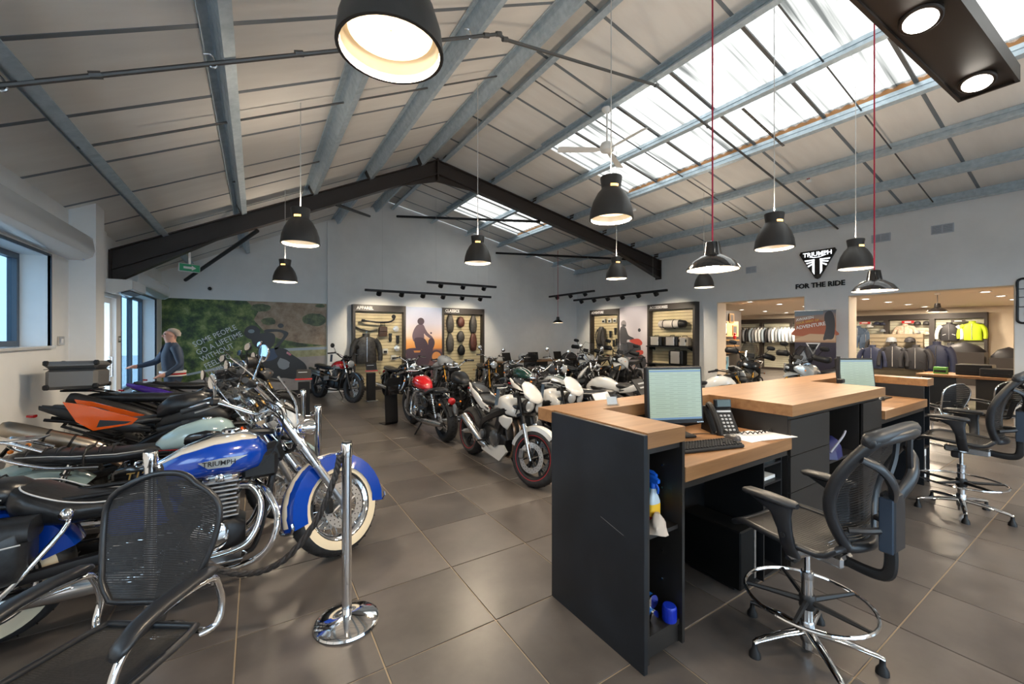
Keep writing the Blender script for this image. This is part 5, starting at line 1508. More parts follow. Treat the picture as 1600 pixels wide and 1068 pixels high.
    if st in ('classic', 'scrambler', 'cruiser', 'bobber'):
        for sg in (-1, 1):
            fins = MB()
            nf = 9
            for k in range(nf):
                z = zc0 + (zc1 - zc0 - .05) * k / (nf - 1)
                fins.rbox((EX + .03, sg * .075, z), (.19 - .02 * (k % 2), .135, .011), .003)
            c = P('cylinder', MB().lathe([(.062, zc0 - .02), (.062, zc1 - .04)], 16, atM(EX + .03, sg * .075, 0)), S['engine'], e)
            P('cooling_fins', fins, S.get('fin_mat', S['engine']), c, None)
            P('rocker_cover', MB().loft([(EX - .06, sg * .075, zc1 - .03, .03, .02, .02, 3), (EX - .03, sg * .075, zc1 - .03, .06, .035, .03, 3), (EX + .09, sg * .075, zc1 - .03, .06, .035, .03, 3), (EX + .12, sg * .075, zc1 - .03, .03, .02, .02, 3)], 14), S['covers'], c)
            P('plug_cap', MB().lathe([(.024, 0), (.024, .012), (.012, .02), (.001, .02)], 14, atM(EX + .03, sg * .142, zc1 - .02, Matrix.Rotation(-sg * PI / 2, 4, 'X'))), M_CHROME, c)
            P('carburettor', MB().lathe([(.03, 0), (.032, .05), (.025, .09)], 14, atM(EX - .07, sg * .075, zc1 - .09, Matrix.Rotation(-PI / 2, 4, 'Y'))), M_ALU, e)
    else:
        P('cylinder_block', MB().rbox((EX + .06, 0, zc0 + .09), (.19, .30, .22), .02, (0, .35, 0)), S['engine'], e)
        P('cylinder_head', MB().rbox((EX + .12, 0, zc0 + .22), (.17, .29, .09), .02, (0, .35, 0)), M_DARKMETAL, e)
        P('radiator', MB().rbox((EX + .235, 0, ez + .16), (.03, .34, .26), .006, (0, -.30, 0)), M_BLACKM, t)
        for sg in (-1, 1):
            P('coolant_hose', MB().tube(crv([(EX + .22, sg * .15, ez + .24), (EX + .12, sg * .17, ez + .18), (EX + .05, sg * .15, ez + .08)], 4), .014, 8), M_RUBBER, e)
    # exhaust
    xm = S['exh_mat']
    if S['exhaust'] in ('twin', 'cruiser'):
        for sg in (-1, 1):
            y0 = sg * .085
            dz = 0
            hp = crv([(EX + .11, y0, zc1 - .10), (EX + .20, sg * .10, zc1 - .12), (EX + .245, sg * .125, zc1 - .24), (EX + .20, sg * .16, zl + .12), (EX + .08, sg * .175, zl + .055), (-.15, sg * .18, zl + .045)], 6)
            ex = P('exhaust_pipe', MB().tube(hp, .021, 10), S.get('header_mat', xm), t, 60)
            if S['exhaust'] == 'cruiser':
                prof = [(-.10, .024), (-.16, .04), (-.30, .05), (xr - .25, .052), (xr - .40, .048), (xr - .44, .046)]
                zz = lambda x: zl + .045 + max(0, (-.1 - x)) * .03
            else:
                prof = [(-.12, .023), (-.22, .026), (-.34, .042), (-.44, .048), (xr - .10, .046), (xr - .28, .03), (xr - .30, .028)]
                zz = lambda x: zl + .045 + max(0, (-.12 - x)) * .10
            P('muffler', MB().tube([(x, sg * (.18 + .01 * (x < -.3)), zz(x)) for x, _ in prof], [r for _, r in prof], 16), xm, ex, 50)
    elif S['exhaust'] == 'high':
        for k, (y0, dz) in enumerate(((.085, 0), (-.085, -.075))):
            hp = crv([(EX + .11, -abs(y0), zc1 - .10), (EX + .20, -.11, zc1 - .10), (EX + .20, -.16, zc1 - .20 + dz), (EX + .05, -.20, zc1 - .20 + dz), (-.18, -.20, .56 + L + dz), (xr + .30, -.20, .60 + L + dz)], 6)
            ex = P('exhaust_pipe', MB().tube(hp, .021, 10), M_HEAD, t, 60)
            P('muffler', MB().tube([(xr + .36, -.205, .60 + L + dz), (xr + .30, -.205, .605 + L + dz), (xr - .08, -.215, .68 + L + dz), (xr - .14, -.215, .69 + L + dz)], [.024, .042, .042, .026], 16), xm, ex, 50)
        P('heat_shield', MB().rbox((EX - .13, -.245, zc1 - .235), (.22, .006, .11), .003, (0, -.10, 0)), M_STEEL, ex, None)
    elif S['exhaust'] == 'side':
        for q in (-1, 0, 1):
            P('exhaust_pipe', MB().tube(crv([(EX + .18, q * .08, zc0 + .17), (EX + .28, q * .075, zc0 + .02), (EX + .22, q * .06, zl + .02), (EX + .05, q * .04 - .02, zl - .02), (-.12, -.08, zl)], 5), .019, 10), M_HEAD, t, 60)
        P('muffler', MB().tube(crv([(-.10, -.10, zl + .0), (-.22, -.15, zl + .08), (-.42, -.18, zl + .20), (-.62, -.19, zl + .30)], 5), [.03, .035, .045, .05, .052, .052, .052, .052, .052, .052, .052, .052, .052, .050, .048, .046], 16), xm, t, 50)
    elif S['exhaust'] == 'up':
        ex = P('exhaust_pipe', MB().tube(crv([(EX + .15, -.05, zc0 + .15), (EX + .26, -.05, zc0), (EX + .15, -.08, zl + .02), (-.15, -.13, zl + .08), (-.36, -.17, .42 + L)], 5), .022, 10), M_HEAD, t, 60)
        ms = crv([(-.34, -.17, .42 + L), (-.46, -.20, .55 + L), (xr - .05, -.215, .70 + L), (xr - .24, -.22, .78 + L)], 5)
        mm_ = P('muffler', MB().tube(ms, [.025, .035, .05] + [.062] * (len(ms) - 5) + [.058, .045], 18), S.get('muf_mat', M_TITAN), ex, 50)
        for k in (5, 7, 9):
            P('muffler_band', MB().tube([ms[k], ms[k] + (ms[k + 1] - ms[k]) * .22], .0635, 18), M_BLACK, mm_)
    # tank
    ts = S['tank_s']; tz = S['tank_dz'] + L
    if st in ('classic', 'scrambler', 'bobber'):
        x1 = xs - .06; x0 = x1 - .50 * ts
        zb = zt - .205 + tz * 0
        sec = [(x0, 0, zb - .005, .05, .04, .02, 2.2), (x0 + .04, 0, zb, .085, .075, .04, 2.4), (x0 + .14 * ts, 0, zb + .02, .125, .115, .06, 2.5), (x0 + .28 * ts, 0, zb + .045, .150, .130, .08, 2.5), (x0 + .40 * ts, 0, zb + .05, .145, .125, .085, 2.6), (x0 + .47 * ts, 0, zb + .05, .115, .09, .08, 2.6), (x0 + .50 * ts, 0, zb + .045, .06, .04, .05, 2.2)]
        tk = P('fuel_tank', MB().loft(sec, 28), S['tank'], t, 60)
        tm = (x0 + .31 * ts, zb + .05)
    elif st == 'cruiser':
        x1 = xs - .02; x0 = x1 - .62
        zb = zt - .27
        sec = [(x0, 0, zb - .05, .04, .03, .02, 2.2), (x0 + .05, 0, zb - .03, .085, .07, .04, 2.3), (x0 + .18, 0, zb + .01, .145, .12, .085, 2.3), (x0 + .34, 0, zb + .045, .185, .135, .115, 2.3), (x0 + .48, 0, zb + .055, .185, .13, .125, 2.4), (x0 + .57, 0, zb + .055, .14, .10, .11, 2.4), (x0 + .62, 0, zb + .05, .07, .05, .06, 2.2)]
        tk = P('fuel_tank', MB().loft(sec, 32), S['tank'], t, 60)
        def sec_at(xx):
            for a_, b_ in zip(sec[:-1], sec[1:]):
                if a_[0] <= xx <= b_[0]:
                    q_ = (xx - a_[0]) / (b_[0] - a_[0]); return tuple(a_[i] + (b_[i] - a_[i]) * q_ for i in range(7))
        ups = []
        for k in range(15):
            f_ = k / 14; c_ = sec_at(x0 + .06 + .53 * f_); lo = .74 + .22 * abs(2 * f_ - 1) ** 3
            ups.append((c_[0], 0, c_[2] + c_[4] * lo, c_[3] * (1 - lo ** c_[6]) ** (1 / c_[6]) + .003, c_[4] * (1 - lo) + .0025, .01, 2.3))
        P('tank_upper_panel', MB().loft(ups, 32), S['tank2'], tk, 60)
        P('tank_console', MB().loft([(x0 + .06, 0, zb + .045, .03, .02, .02, 2.4), (x0 + .20, 0, zb + .115, .055, .03, .03, 2.4), (x0 + .36, 0, zb + .165, .07, .032, .03, 2.4), (x0 + .50, 0, zb + .17, .06, .03, .03, 2.4), (x0 + .58, 0, zb + .14, .03, .02, .02, 2.4)], 18), M_CHROME, tk, 60)
        tm = (x0 + .39, zb + .06)
    elif st == 'naked':
        x1 = xs - .03; x0 = x1 - .50
        zb = zt - .20
        sec = [(x0, 0, zb - .03, .05, .04, .03, 2.4), (x0 + .06, 0, zb, .085, .09, .05, 2.8), (x0 + .18, 0, zb + .03, .12, .125, .07, 3), (x0 + .32, 0, zb + .05, .165, .135, .08, 3), (x0 + .44, 0, zb + .04, .17, .12, .09, 3), (x0 + .52, 0, zb + .02, .14, .07, .07, 3), (x0 + .57, 0, zb + .0, .09, .03, .04, 2.6)]
        tk = P('fuel_tank', MB().loft(sec, 28), S['tank'], t, 50)
        for sg in (-1, 1):
            P('knee_panel', MB().loft([(x0 + .02, sg * .10, zb - .06, .012, .03, .03, 2.6), (x0 + .12, sg * .125, zb - .05, .018, .045, .05, 2.6), (x0 + .26, sg * .16, zb - .02, .018, .05, .06, 2.6), (x0 + .34, sg * .175, zb + .01, .008, .02, .02, 2.6)], 12), P_MATB, tk, 50)
            P('radiator_cowl', MB().loft([(EX + .10, sg * .165, ez + .24, .012, .03, .03, 3), (EX + .22, sg * .19, ez + .24, .016, .07, .06, 3), (EX + .30, sg * .185, ez + .25, .014, .05, .09, 3), (EX + .36, sg * .17, ez + .28, .008, .02, .03, 3)], 12), S['side'], t, 50)
        tm = (x0 + .30, zb + .04)
    else:   # adventure
        x1 = xs - .02; x0 = x1 - .52
        zb = zt - .22
        sec = [(x0, 0, zb - .02, .06, .05, .04, 2.4), (x0 + .08, 0, zb, .10, .09, .06, 2.8), (x0 + .22, 0, zb + .04, .15, .14, .10, 2.8), (x0 + .38, 0, zb + .06, .215, .14, .16, 2.8), (x0 + .50, 0, zb + .04, .22, .12, .20, 2.8), (x0 + .58, 0, zb + .0, .18, .08, .18, 2.8), (x0 + .64, 0, zb - .03, .12, .04, .10, 2.6)]
        tk = P('fuel_tank', MB().loft(sec, 28), S['tank'], t, 50)
        for sg in (-1, 1):
            P('crash_bar', MB().tube(crv([(EX + .30, sg * .10, .60 + L), (EX + .30, sg * .26, .58 + L), (EX + .18, sg * .26, .34 + L), (EX + .05, sg * .18, .24 + L)], 5), .013, 8), M_BLACKM, t, 60)
        tm = (x0 + .36, zb + .05)
    cap_x = x0 + (x1 - x0) * .62
    zcap = max(c[2] + c[4] for c in sec)
    P('filler_cap', MB().lathe([(.036, -.012), (.036, .004), (.03, .012), (.002, .014)], 20, atM(cap_x, 0, zcap - .002)), M_CHROME if st in ('classic', 'cruiser', 'scrambler') else M_DARKMETAL, tk)
    wmax = max(c[3] for c in sec)
    if S['badge']:
        for sg in (-1, 1):
            if st == 'cruiser':
                wing = [(-.115, .012), (-.07, -.028), (.03, -.030), (.055, .0), (.115, .028), (-.02, .026)]
                b = MB().prism([(tm[0] + p[0] * 1.08 - .0, tm[1] + p[1] - .02) for p in wing], sg * (wmax - .006), sg * (wmax + .004))
                bo = P('tank_badge', b, P_SILVER, tk, None)
                tx = text_mb('TRIUMPH', .040, .004, bold=.01)
                if sg > 0: tx.xf(Matrix.Rotation(PI, 4, 'Z'))
                tx.xf(Matrix.Translation((tm[0] - .02, sg * (wmax + .006), tm[1] - .022)))
                P('badge_lettering', tx, M_BLACKM, bo, None)
            elif S['badge'] == 'panel':
                kp = MB().loft([(tm[0] - .16, sg * (wmax - .040), tm[1] - .03, .01, .03, .02, 2.2), (tm[0] - .10, sg * (wmax - .018), tm[1] - .015, .014, .045, .035, 2.3), (tm[0] + .0, sg * (wmax - .005), tm[1], .014, .05, .04, 2.3), (tm[0] + .08, sg * (wmax - .006), tm[1] + .0, .010, .035, .03, 2.3), (tm[0] + .12, sg * (wmax - .014), tm[1] + .0, .006, .015, .015, 2.2)], 14)
                P('knee_pad', kp, P_BLACK, tk, 50)
                P('tank_stripe', MB().tube([(x0 + .02, sg * .085, zb - .025), (x0 + .2, sg * (wmax - .01), zb - .03), (x1 - .05, sg * (wmax - .02), zb - .025)], .004, 6), M_RED, tk)
            else:
                P('tank_badge', MB().box((tm[0], sg * (wmax + .0), tm[1]), (.12, .006, .022), (0, -.05, 0)), M_CHROME, tk, None)
    if S.get('stripe'):
        for yy in (-.045, .045):
            P('tank_stripe', MB().tube([(c[0], yy * min(1, c[3] / .1), c[2] + c[4] * (1 - abs(yy / max(c[3], .05)) ** 2.5) ** .4 + .001) for c in sec[1:-1]], .018, 6, flat=.18), S['stripe'], tk)
    if S.get('two_tone'):
        P('tank_lower_panel', MB().loft([(x, cy, cz - .014, ry + .003, .004, rd - .008, p) for (x, cy, cz, ry, ru, rd, p) in sec[1:-1]], 28), S['two_tone'], tk, 60)
    # seat
    sk = S['seat_kind']; sz = .70 + L
    if sk == 'bench':
        q = [(x0 + .06, 0, sz + .01, .07, .03, .03, 3), (x0 - .02, 0, sz + .02, .115, .04, .05, 3), (x0 - .20, 0, sz + .015, .14, .045, .055, 3), (x0 - .42, 0, sz + .03, .14, .05, .05, 3), (xr + .06, 0, sz + .045, .13, .05, .05, 3), (xr - .10, 0, sz + .06, .11, .045, .04, 3), (xr - .15, 0, sz + .065, .06, .025, .02, 2.6)]
        s2 = P('seat', MB().loft(q[::-1], 22), S['seat'], t, 60)
        if S.get('piping', True):
            for sg in (-1, 1):
                P('seat_piping', MB().tube([(c[0], sg * (c[3] + .001), c[2] + c[4] * .45) for c in q[1:-1]], .003, 5), M_PIPING, s2)
        if S.get('ribbed'):
            for k in range(7):
                xx = xr - .06 + .07 * k
                zc_ = sz + .062 - .0 * k + .045 - .004 * k
                P('seat_rib', MB().tube([(xx, -.115, zc_ - .03), (xx, -.07, zc_ - .003), (xx, 0, zc_ + .004), (xx, .07, zc_ - .003), (xx, .115, zc_ - .03)], .007, 6), S['seat'], s2)
            P('seat_strap', MB().tube([(x0 - .36, -.147, sz - .02), (x0 - .36, -.142, sz + .05), (x0 - .36, -.09, sz + .078), (x0 - .36, .09, sz + .078), (x0 - .36, .142, sz + .05), (x0 - .36, .147, sz - .02)], .012, 6, flat=.5), M_BLACK, s2)
    elif sk == 'cruiser':
        q = [(x0 + .10, 0, sz - .02, .09, .03, .03, 2.6), (x0 + .02, 0, sz - .03, .125, .04, .05, 2.6), (x0 - .14, 0, sz - .06, .17, .045, .07, 2.5), (x0 - .30, 0, sz - .05, .195, .06, .09, 2.5), (x0 - .42, 0, sz + .0, .19, .085, .12, 2.5), (x0 - .49, 0, sz + .03, .16, .075, .10, 2.5), (x0 - .52, 0, sz + .03, .10, .04, .06, 2.4)]
        s2 = P('rider_seat', MB().loft(q[::-1], 24), S['seat'], t, 60)
        for sg in (-1, 1):
            P('seat_piping', MB().tube(crv([(x0 - .0, sg * .12, sz - .015), (x0 - .14, sg * .150, sz - .03), (x0 - .28, sg * .165, sz + .0), (x0 - .40, sg * .17, sz + .06), (x0 - .47, sg * .10, sz + .09), (x0 - .48, 0, sz + .105)], 4), .004, 6), M_PIPING, s2)
        q2 = [(x0 - .46, 0, sz + .05, .10, .05, .05, 2.4), (x0 - .52, 0, sz + .07, .135, .06, .06, 2.6), (x0 - .66, 0, sz + .075, .145, .06, .07, 2.6), (x0 - .82, 0, sz + .085, .135, .06, .07, 2.6), (x0 - .88, 0, sz + .09, .08, .035, .04, 2.4)]
        s3 = P('pillion_seat', MB().loft(q2[::-1], 22), S['seat'], t, 60)
        for dx in (.58, .605, .63):
            P('seat_band', MB().tube([(x0 - dx, -.142, sz + .03), (x0 - dx, -.135, sz + .10), (x0 - dx, -.08, sz + .137), (x0 - dx, .08, sz + .137), (x0 - dx, .135, sz + .10), (x0 - dx, .142, sz + .03)], .005, 5), M_SEAT, s3)
        for sg in (-1, 1):
            P('seat_piping', MB().tube([(c[0], sg * (c[3] * .97), c[2] - .02) for c in q2[1:-1]], .004, 5), M_PIPING, s3)
    elif sk == 'solo':
        q = [(x0 + .06, 0, sz, .06, .03, .02, 2.6), (x0 - .04, 0, sz, .11, .03, .03, 2.8), (x0 - .20, 0, sz - .01, .155, .03, .035, 2.8), (x0 - .32, 0, sz + .03, .15, .045, .035, 2.8), (x0 - .38, 0, sz + .06, .08, .03, .02, 2.4)]
        P('seat', MB().loft(q[::-1], 22), S['seat'], t, 60)
        P('pillion_seat', MB().loft([(x0 - .62, 0, sz + .05, .05, .02, .02, 2.6), (x0 - .56, 0, sz + .05, .10, .035, .03, 2.8), (x0 - .42, 0, sz + .03, .10, .035, .03, 2.8), (x0 - .37, 0, sz + .03, .05, .02, .02, 2.6)], 20), S['seat'], t, 60)
    else:   # sport two-step
        q = [(x0 + .08, 0, sz + .02, .06, .03, .03, 3), (x0 - .02, 0, sz + .03, .10, .03, .04, 3), (x0 - .18, 0, sz + .02, .13, .035, .04, 3), (x0 - .30, 0, sz + .06, .12, .04, .04, 3), (x0 - .34, 0, sz + .09, .06, .02, .02, 3)]
        P('seat', MB().loft(q[::-1], 20), S['seat'], t, 60)
        q = [(x0 - .32, 0, sz + .11, .07, .02, .02, 3), (x0 - .38, 0, sz + .13, .10, .03, .03, 3), (x0 - .52, 0, sz + .17, .095, .03, .03, 3), (x0 - .64, 0, sz + .20, .05, .015, .015, 3)]
        P('pillion_seat', MB().loft(q[::-1], 20), S['seat'], t, 60)
        for sg in (-1, 1):
            P('tail_panel', MB().loft([(x0 - .72, sg * .035, sz + .20, .012, .015, .02, 2.8), (x0 - .58, sg * .075, sz + .15, .02, .035, .045, 2.8), (x0 - .40, sg * .10, sz + .08, .022, .05, .06, 2.8), (x0 - .20, sg * .115, sz + .0, .02, .05, .06, 2.8), (x0 - .02, sg * .11, sz - .05, .010, .02, .03, 2.8)], 12), S['side'], t, 50)
    # side panels
    if st in ('classic', 'scrambler', 'cruiser', 'bobber'):
        for sg in (-1, 1):
            sp_ = P('side_panel', MB().loft([(-.38, sg * .125, .55 + L, .010, .04, .04, 2.6), (-.34, sg * .135, .55 + L, .022, .08, .08, 2.8), (-.22, sg * .14, .55 + L, .026, .10, .09, 2.8), (-.10, sg * .13, .56 + L, .016, .08, .07, 2.8), (-.06, sg * .12, .56 + L, .006, .03, .03, 2.6)], 16), S['side'], t, 60)
            if S.get('script'):
                tx = text_mb(S['script'], .075, .003, bold=.012, shear=.2)
                if sg > 0: tx.xf(Matrix.Rotation(PI, 4, 'Z'))
                P('panel_script', tx.xf(Matrix.Translation((-.21, sg * .1675, .565 + L))), mat('gold_script', (.55, .36, .12), .35, .6), sp_, None)
    if S.get('belly'):
        for sg in (-1, 1):
            P('belly_pan', MB().prism([(EX + .24, zl + .06), (EX + .10, zl - .07), (-.18, zl - .03), (-.22, zl + .03), (-.02, zl + .05), (EX + .16, zl + .12)], sg * .125, sg * .15), S['belly'], t, 50)
    # rear fender, tail
    if st == 'cruiser':
        rf_ = fender(xr, S['rr'], S['rr'] + .035, .105, 20, 190, S['tank'], t, I4, .13, 'rear_fender')
        P('tail_light', MB().lathe([(.05, 0), (.052, .03), (.03, .06), (.002, .065)], 20, atM(xr - S['rr'] - .02, 0, S['rr'] + .20, Matrix.Rotation(-PI / 2, 4, 'Y'))), M_RED, t)
    elif st in ('classic', 'scrambler', 'bobber'):
        fender(xr, S['rr'], S['rr'] + .035, .085, 45, 160, S['fender'], t, I4, .05, 'rear_fender')
        P('tail_light', MB().lathe([(.05, 0), (.05, .04), (.03, .055), (.002, .058)], 20, atM(xr - .235, 0, S['rr'] + .32 + L * .5, Matrix.Rotation(-PI / 2, 4, 'Y'))), M_RED, t)
        P('tail_bracket', MB().tube([(xr - .06, 0, .70 + L), (xr - .24, 0, S['rr'] + .33 + L * .5)], .02, 8, flat=2), S['fender'], t)
    else:
        P('rear_hugger', MB().tube(crv([(xr - .14, 0, .72 + L), (xr - .24, 0, .62 + L), (xr - .32, 0, .50 + L)], 4), .03, 8, flat=.5), M_BLACK, t)
        P('tail_light', MB().loft([(xr - .12, 0, .83 + L, .05, .012, .012, 3), (xr - .16, 0, .835 + L, .04, .010, .010, 3)], 12), M_RED, t)
    if S['plate']:
        px = xr - (.30 if st != 'cruiser' else .40)
        P('number_plate', MB().rbox((px, 0, .50 + L * .6), (.006, .18, .13), .003, (0, .25, 0)), M_WHITEM if S.get('yplate') is None else S['yplate'], t, None)
        P('reflector', MB().lathe([(.025, 0), (.024, .008)], 14, atM(px - .005, 0, .42 + L * .6, Matrix.Rotation(-PI / 2, 4, 'Y'))), M_RED, t)
    if S['indicators']:
        for sg in (-1, 1):
            for (ix, iz, q, Tm) in ((hx - .06, hz - .02, .15, T), (xr - .20, .60 + L * .8, .13, I4)):
                n_ = P('indicator', MB().tube([(ix, sg * (fw if Tm is T else .05), iz), (ix, sg * (q + .02), iz)], .006, 6).xf(Tm), M_BLACK, t)
                P('indicator_lens', MB().ball((ix, sg * (q + .035), iz), (.018, .016, .016)).xf(Tm), M_ORANGE, n_)
    # pegs and pedals
    for sg in (-1, 1):
        P('footpeg', MB().tube([(-.12, sg * .15, .30 + L * .8), (-.12, sg * .25, .30 + L * .8)], .012, 8), M_RUBBER, t)
        if st != 'cruiser':
            P('passenger_peg', MB().tube([(-.42, sg * .13, .38 + L * .8), (-.42, sg * .22, .38 + L * .8)], .010, 8), M_RUBBER, t)
        P('pedal', MB().tube(crv([(-.10, sg * .16, .27 + L * .8), (0, sg * .17, .25 + L * .8), (.05, sg * .19, .27 + L * .8)], 4), .008, 6), M_STEEL, t)
    if S['stand']:
        P('side_stand', MB().tube([(-.14, .13, .24 + L), (-.08, .26, .012)], [.012, .012], 8), M_BLACKM, t)
        P('stand_foot', MB().box((-.07, .27, .008), (.07, .04, .012)), M_BLACKM, t, None)
    # hoses and cables
    for k in range(3):
        sg = (-1, 1, -1)[k]
        P('cable', MB().tube(crv([(hb.x - bp * .3, sg * bw * .5, hb.z + br), (hb.x + .10, sg * .12, hb.z + .02 - .03 * k), (hb.x + .05, sg * .10, hb.z - .25), (EX + .05 * k, sg * .09, .55 + L)], 5), .005, 5), M_BLACK, t)
    if S['rack']:
        rk_ = MB()
        for sg in (-1, 1):
            rk_.tube(crv([(xr + .15, sg * .11, .74 + L), (xr - .05, sg * .12, .82 + L), (xr - .30, sg * .10, .84 + L), (xr - .34, 0, .84 + L)], 4), .009, 6)
        rk_.box((xr - .18, 0, .845 + L), (.26, .20, .012))
        P('luggage_rack', rk_, S.get('rack_mat', M_BLACKM), t)
    if S['topbox']:
        bx, bz = xr - .22, .86 + L
        tb = P('top_box', MB().rbox((bx, 0, bz + .10), (.36, .46, .20), .03), M_BOXALU, t, None)
        P('top_box_lid', MB().rbox((bx, 0, bz + .235), (.37, .47, .075), .03), M_BOXALU, tb, None)
        cr = MB()
        for sx in (-1, 1):
            for sy in (-1, 1):
                cr.rbox((bx + sx * .168, sy * .218, bz + .025), (.045, .045, .05), .01); cr.rbox((bx + sx * .172, sy * .222, bz + .255), (.04, .04, .05), .01)
        cr.mm(bx - .184, bx + .184, -.234, .234, bz + .195, bz + .201)
        P('box_corners', cr, M_BLACK, tb, None)
        P('box_latch', MB().rbox((bx - .182, 0, bz + .19), (.015, .08, .06), .004), M_BLACK, tb)
    if S['tag']:
        tg = MB().box((hb.x - bp * .8, -bw * .8, hb.z + br - .13), (.004, .085, .17), (0, 0, S.get('tag_rot', .4)))
        o = P('price_tag', tg.xf(T), M_TAG, t, None)
        P('tag_string', MB().tube([(hb.x - bp * .8, -bw * .8, hb.z + br - .065), (hb.x - bp * .8, -bw * .8, hb.z + br)], .002, 4).xf(T), M_PIPING, t)
    if S.get('extra'):
        S['extra'](t, P, dict(xs=xs, zt=zt, x0=x0, x1=x1, xr=xr, xf=xf, hx=hx, hz=hz, T=T, L=L, hb=hb, EX=EX, zl=zl, top=top, fd=fd, ax=ax, S=S))
    return t
def cruiser_extra(t, P, q):
    T, S = q['T'], q['S']; xr, xf = q['xr'], q['xf']; EX, zl = q['EX'], q['zl']
    # chrome crash bars, saddlebags, spot lamps, floorboards, sissy rail
    for sg in (-1, 1):
        P('crash_bar', MB().tube(crv([(EX + .22, sg * .05, .62), (EX + .28, sg * .22, .58), (EX + .33, sg * .33, .44), (EX + .27, sg * .33, .27), (EX + .12, sg * .24, .18), (EX - .02, sg * .12, .16)], 6), .019, 10), M_CHROME, t, 60)
        P('floorboard', MB().rbox((EX - .02, sg * .27, .245), (.34, .11, .022), .008), M_DARKMETAL, t)
        P('floorboard_trim', MB().tube([(EX + .15, sg * .22, .255), (EX + .17, sg * .27, .257), (EX + .15, sg * .325, .257), (EX - .19, sg * .325, .257)], .006, 6), M_CHROME, t)
        bag = P('saddlebag', MB().loft([(xr - .30, sg * .25, .52, .08, .11, .11, 3), (xr - .28, sg * .25, .52, .10, .15, .15, 3.4), (xr - .02, sg * .25, .52, .105, .155, .16, 3.4), (xr + .20, sg * .25, .53, .10, .145, .15, 3.4), (xr + .23, sg * .25, .53, .07, .10, .10, 3)], 20), M_SEAT, t, 60)
        P('bag_lid', MB().loft([(xr - .31, sg * .25, .60, .10, .08, .03, 3), (xr - .02, sg * .25, .605, .113, .085, .05, 3), (xr + .24, sg * .25, .60, .09, .075, .03, 3)], 20), M_SEAT, bag, 60)
        P('bag_piping', MB().tube([(xr - .28, sg * .357, .57), (xr, sg * .364, .56), (xr + .22, sg * .347, .575)], .004, 5), M_PIPING, bag)
        P('bag_rail', MB().tube(crv([(xr + .30, sg * .15, .66), (xr + .34, sg * .22, .60), (xr + .20, sg * .30, .40), (xr + .12, sg * .31, .30), (xr + .2, sg * .30, .285), (xr + .36, sg * .24, .29)], 5), .012, 8), M_CHROME, t, 60)
        P('bag_rail_knob', MB().ball((xr + .34, sg * .235, .655), .03), M_CHROME, t)
        sl = P('spot_lamp', MB().lathe([(.01, -.08), (.035, -.07), (.052, -.03), (.055, .01), (.058, .014), (.05, .022)], 22, fwd(q['hx'] + .0, sg * .17, q['hz'] - .02)).xf(T), M_CHROME, t)
        P('lens', MB().lathe([(.05, .022), (.001, .032)], 22, fwd(q['hx'], sg * .17, q['hz'] - .02), caps=False).xf(T), M_LENS, sl)
        P('spot_bracket', MB().tube([(q['hx'] - .03, sg * .17, q['hz'] - .03), (q['hx'] - .05, sg * .09, q['hz'] - .03)], .010, 6).xf(T), M_CHROME, sl)
        P('fork_cover', MB().tube([q['ax'] + Vector((0, sg * S['fork_w'], 0)) + q['fd'] * .36, q['top'] + Vector((0, sg * S['fork_w'], 0)) + q['fd'] * -.02], .034, 16).xf(T), M_CHROME, t)
        P('screen_bracket', MB().prism([(q['hx'] - .16, q['hz'] + .14), (q['hx'] - .06, q['hz'] + .08), (q['hx'] - .02, q['hz'] - .06), (q['hx'] - .06, q['hz'] - .08), (q['hx'] - .10, q['hz'] + .02)], sg * .125, sg * .131).xf(T), M_WHITE, t, None)
        P('air_box', MB().loft([(EX - .20, sg * .15, .40, .02, .03, .03, 3), (EX - .17, sg * .165, .40, .03, .05, .05, 3.5), (EX - .44, sg * .165, .385, .03, .045, .045, 3.5), (EX - .47, sg * .15, .385, .02, .02, .02, 3)][::-1], 16), M_DARKMETAL, t, 60)
        P('air_box_trim', MB().tube([(EX - .17, sg * .19, .445), (EX - .44, sg * .19, .43), (EX - .465, sg * .185, .385), (EX - .44, sg * .19, .342), (EX - .17, sg * .19, .352), (EX - .145, sg * .185, .40)], .005, 6, closed=True), M_CHROME, t)
    P('coil_cover', MB().rbox((q['xs'] - .06, -.075, q['zt'] - .30), (.20, .05, .16), .02), M_BLACK, t)
    P('neck_cover', MB().rbox((q['xs'] - .04, 0, q['zt'] - .26), (.24, .12, .14), .03, (0, -.3, 0)), M_BLACK, t)
    P('tank_top_dial', MB().lathe([(.05, 0), (.052, .02), (.045, .024), (.001, .024)], 22, atM(q['x0'] + .42, 0, q['zt'] - .08)), M_CHROME, t)
    P('screen_stay', MB().tube(crv([(q['hx'] - .06, -.14, q['hz']), (q['hx'] - .10, -.20, q['hz'] + .16), (q['hx'] - .22, -.24, q['hz'] + .32)], 4), .008, 6).xf(T), M_CHROME, t)
CRUISER = dict(style='cruiser', wb=1.66, rf=.335, rr=.325, wf=.145, wr=.17, rimf=.225, rimr=.205, rake=31, fork_len=.81, fork_w=.115, whitewall=True, nspoke=44, disc_f=.155, disc_sides=(-1, 1), tank=P_BLUE, tank2=P_BLUE, fender=P_BLUE,
               seat_kind='cruiser', side=P_BLUE, bar_w=.43, bar_rise=.14, bar_pull=.30, head_r=.10, covers=M_CHROME, exhaust='cruiser', screen=(.25, .40, M_CLEAR), steer=30, stand=True, extra=cruiser_extra, engine=M_DARKMETAL, fin_mat=M_ALU, slider=M_ALU, indicators=True)
CRUISER['tank2'] = P_CREAM
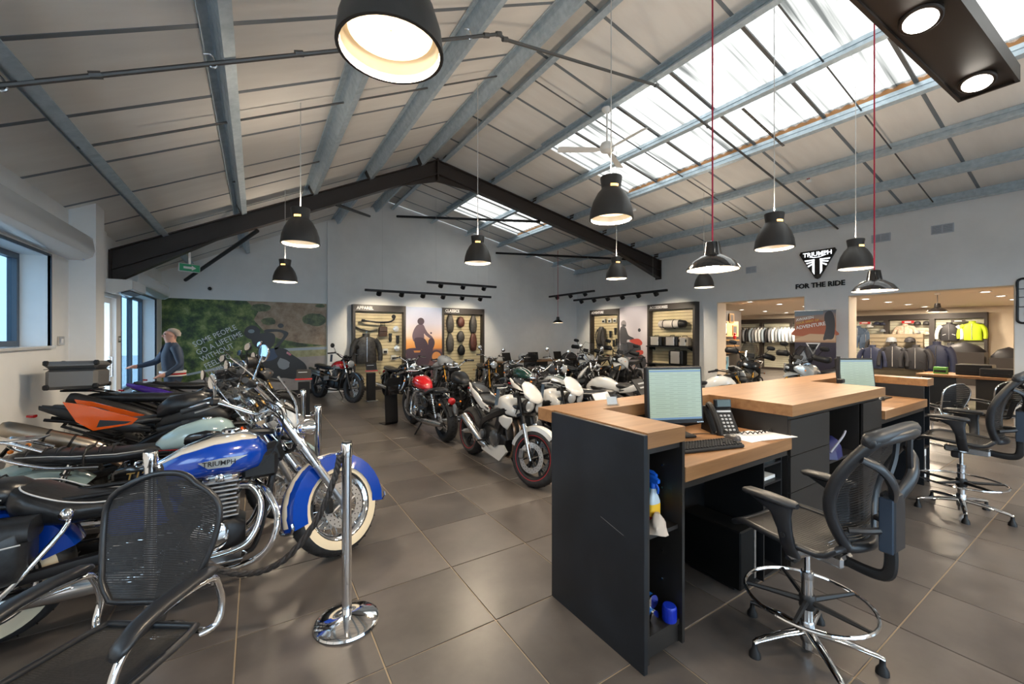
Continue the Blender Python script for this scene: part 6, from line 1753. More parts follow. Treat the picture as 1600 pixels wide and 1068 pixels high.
def t120_extra(t, P, q):
    xr = q['xr']
    for sg in (-1, 1):
        P('grab_rail', MB().tube(crv([(xr + .30, sg * .15, .66), (xr + .05, sg * .155, .70), (xr - .17, sg * .14, .80), (xr - .20, sg * .10, .86), (xr - .16, sg * .09, .885), (xr + .02, sg * .10, .80)], 5), .012, 8), M_CHROME, t, 60)
    P('tail_rack', MB().rbox((xr - .10, 0, .885), (.20, .20, .012), .004), M_CHROME, t)
T120 = dict(style='classic', wb=1.45, tank=P_AQUA, badge='panel', side=P_BLACK, script='T120', fender=P_AQUA, ribbed=True, steer=22, exhaust='twin', bar_w=.39, bar_rise=.12, bar_pull=.16, extra=t120_extra, head_r=.09, tread='road')
CLASSIC = dict(style='classic', wb=1.45, tank=P_RED, side=P_BLACK, fender=P_BLACK, exhaust='twin', steer=8, rim_mat=M_BLACKM, seat_kind='bench')
NAKED = dict(style='naked', wb=1.41, rf=.30, rr=.315, wf=.12, wr=.18, rimf=.222, rimr=.222, rake=23.5, fork_len=.68, wire=False, rim_mat=M_BLACKM, pin=True, disc_f=.155, disc_r=.11, disc_sides=(-1, 1), fork_mat=M_BLACKM, slider=M_CHROME, tank=P_WHITE, side=P_WHITE,
             fender=P_WHITE, seat_kind='sport', headlight='bug', screen_mat=P_WHITE, bar_w=.38, bar_rise=.04, bar_pull=.10, mirror=None, exhaust='side', exh_mat=M_STEEL, engine=M_DARKMETAL, covers=P_GREY, clocks='box', belly=P_WHITE, steer=18, lift=.03, badge=None, bar_mat=M_BLACKM, caliper=M_ALU, swing_mat=M_ALU, indicators=False, plate=False)
SCRAM = dict(style='scrambler', wb=1.45, rf=.34, rr=.325, wf=.11, wr=.15, rimf=.25, rimr=.225, rake=27, fork_len=.74, tread='block', tank=P_RED, side=P_BLACK, fender=P_BLACK, exhaust='high', exh_mat=M_STEEL, rim_mat=M_BLACKM, bar_w=.42, bar_rise=.12, bar_pull=.10, steer=12, lift=.06, gaiter=False, two_tone=P_SILVER,
             engine=M_DARKMETAL, fin_mat=M_ALU, covers=M_DARKMETAL, bar_mat=M_BLACKM, fork_mat=M_STEEL, slider=M_BLACKM, mir_mat=M_BLACKM, piping=False)
ADV = dict(style='adventure', wb=1.53, rf=.335, rr=.32, wf=.11, wr=.15, rimf=.25, rimr=.22, rake=25, fork_len=.82, lift=.13, tank=P_WHITE, side=P_WHITE, headlight='adventure', screen=(.19, .34, M_CLEAR), bar_w=.43, bar_rise=.10, bar_pull=.12, handguard=True, mirror='flat', exhaust='up', muf_mat=M_BLACKM,
           seat_kind='bench', piping=False, engine=M_DARKMETAL, covers=M_DARKMETAL, clocks='box', tread='block', rim_mat=M_BLACKM, fork_mat=M_GOLD, slider=M_BLACKM, rack=True, steer=18, badge=None, bar_mat=M_BLACKM, mir_mat=M_BLACKM, disc_sides=(-1, 1))
SPORTO = dict(style='naked', wb=1.46, rf=.30, rr=.315, wf=.12, wr=.17, rimf=.222, rimr=.222, rake=24, fork_len=.74, wire=False, rim_mat=M_BLACKM, disc_sides=(-1, 1), fork_mat=M_BLACKM, slider=P_ORANGE, tank=P_MATB, side=P_ORANGE, fender=P_ORANGE, seat_kind='sport', headlight='bug', screen_mat=P_MATB,
              bar_w=.40, bar_rise=.06, bar_pull=.12, mirror='round', mir_mat=M_BLACKM, exhaust='up', engine=M_DARKMETAL, covers=M_DARKMETAL, clocks='box', steer=20, lift=.09, badge=None, bar_mat=M_BLACKM)
# FLEET
D_ = math.radians
def pick(base, **kw):
    d = dict(base); d.update(kw); return d
def bag_extra(t, P, q):
    L = q['L']
    P('tank_bag', MB().loft([(q['x0'] + .02, 0, q['zt'] - .10, .10, .06, .06, 3), (q['x0'] + .10, 0, q['zt'] - .06, .14, .10, .08, 3.2), (q['x0'] + .34, 0, q['zt'] - .03, .14, .10, .08, 3.2), (q['x0'] + .40, 0, q['zt'] - .03, .10, .07, .05, 3)], 20), M_SEAT, t, 60)
    P('tank_decal', MB().box((q['x0'] + .28, -.172, q['zt'] - .20), (.16, .004, .03)), P_GREY, t, None)
    for sg in (-1, 1):
        o = P('side_fairing', MB().prism([(-.66, 1.03), (-.55, 1.0), (-.20, .845), (-.24, .80), (-.48, .775), (-.58, .86)], sg * .135, sg * .155), P_ORANGE, t, None)
        P('fairing_decal', MB().prism([(-.44, .86), (-.24, .825), (-.28, .81), (-.46, .80)], sg * .1545, sg * .1565), P_MATB, o, None)
left = dict(group='motorcycles in the left row')
motorcycle('blue and cream cruiser motorcycle with chrome crash bars in the left foreground', (-.33, 3.17, 0), 0, **pick(CRUISER, **left))
motorcycle('pale blue classic motorcycle with a ribbed black seat, second in the left row', (-.50, 4.03, 0), D_(1), **pick(T120, **left))
motorcycle('orange and black roadster with a slanted steel silencer in the left row', (-.68, 4.88, 0), D_(2), **pick(SPORTO, extra=bag_extra, tag=False, side=P_MATB, **left))
motorcycle('black touring motorcycle carrying an aluminium top box in the left row', (-.53, 5.78, 0), D_(1), **pick(ADV, tank=P_BLACK, side=P_BLACK, topbox=True, lift=.19, steer=24, lit=True, **left))
motorcycle('black and purple roadster behind the top box in the left row', (-.50, 6.62, 0), D_(2), **pick(SPORTO, side=P_PURPLE, fender=P_BLACK, tank=P_BLACK, slider=M_BLACKM, steer=26, muf_mat=M_BLACKM, **left))
motorcycle('dark adventure motorcycle with handguards, last in the left row', (-.40, 7.50, 0), D_(3), **pick(ADV, tank=P_GREY, side=P_GREY, rack=False, steer=22, screen=(.17, .26, M_SMOKE), **left))
motorcycle('red and silver scrambler standing before the gable wall', (1.65, 10.75, 0), D_(-67), **pick(SCRAM, tag=True, steer=4))
mid = dict(group='motorcycles in the middle display')
motorcycle('classic motorcycle with a red tank seen from behind in the aisle', (2.40, 6.38, 0), D_(91), **pick(CLASSIC, tank_s=.95, seat_kind='solo', mirror=None, bar_w=.40, bar_rise=.03, bar_pull=.06, engine=M_DARKMETAL, fin_mat=M_ALU, covers=M_CHROME, rim_mat=M_BLACKM, exh_mat=M_STEEL, wr=.16, plate=False, **mid))
motorcycle('white roadster with red rim tape parked at the counter corner', (2.455, 4.17, 0), D_(-90), **pick(NAKED, tag=True, tag_rot=.35, **mid))
motorcycle('matt black classic motorcycle right of the red-tanked one', (3.25, 6.75, 0), D_(88), **pick(CLASSIC, tank=P_MATB, seat_kind='solo', exh_mat=M_BLACKM, engine=M_DARKMETAL, covers=M_DARKMETAL, head_mat=M_BLACKM, mirror=None, **mid))
motorcycle('cafe racer with a white half fairing before the rider poster', (3.95, 10.0, 0), D_(-82), **pick(CLASSIC, tank=P_WHITE, headlight='cowl', screen_mat=P_WHITE, fork_mat=M_GOLD, slider=M_GOLD, bar_rise=-.02, bar_pull=.05, mirror=None, exh_mat=M_BLACKM, seat_kind='solo', **mid))
motorcycle('black classic motorcycle with orange indicators below the leather jacket', (2.98, 9.75, 0), D_(-80), **pick(CLASSIC, tank=P_BLACK, engine=M_DARKMETAL, steer=-10, bar_w=.40, mirror=None, **mid))
motorcycle('black classic motorcycle with gold fork right of the cafe racer', (5.15, 9.45, 0), D_(-105), **pick(CLASSIC, tank=P_BLACK, fork_mat=M_GOLD, slider=M_GOLD, engine=M_ALU, tag=False, **mid))
motorcycle('dark brown saddled classic motorcycle in the middle of the display', (5.75, 7.55, 0), D_(-95), **pick(CLASSIC, tank=P_GREY, seat=M_BROWNS, **mid))
motorcycle('black classic motorcycle with tall mirrors before the corner desk', (6.75, 7.5, 0), D_(-100), **pick(CLASSIC, tank=P_BLACK, bar_rise=.16, **mid))
motorcycle('classic motorcycle with a dark green and white tank behind the white roadster', (4.72, 6.85, 0), D_(97), **pick(CLASSIC, tank=P_GREEN, stripe=P_WHITE, bar_w=.40, mirror=None, **mid))
motorcycle('second white roadster partly hidden behind the counter corner', (3.22, 4.35, 0), D_(-90), **pick(NAKED, tag=True, tag_rot=.35, steer=10, fender=P_MATB, **mid))
motorcycle('silver and green motorcycle with a striped tank behind the counter', (4.10, 4.95, 0), D_(106), **pick(CLASSIC, tank=P_SILVER, stripe=P_GREEN, bar_w=.42, mirror=None, tank_s=1.1, fork_len=.74, **mid))
motorcycle('white roadster with a raised tail left of the near monitor', (4.98, 4.70, 0), D_(112), **pick(NAKED, tag=False, steer=15, lift=.05, **mid))
motorcycle('white and black roadster right of the near monitor', (6.45, 4.0, 0), D_(-28), **pick(NAKED, tag=False, side=P_GREY, steer=10, headlight='bug', lift=.06, fork_mat=M_GOLD, slider=M_GOLD, **mid))
motorcycle('white adventure motorcycle with windscreen near the corner chairs', (8.35, 8.85, 0), D_(-165), **pick(ADV, **mid))
motorcycle('white adventure motorcycle before the red scooter poster', (8.3, 7.55, 0), D_(-163), **pick(ADV, tank=P_SILVER, side=P_WHITE, **mid))
motorcycle('black adventure motorcycle before the rack of white jackets', (9.15, 4.75, 0), D_(-160), **pick(ADV, tank=paint('sand_paint', (.45, .36, .26)), side=P_MATB, screen=(.18, .36, M_SMOKE), seat=M_BROWNS, **mid))
motorcycle('silver and black touring motorcycle below the adventure banner', (9.12, 3.55, 0), D_(165), **pick(ADV, tank=P_SILVER, side=P_SILVER, screen=(.20, .34, M_SMOKE), steer=10, **mid))

# price stands
def price_stand(x, y, rz, label, red=False, h=.84):
    t = thing('price_stand', label, 'stand', (x, y, 0), rz)
    if not red:
        # folded steel sheet: foot, upright, sloping head
        prof = [(.16, .006), (-.06, .006), (-.09, .05), (-.06, h * .62), (-.17, h)]
        pr2 = [(p[0] + (.012 if k > 1 else 0), p[1] + (.008 if k < 2 else 0)) for k, p in enumerate(prof)]
        obj('folded_sheet', MB().prism(prof + pr2[::-1], -.12, .12, 'yz').xf(Matrix.Rotation(0, 4, 'Z')), M_BLACKM, t, None)
        obj('info_sheet', MB().box((0, -.124, h * .81), (.20, .003, .28), (-.28, 0, 0)), M_BLACKG, t, None)
    else:
        obj('upright', MB().rbox((0, 0, h * .38), (.20, .10, h * .70), .004), M_BLACKM, t)
        obj('foot', MB().rbox((0, -.03, .012), (.26, .26, .024), .004), M_STEEL, t)
        obj('sign_panel', MB().box((0, -.03, h * .90), (.26, .012, .17), (-.35, 0, 0)), M_BLACKM, t, None)
        obj('red_stripe', MB().box((0, -.055, h * .79), (.30, .012, .03), (-.35, 0, 0)), M_RED, t, None)
        for k in range(3):
            obj('print_line', MB().box((-.02, -.038 + .006 * k, h * .87 + .03 * k), (.16, .003, .010), (-.35, 0, 0)), M_TAGW, t, None)
price_stand(2.02, 7.3, D_(12), 'black folded steel price stand in the aisle beside the red-tanked motorcycle')
price_stand(2.36, 10.15, D_(5), 'black price stand with a red stripe below the leather jacket', True, .92)
price_stand(.80, 8.95, D_(-10), 'black price stand with a red stripe at the end of the left row', True, .92)
for (x, y, z, rz, w, h, lb, white) in ((4.3, 3.62, .80, .3, .30, .22, 'dark price board with pale figures leaning behind the counter top', False), (3.75, 3.75, .66, .2, .34, .20, 'white price board beside the white roadster', True)):
    t = thing('price_board', lb, 'sign', (x, y, 0), rz)
    obj('post', MB().mm(-.02, .02, .02, .05, 0, z + .05), M_BLACKM, t, None); obj('foot', MB().rbox((0, .03, .01), (.25, .25, .02), .004), M_BLACKM, t)
    b = obj('board', MB().box((0, 0, z + h / 2), (w, .012, h), (-.6, 0, 0)), M_WHITEM if white else M_BLACKM, t, None)
    for k in range(2):
        if not white: obj('print_line', MB().box((0, -.012 + .028 * k - .02, z + h * .45 + .05 * k), (w * .6, .003, .02), (-.6, 0, 0)), mat('grey_print', (.4, .42, .44), .5), t, None)
# ------------------------------------------------------------------ mural on the gable wall
def leaf_mat(name, cols, scale, seed=0.0, rough=.45):
    m = mat(name, cols[0], rough)
    nt, b = nodes_of(m)
    tc = nt.nodes.new('ShaderNodeTexCoord'); mp = nt.nodes.new('ShaderNodeMapping'); mp.inputs['Location'].default_value = (seed, 0, seed)
    nt.links.new(tc.outputs['Object'], mp.inputs[0])
    vo = nt.nodes.new('ShaderNodeTexNoise'); vo.inputs['Scale'].default_value = scale; vo.inputs['Detail'].default_value = 9; vo.inputs['Roughness'].default_value = .68
    nt.links.new(mp.outputs[0], vo.inputs['Vector'])
    rp = nt.nodes.new('ShaderNodeValToRGB'); cr = rp.color_ramp
    while len(cr.elements) < len(cols): cr.elements.new(.5)
    for i, c in enumerate(cols):
        cr.elements[i].position = .33 + .34 * i / (len(cols) - 1); cr.elements[i].color = (*c, 1)
    nt.links.new(vo.outputs['Fac'], rp.inputs[0]); nt.links.new(rp.outputs[0], b.inputs['Base Color'])
    return m
M_FOL = leaf_mat('print_foliage', [(.006, .012, .006), (.022, .048, .010), (.075, .13, .025), (.22, .27, .07), (.40, .42, .18)], 3.4)
M_HILL = leaf_mat('print_hillside', [(.15, .09, .055), (.30, .20, .12), (.40, .29, .19), (.48, .37, .26)], 4.0, 3)
M_BUSH = leaf_mat('print_bush', [(.02, .035, .015), (.08, .11, .04), (.2, .22, .09)], 6.0, 5)
M_ROAD = leaf_mat('print_road', [(.30, .27, .26), (.40, .36, .33)], 3.0, 2); M_GRASS = leaf_mat('print_verge', [(.25, .24, .10), (.45, .42, .24)], 9.0, 4)
M_INK = mat('print_black', (.012, .013, .016), .4); M_INK2 = mat('print_navy', (.03, .06, .13), .4); M_INKS = mat('print_grey', (.25, .27, .29), .4)
mu = thing('wall_mural', 'large photo mural of green hillside and leaning motorcyclist on the gable wall', 'mural', (0, YF - .004, 0))
obj('printed_sheet', MB().mm(-1.85, 1.66, -.006, 0, .12, 2.46), M_FOL, mu, None)
SOFT = ('machine', 'fairing', 'torso', 'arm', 'leg', 'jacket', 'trousers', 'rider', 'mudguard', 'bars', 'hill')
def soft(name, poly):
    if not any(q in name for q in SOFT) or 'hillside' in name: return poly
    return [(v.x, v.z) for v in crv([(a, 0, b) for a, b in poly], 5, True)]
def flat(name, poly, m, d, par=mu):
    poly = soft(name, poly)
    return obj(name, MB().prism(poly, -.006 - d, -.006 - d + .0012), m, par, None)
flat('printed_hillside', [(-.20, 2.455), (.05, 2.2), (-.05, 1.98), (.14, 1.74), (.5, 1.50), (1.0, 1.38), (1.655, 1.30), (1.655, 2.455)], M_HILL, .002)
def blob(cx, cz, rx, rz, k=18, j=.25, seed=1):
    r = random.Random(seed); return [(cx + rx * math.cos(2 * PI * i / k) * (1 + j * (r.random() - .5)), cz + rz * math.sin(2 * PI * i / k) * (1 + j * (r.random() - .5))) for i in range(k)]
flat('printed_bush', blob(1.36, 2.02, .30, .17, seed=3), M_BUSH, .004)
flat('printed_bush', blob(.28, 1.95, .16, .10, seed=4), M_BUSH, .004)
flat('printed_bush', blob(.1, 2.30, .22, .10, seed=5), M_BUSH, .004)
flat('printed_bush', blob(1.5, 2.40, .12, .05, seed=6), M_BUSH, .004)
flat('printed_verge', [(-.9, .80), (.57, 1.24), (1.655, 1.31), (1.655, .98), (.57, .93), (-.9, .5)], M_GRASS, .003)
flat('printed_road', [(-1.84, .125), (-1.84, .35), (.57, .98), (1.655, 1.03), (1.655, .125)], M_ROAD, .004)
flat('printed_rail', [(-1.4, .62), (-.73, .76), (.57, 1.17), (1.655, 1.20), (1.655, 1.27), (.57, 1.24), (-.73, .82), (-1.4, .67)], mat('print_rail', (.40, .46, .50), .4), .005)
# leaning rider: helmet, arms, torso, legs, machine
flat('printed_machine', [(.05, 1.02), (.35, 1.22), (.62, 1.20), (.85, 1.05), (1.12, .82), (1.16, .62), (1.0, .48), (.85, .42), (.55, .46), (.20, .35), (0, .42), (-.06, .75)], M_INK, .006)
flat('printed_fairing', [(.10, 1.10), (.32, 1.24), (.50, 1.20), (.46, 1.0), (.22, .92)], M_INK2, .0075)
flat('printed_engine', blob(.62, .86, .15, .17, seed=8), M_INKS, .0075)
flat('printed_torso', [(-.10, 1.48), (.05, 1.62), (.30, 1.66), (.42, 1.58), (.40, 1.36), (.25, 1.22), (.02, 1.26)], M_INK, .0085)
flat('printed_arm', [(.20, 1.66), (.48, 1.68), (.62, 1.60), (.50, 1.40), (.40, 1.26), (.46, 1.22), (.60, 1.42), (.72, 1.60), (.70, 1.68), (.52, 1.74), (.22, 1.74)], M_INK, .0095)
flat('printed_leg', [(.42, 1.26), (.70, 1.20), (.90, .92), (1.14, .74), (1.12, .64), (.92, .72), (.70, .92), (.48, 1.04)], M_INK, .0095)
flat('printed_knee_slider', [(.70, 1.16), (.80, 1.08), (.77, 1.04), (.68, 1.11)], M_RED, .0105)
flat('printed_helmet', blob(-.08, 1.66, .175, .18, 22, .02, 9), M_INK, .0105)
flat('printed_visor', blob(-.10, 1.69, .07, .05, 12, .1, 10), mat('print_shine', (.20, .27, .30), .4), .0115)
flat('printed_mirror', blob(.55, 1.84, .07, .06, 12, .05, 11), M_INK, .0105)
M_LETTER = mat('print_letter', (.66, .70, .68), .5)
for k, (s, x, z) in enumerate((('SOME PEOPLE', -1.27, 1.35), ('GO A LIFETIME', -1.21, 1.155), ('WITHOUT', -1.13, .99), ('FEELING', -1.05, .815), ('THIS', -.96, .66))):
    tx = text_mb(s, .185, .002, 'LEFT', bold=.006, sx=.84).xf(Matrix.Translation((x, -.018, z)) @ Matrix.Rotation(-math.radians(27.5), 4, 'Y'))
    obj('lettering', tx, M_LETTER, mu, None)

# ------------------------------------------------------------------ slat wall displays
M_SLAT = noise_mat('beige_slat', (.52, .44, .27), (.60, .51, .32), 3, .55); M_SLATG = mat('slat_groove', (.16, .13, .08), .7)
M_SLATW = noise_mat('pale_slat', (.50, .50, .40), (.58, .58, .47), 3, .55)
M_CAB = mat('dark_cabinet', (.032, .026, .024), .45)
def cabinet(name_label, loc, rz, W, H, title, slatm, zlo=.1, ts=.13, tx_al='LEFT'):
    t = thing('display_cabinet', name_label, 'display', loc, rz)
    D = .22
    c = MB(); c.mm(0, .07, -D, 0, 0, H); c.mm(W - .07, W, -D, 0, 0, H); c.mm(.07, W - .07, -D, 0, H - .19, H); c.mm(.07, W - .07, -D, 0, 0, zlo)
    obj('surround', c, M_CAB, t, None)
    obj('back_board', MB().mm(.07, W - .07, -.03, 0, zlo, H - .19), M_SLATG, t, None)
    n = max(6, int((H - .19 - zlo) / .098)); sh = (H - .19 - zlo) / n
    me = mk_mesh('slat', MB().mm(.071, W - .071, -.048, -.031, .004, sh - .008), slatm, None)
    for k in range(n):
        o = bpy.data.objects.new('slat', me); COL.objects.link(o); o.parent = t; o.location = (0, 0, zlo + k * sh)
    if title:
        obj('title_lettering', text_mb(title, ts, .004, tx_al, bold=.02, sx=.9).xf(Matrix.Translation((.10, -D - .002, H - .10))), M_WHITEM, t, None)
    return t
FW = YF - .001
cabinet('display cabinet titled APPAREL holding a leather jacket and parts', (2.315, FW, 0), 0, 1.52, 2.47, 'APPAREL', M_SLAT)
cabinet('display cabinet titled CLASSICS holding motorcycle seats', (5.01, FW, 0), 0, 1.52, 2.47, 'CLASSICS', M_SLAT)
RZ = -PI / 2
cabinet('slat wall display in the far right corner holding a backpack', (XR - .001, 11.32, 0), RZ, 1.45, 2.52, 'ADVENTURE', M_SLAT, ts=.12)
cabinet('display cabinet titled ACCESSORIES holding luggage cases', (XR - .001, 8.67, 0), RZ, 1.67, 2.56, 'ACCESSORIES', M_SLAT, ts=.12)
def grad_mat(name, stops, z0, z1):
    m = mat(name, stops[0][1], .45)
    nt, b = nodes_of(m)
    tc = nt.nodes.new('ShaderNodeTexCoord'); sx = nt.nodes.new('ShaderNodeSeparateXYZ'); mr = nt.nodes.new('ShaderNodeMapRange')
    mr.inputs[1].default_value = z0; mr.inputs[2].default_value = z1
    nt.links.new(tc.outputs['Object'], sx.inputs[0]); nt.links.new(sx.outputs[2], mr.inputs[0])
    rp = nt.nodes.new('ShaderNodeValToRGB'); cr = rp.color_ramp
    while len(cr.elements) < len(stops): cr.elements.new(.5)
    for i, (p, c) in enumerate(stops): cr.elements[i].position = p; cr.elements[i].color = (*c, 1)
    nt.links.new(mr.outputs[0], rp.inputs[0]); nt.links.new(rp.outputs[0], b.inputs['Base Color'])
    return m
# printed poster of a rider at dusk (flat print)
po = thing('rider_poster', 'tall poster of a rider at sunset between the gable wall cabinets', 'poster', (3.84, FW - .20, 0))
obj('panel', MB().mm(.002, 1.168, 0, .19, 0, 2.46), grad_mat('print_dusk', [(0, (.10, .06, .09)), (.46, (.22, .10, .09)), (.485, (.72, .28, .06)), (.58, (.80, .42, .16)), (.64, (.80, .60, .52)), (.80, (.62, .60, .72)), (1, (.42, .50, .70))], 0, 2.46), po, None)
M_DUSK = mat('print_dusk_dark', (.07, .045, .065), .5); M_DUSK2 = mat('print_dusk_mid', (.16, .11, .14), .5); M_DUSK3 = mat('print_dusk_flame', (.6, .25, .08), .5)
def pf(name, poly, m, d=.001, par=po): return obj(name, MB().prism(soft(name, poly), -d - .001, -d), m, par, None)
ring = lambda cx, cz, r, n=20: [(cx + r * math.cos(2 * PI * i / n), cz + r * math.sin(2 * PI * i / n)) for i in range(n)]
pf('printed_wheel', ring(.98, .92, .21), M_DUSK, .001); pf('printed_wheel_centre', ring(.98, .92, .15), M_DUSK3, .002)
pf('printed_wheel', ring(.18, .85, .20), M_DUSK, .001)
pf('printed_machine', [(.02, 1.16), (.30, 1.20), (.62, 1.12), (.76, 1.22), (.86, 1.16), (.80, .95), (.66, .62), (.30, .56), (.10, .80), (.02, .98)], M_DUSK, .003)
pf('printed_tank_shine', [(.24, 1.12), (.46, 1.12), (.44, 1.06), (.26, 1.06)], M_DUSK3, .004)
pf('printed_jacket', [(.27, 1.80), (.38, 1.92), (.54, 1.92), (.62, 1.78), (.70, 1.66), (.85, 1.53), (.81, 1.47), (.64, 1.58), (.57, 1.64), (.56, 1.48), (.30, 1.48), (.27, 1.40), (.22, 1.44), (.20, 1.60)], M_DUSK2, .004)
pf('printed_trousers', [(.28, 1.50), (.56, 1.50), (.70, 1.30), (.72, 1.05), (.68, .84), (.58, .86), (.58, 1.08), (.48, 1.16), (.34, 1.16), (.28, 1.30)], M_DUSK, .005)
pf('printed_helmet', ring(.47, 2.02, .11), M_DUSK, .005)
pf('printed_bars', [(.72, 1.44), (.86, 1.50), (.92, 1.34), (.84, 1.14), (.72, 1.20)], M_DUSK, .006)
pf('printed_mirror', ring(.80, 1.66, .03, 10), M_DUSK, .006)
# printed poster with red scooter-like machine on the right wall
p2 = thing('touring_poster', 'tall pale poster of a rider on a red machine between the right wall cabinets', 'poster', (XR - .20, 9.86, 0), RZ)
obj('panel', MB().mm(.002, 1.185, 0, .19, 0, 2.55), grad_mat('print_mist', [(0, (.30, .27, .28)), (.4, (.55, .48, .50)), (.7, (.66, .61, .66)), (1, (.52, .50, .58))], 0, 2.5), p2, None)
M_PR = mat('print_red', (.55, .08, .06), .5); M_PD = mat('print_darkgrey', (.06, .06, .07), .5); M_PM = mat('print_midgrey', (.25, .23, .25), .5)
pf('printed_helmet', ring(.18, 1.98, .12), M_PM, .001, p2); pf('printed_visor', [(.12, 1.97), (.30, 1.95), (.28, 1.88), (.14, 1.90)], M_PD, .002, p2)
pf('printed_jacket', [(.04, 1.84), (.26, 1.86), (.40, 1.60), (.62, 1.50), (.62, 1.42), (.36, 1.44), (.30, 1.30), (.04, 1.30)], M_PD, .002, p2)
pf('printed_machine', [(.05, 1.28), (.40, 1.36), (.72, 1.30), (.86, 1.36), (.92, 1.10), (.80, .90), (.30, .86), (.05, 1.0)], M_PD, .003, p2)
pf('printed_fairing', [(.45, 1.42), (.80, 1.48), (.98, 1.36), (.90, 1.26), (.55, 1.34)], M_PR, .004, p2); pf('printed_mudguard', [(.70, 1.06), (.98, 1.10), (1.0, .98), (.74, .94)], M_PR, .004, p2)
pf('printed_mirror', ring(.86, 1.76, .06, 12), M_PD, .004, p2); pf('printed_wheel', ring(.90, .72, .24), M_PD, .001, p2)

# ------------------------------------------------------------------ clothing and goods
def jacket(label, loc, rz, m, m2=None, s=1.0, group=None, wide=1.0, cat='jacket', nm='jacket'):
    t = thing(nm, label, cat, loc, rz, group)
    m2 = m2 or m
    W = .25 * s * wide
    obj('body', MB().loft([(-.68 * s, 0, 0, W * .96, .07 * s, .07 * s, 2.6), (-.60 * s, 0, 0, W, .085 * s, .085 * s, 2.6), (-.35 * s, 0, 0, W * .94, .095 * s, .09 * s, 2.6), (-.16 * s, 0, 0, W * 1.0, .09 * s, .08 * s, 2.5), (-.07 * s, 0, 0, W * .86, .065 * s, .06 * s, 2.3), (-.02 * s, 0, 0, W * .34, .05 * s, .05 * s, 2.2), (0.02 * s, 0, 0, W * .30, .045 * s, .045 * s, 2.2)], 22, 'z'), m, t, 60)
    for sg in (-1, 1):
        pts = crv([(sg * W * .80, 0, -.10 * s), (sg * W * 1.15, -.01, -.22 * s), (sg * W * 1.32, -.03, -.42 * s), (sg * W * 1.30, -.05, -.62 * s)], 4)
        n = len(pts)
        obj('sleeve', MB().tube(pts, [(.078 - .026 * i / (n - 1)) * s for i in range(n)], 10), m2, t, 60)
    obj('collar', MB().loft([(-.03 * s, 0, 0, W * .34, .06 * s, .055 * s, 2.2), (.05 * s, 0, .01, W * .36, .06 * s, .06 * s, 2.2)], 16, 'z'), m, t, 60)
    obj('zip', MB().box((0, -.094 * s, -.34 * s), (.012, .008, .60 * s)), M_STEEL, t, None)
    for sg in (-1, 1):
        obj('pocket', MB().box((sg * W * .5, -.088 * s, -.44 * s), (.10 * s, .012, .014), (0, sg * .4, 0)), m2, t, None)
    obj('hanger_hook', MB().tube(crv([(0, 0, .02), (0, 0, .09), (.02, 0, .12), (.04, 0, .10)], 4), .004, 5), M_STEEL, t)
    return t
M_LEAJ = noise_mat('worn_leather', (.016, .015, .014), (.05, .046, .042), 12, .4)
jacket('worn black leather jacket hanging in the APPAREL cabinet', (2.68, FW - .20, 1.58), 0, M_LEAJ, s=1.18)
def handlebar_item(x, y, z, label):
    t = thing('spare_handlebar', label, 'motorcycle part', (x, y, z))
    obj('bar', MB().tube(crv([(-.42, 0, .02), (-.30, -.05, 0), (0, -.06, -.03), (.3, -.05, -.02), (.44, 0, .03), (.50, 0, .09)], 4), .025, 8), M_DARKMETAL, t)
    obj('mirror', MB().lathe([(.002, -.02), (.06, -.01), (.065, .005), (.002, .006)], 16, atM(.46, -.05, .14, Matrix.Rotation(PI / 2, 4, 'X'))), M_BLACK, t)
    obj('grip', MB().tube([(-.44, 0, .02), (-.36, -.03, .01)], .04, 10), M_RUBBER, t)
    obj('bracket', MB().mm(-.02, .02, -.04, .17, -.04, -.01), M_STEEL, t, None)
handlebar_item(3.0, FW - .19, 2.0, 'chrome and black handlebar mounted high in the APPAREL cabinet')
def small_part(name, label, cat, x, y, z, kind, rz=0):
    t = thing(name, label, cat, (x, y, z), rz)
    if kind == 'bag':
        obj('pouch', MB().loft([(-.20, 0, 0, .11, .05, .04, 3), (-.15, 0, 0, .13, .07, .05, 3.2), (.05, 0, 0, .12, .06, .05, 3.2), (.10, 0, 0, .09, .04, .04, 3)], 16, 'z'), M_BROWNS, t, 60)
        obj('flap', MB().rbox((0, -.06, .02), (.23, .02, .14), .01), M_BROWNS, t); obj('strap', MB().tube([(-.06, 0, .1), (-.06, .03, .2), (.06, .03, .2), (.06, 0, .1)], .008, 6), M_BLACK, t)
    elif kind == 'lamp':
        obj('bowl', MB().lathe([(.02, -.10), (.06, -.07), (.09, 0), (.085, .01)], 18, Matrix.Rotation(PI / 2, 4, 'X')), M_CHROME, t); obj('glass', MB().lathe([(.085, .01), (.002, .025)], 18, Matrix.Rotation(PI / 2, 4, 'X'), caps=False), M_LENS, t)
    elif kind == 'gloves':
        obj('glove', MB().loft([(-.12, 0, 0, .035, .02, .02, 2.4), (-.05, 0, 0, .05, .025, .02, 2.6), (.04, 0, 0, .045, .02, .02, 2.6), (.10, 0, 0, .05, .02, .02, 2.6)], 12, 'z'), M_BLACK, t, 60); obj('cuff', MB().loft([(.08, 0, 0, .052, .024, .024, 2.6), (.13, 0, 0, .056, .026, .026, 2.6)], 12, 'z'), M_LEATHER, t, 60)
    elif kind == 'pack':
        obj('pack', MB().rbox((0, 0, 0), (.16, .03, .14), .006), mat('blister_pack', (.55, .55, .52), .3), t); obj('insert', MB().box((0, -.017, -.02), (.10, .012, .06)), M_BLACK, t, None); obj('peg', MB().tube([(0, 0, .05), (0, .14, .05)], .004, 5), M_STEEL, t)
    return t
small_part('pannier_bag', 'brown leather pannier in the APPAREL cabinet', 'bag', 3.17, FW - .14, 1.75, 'bag')
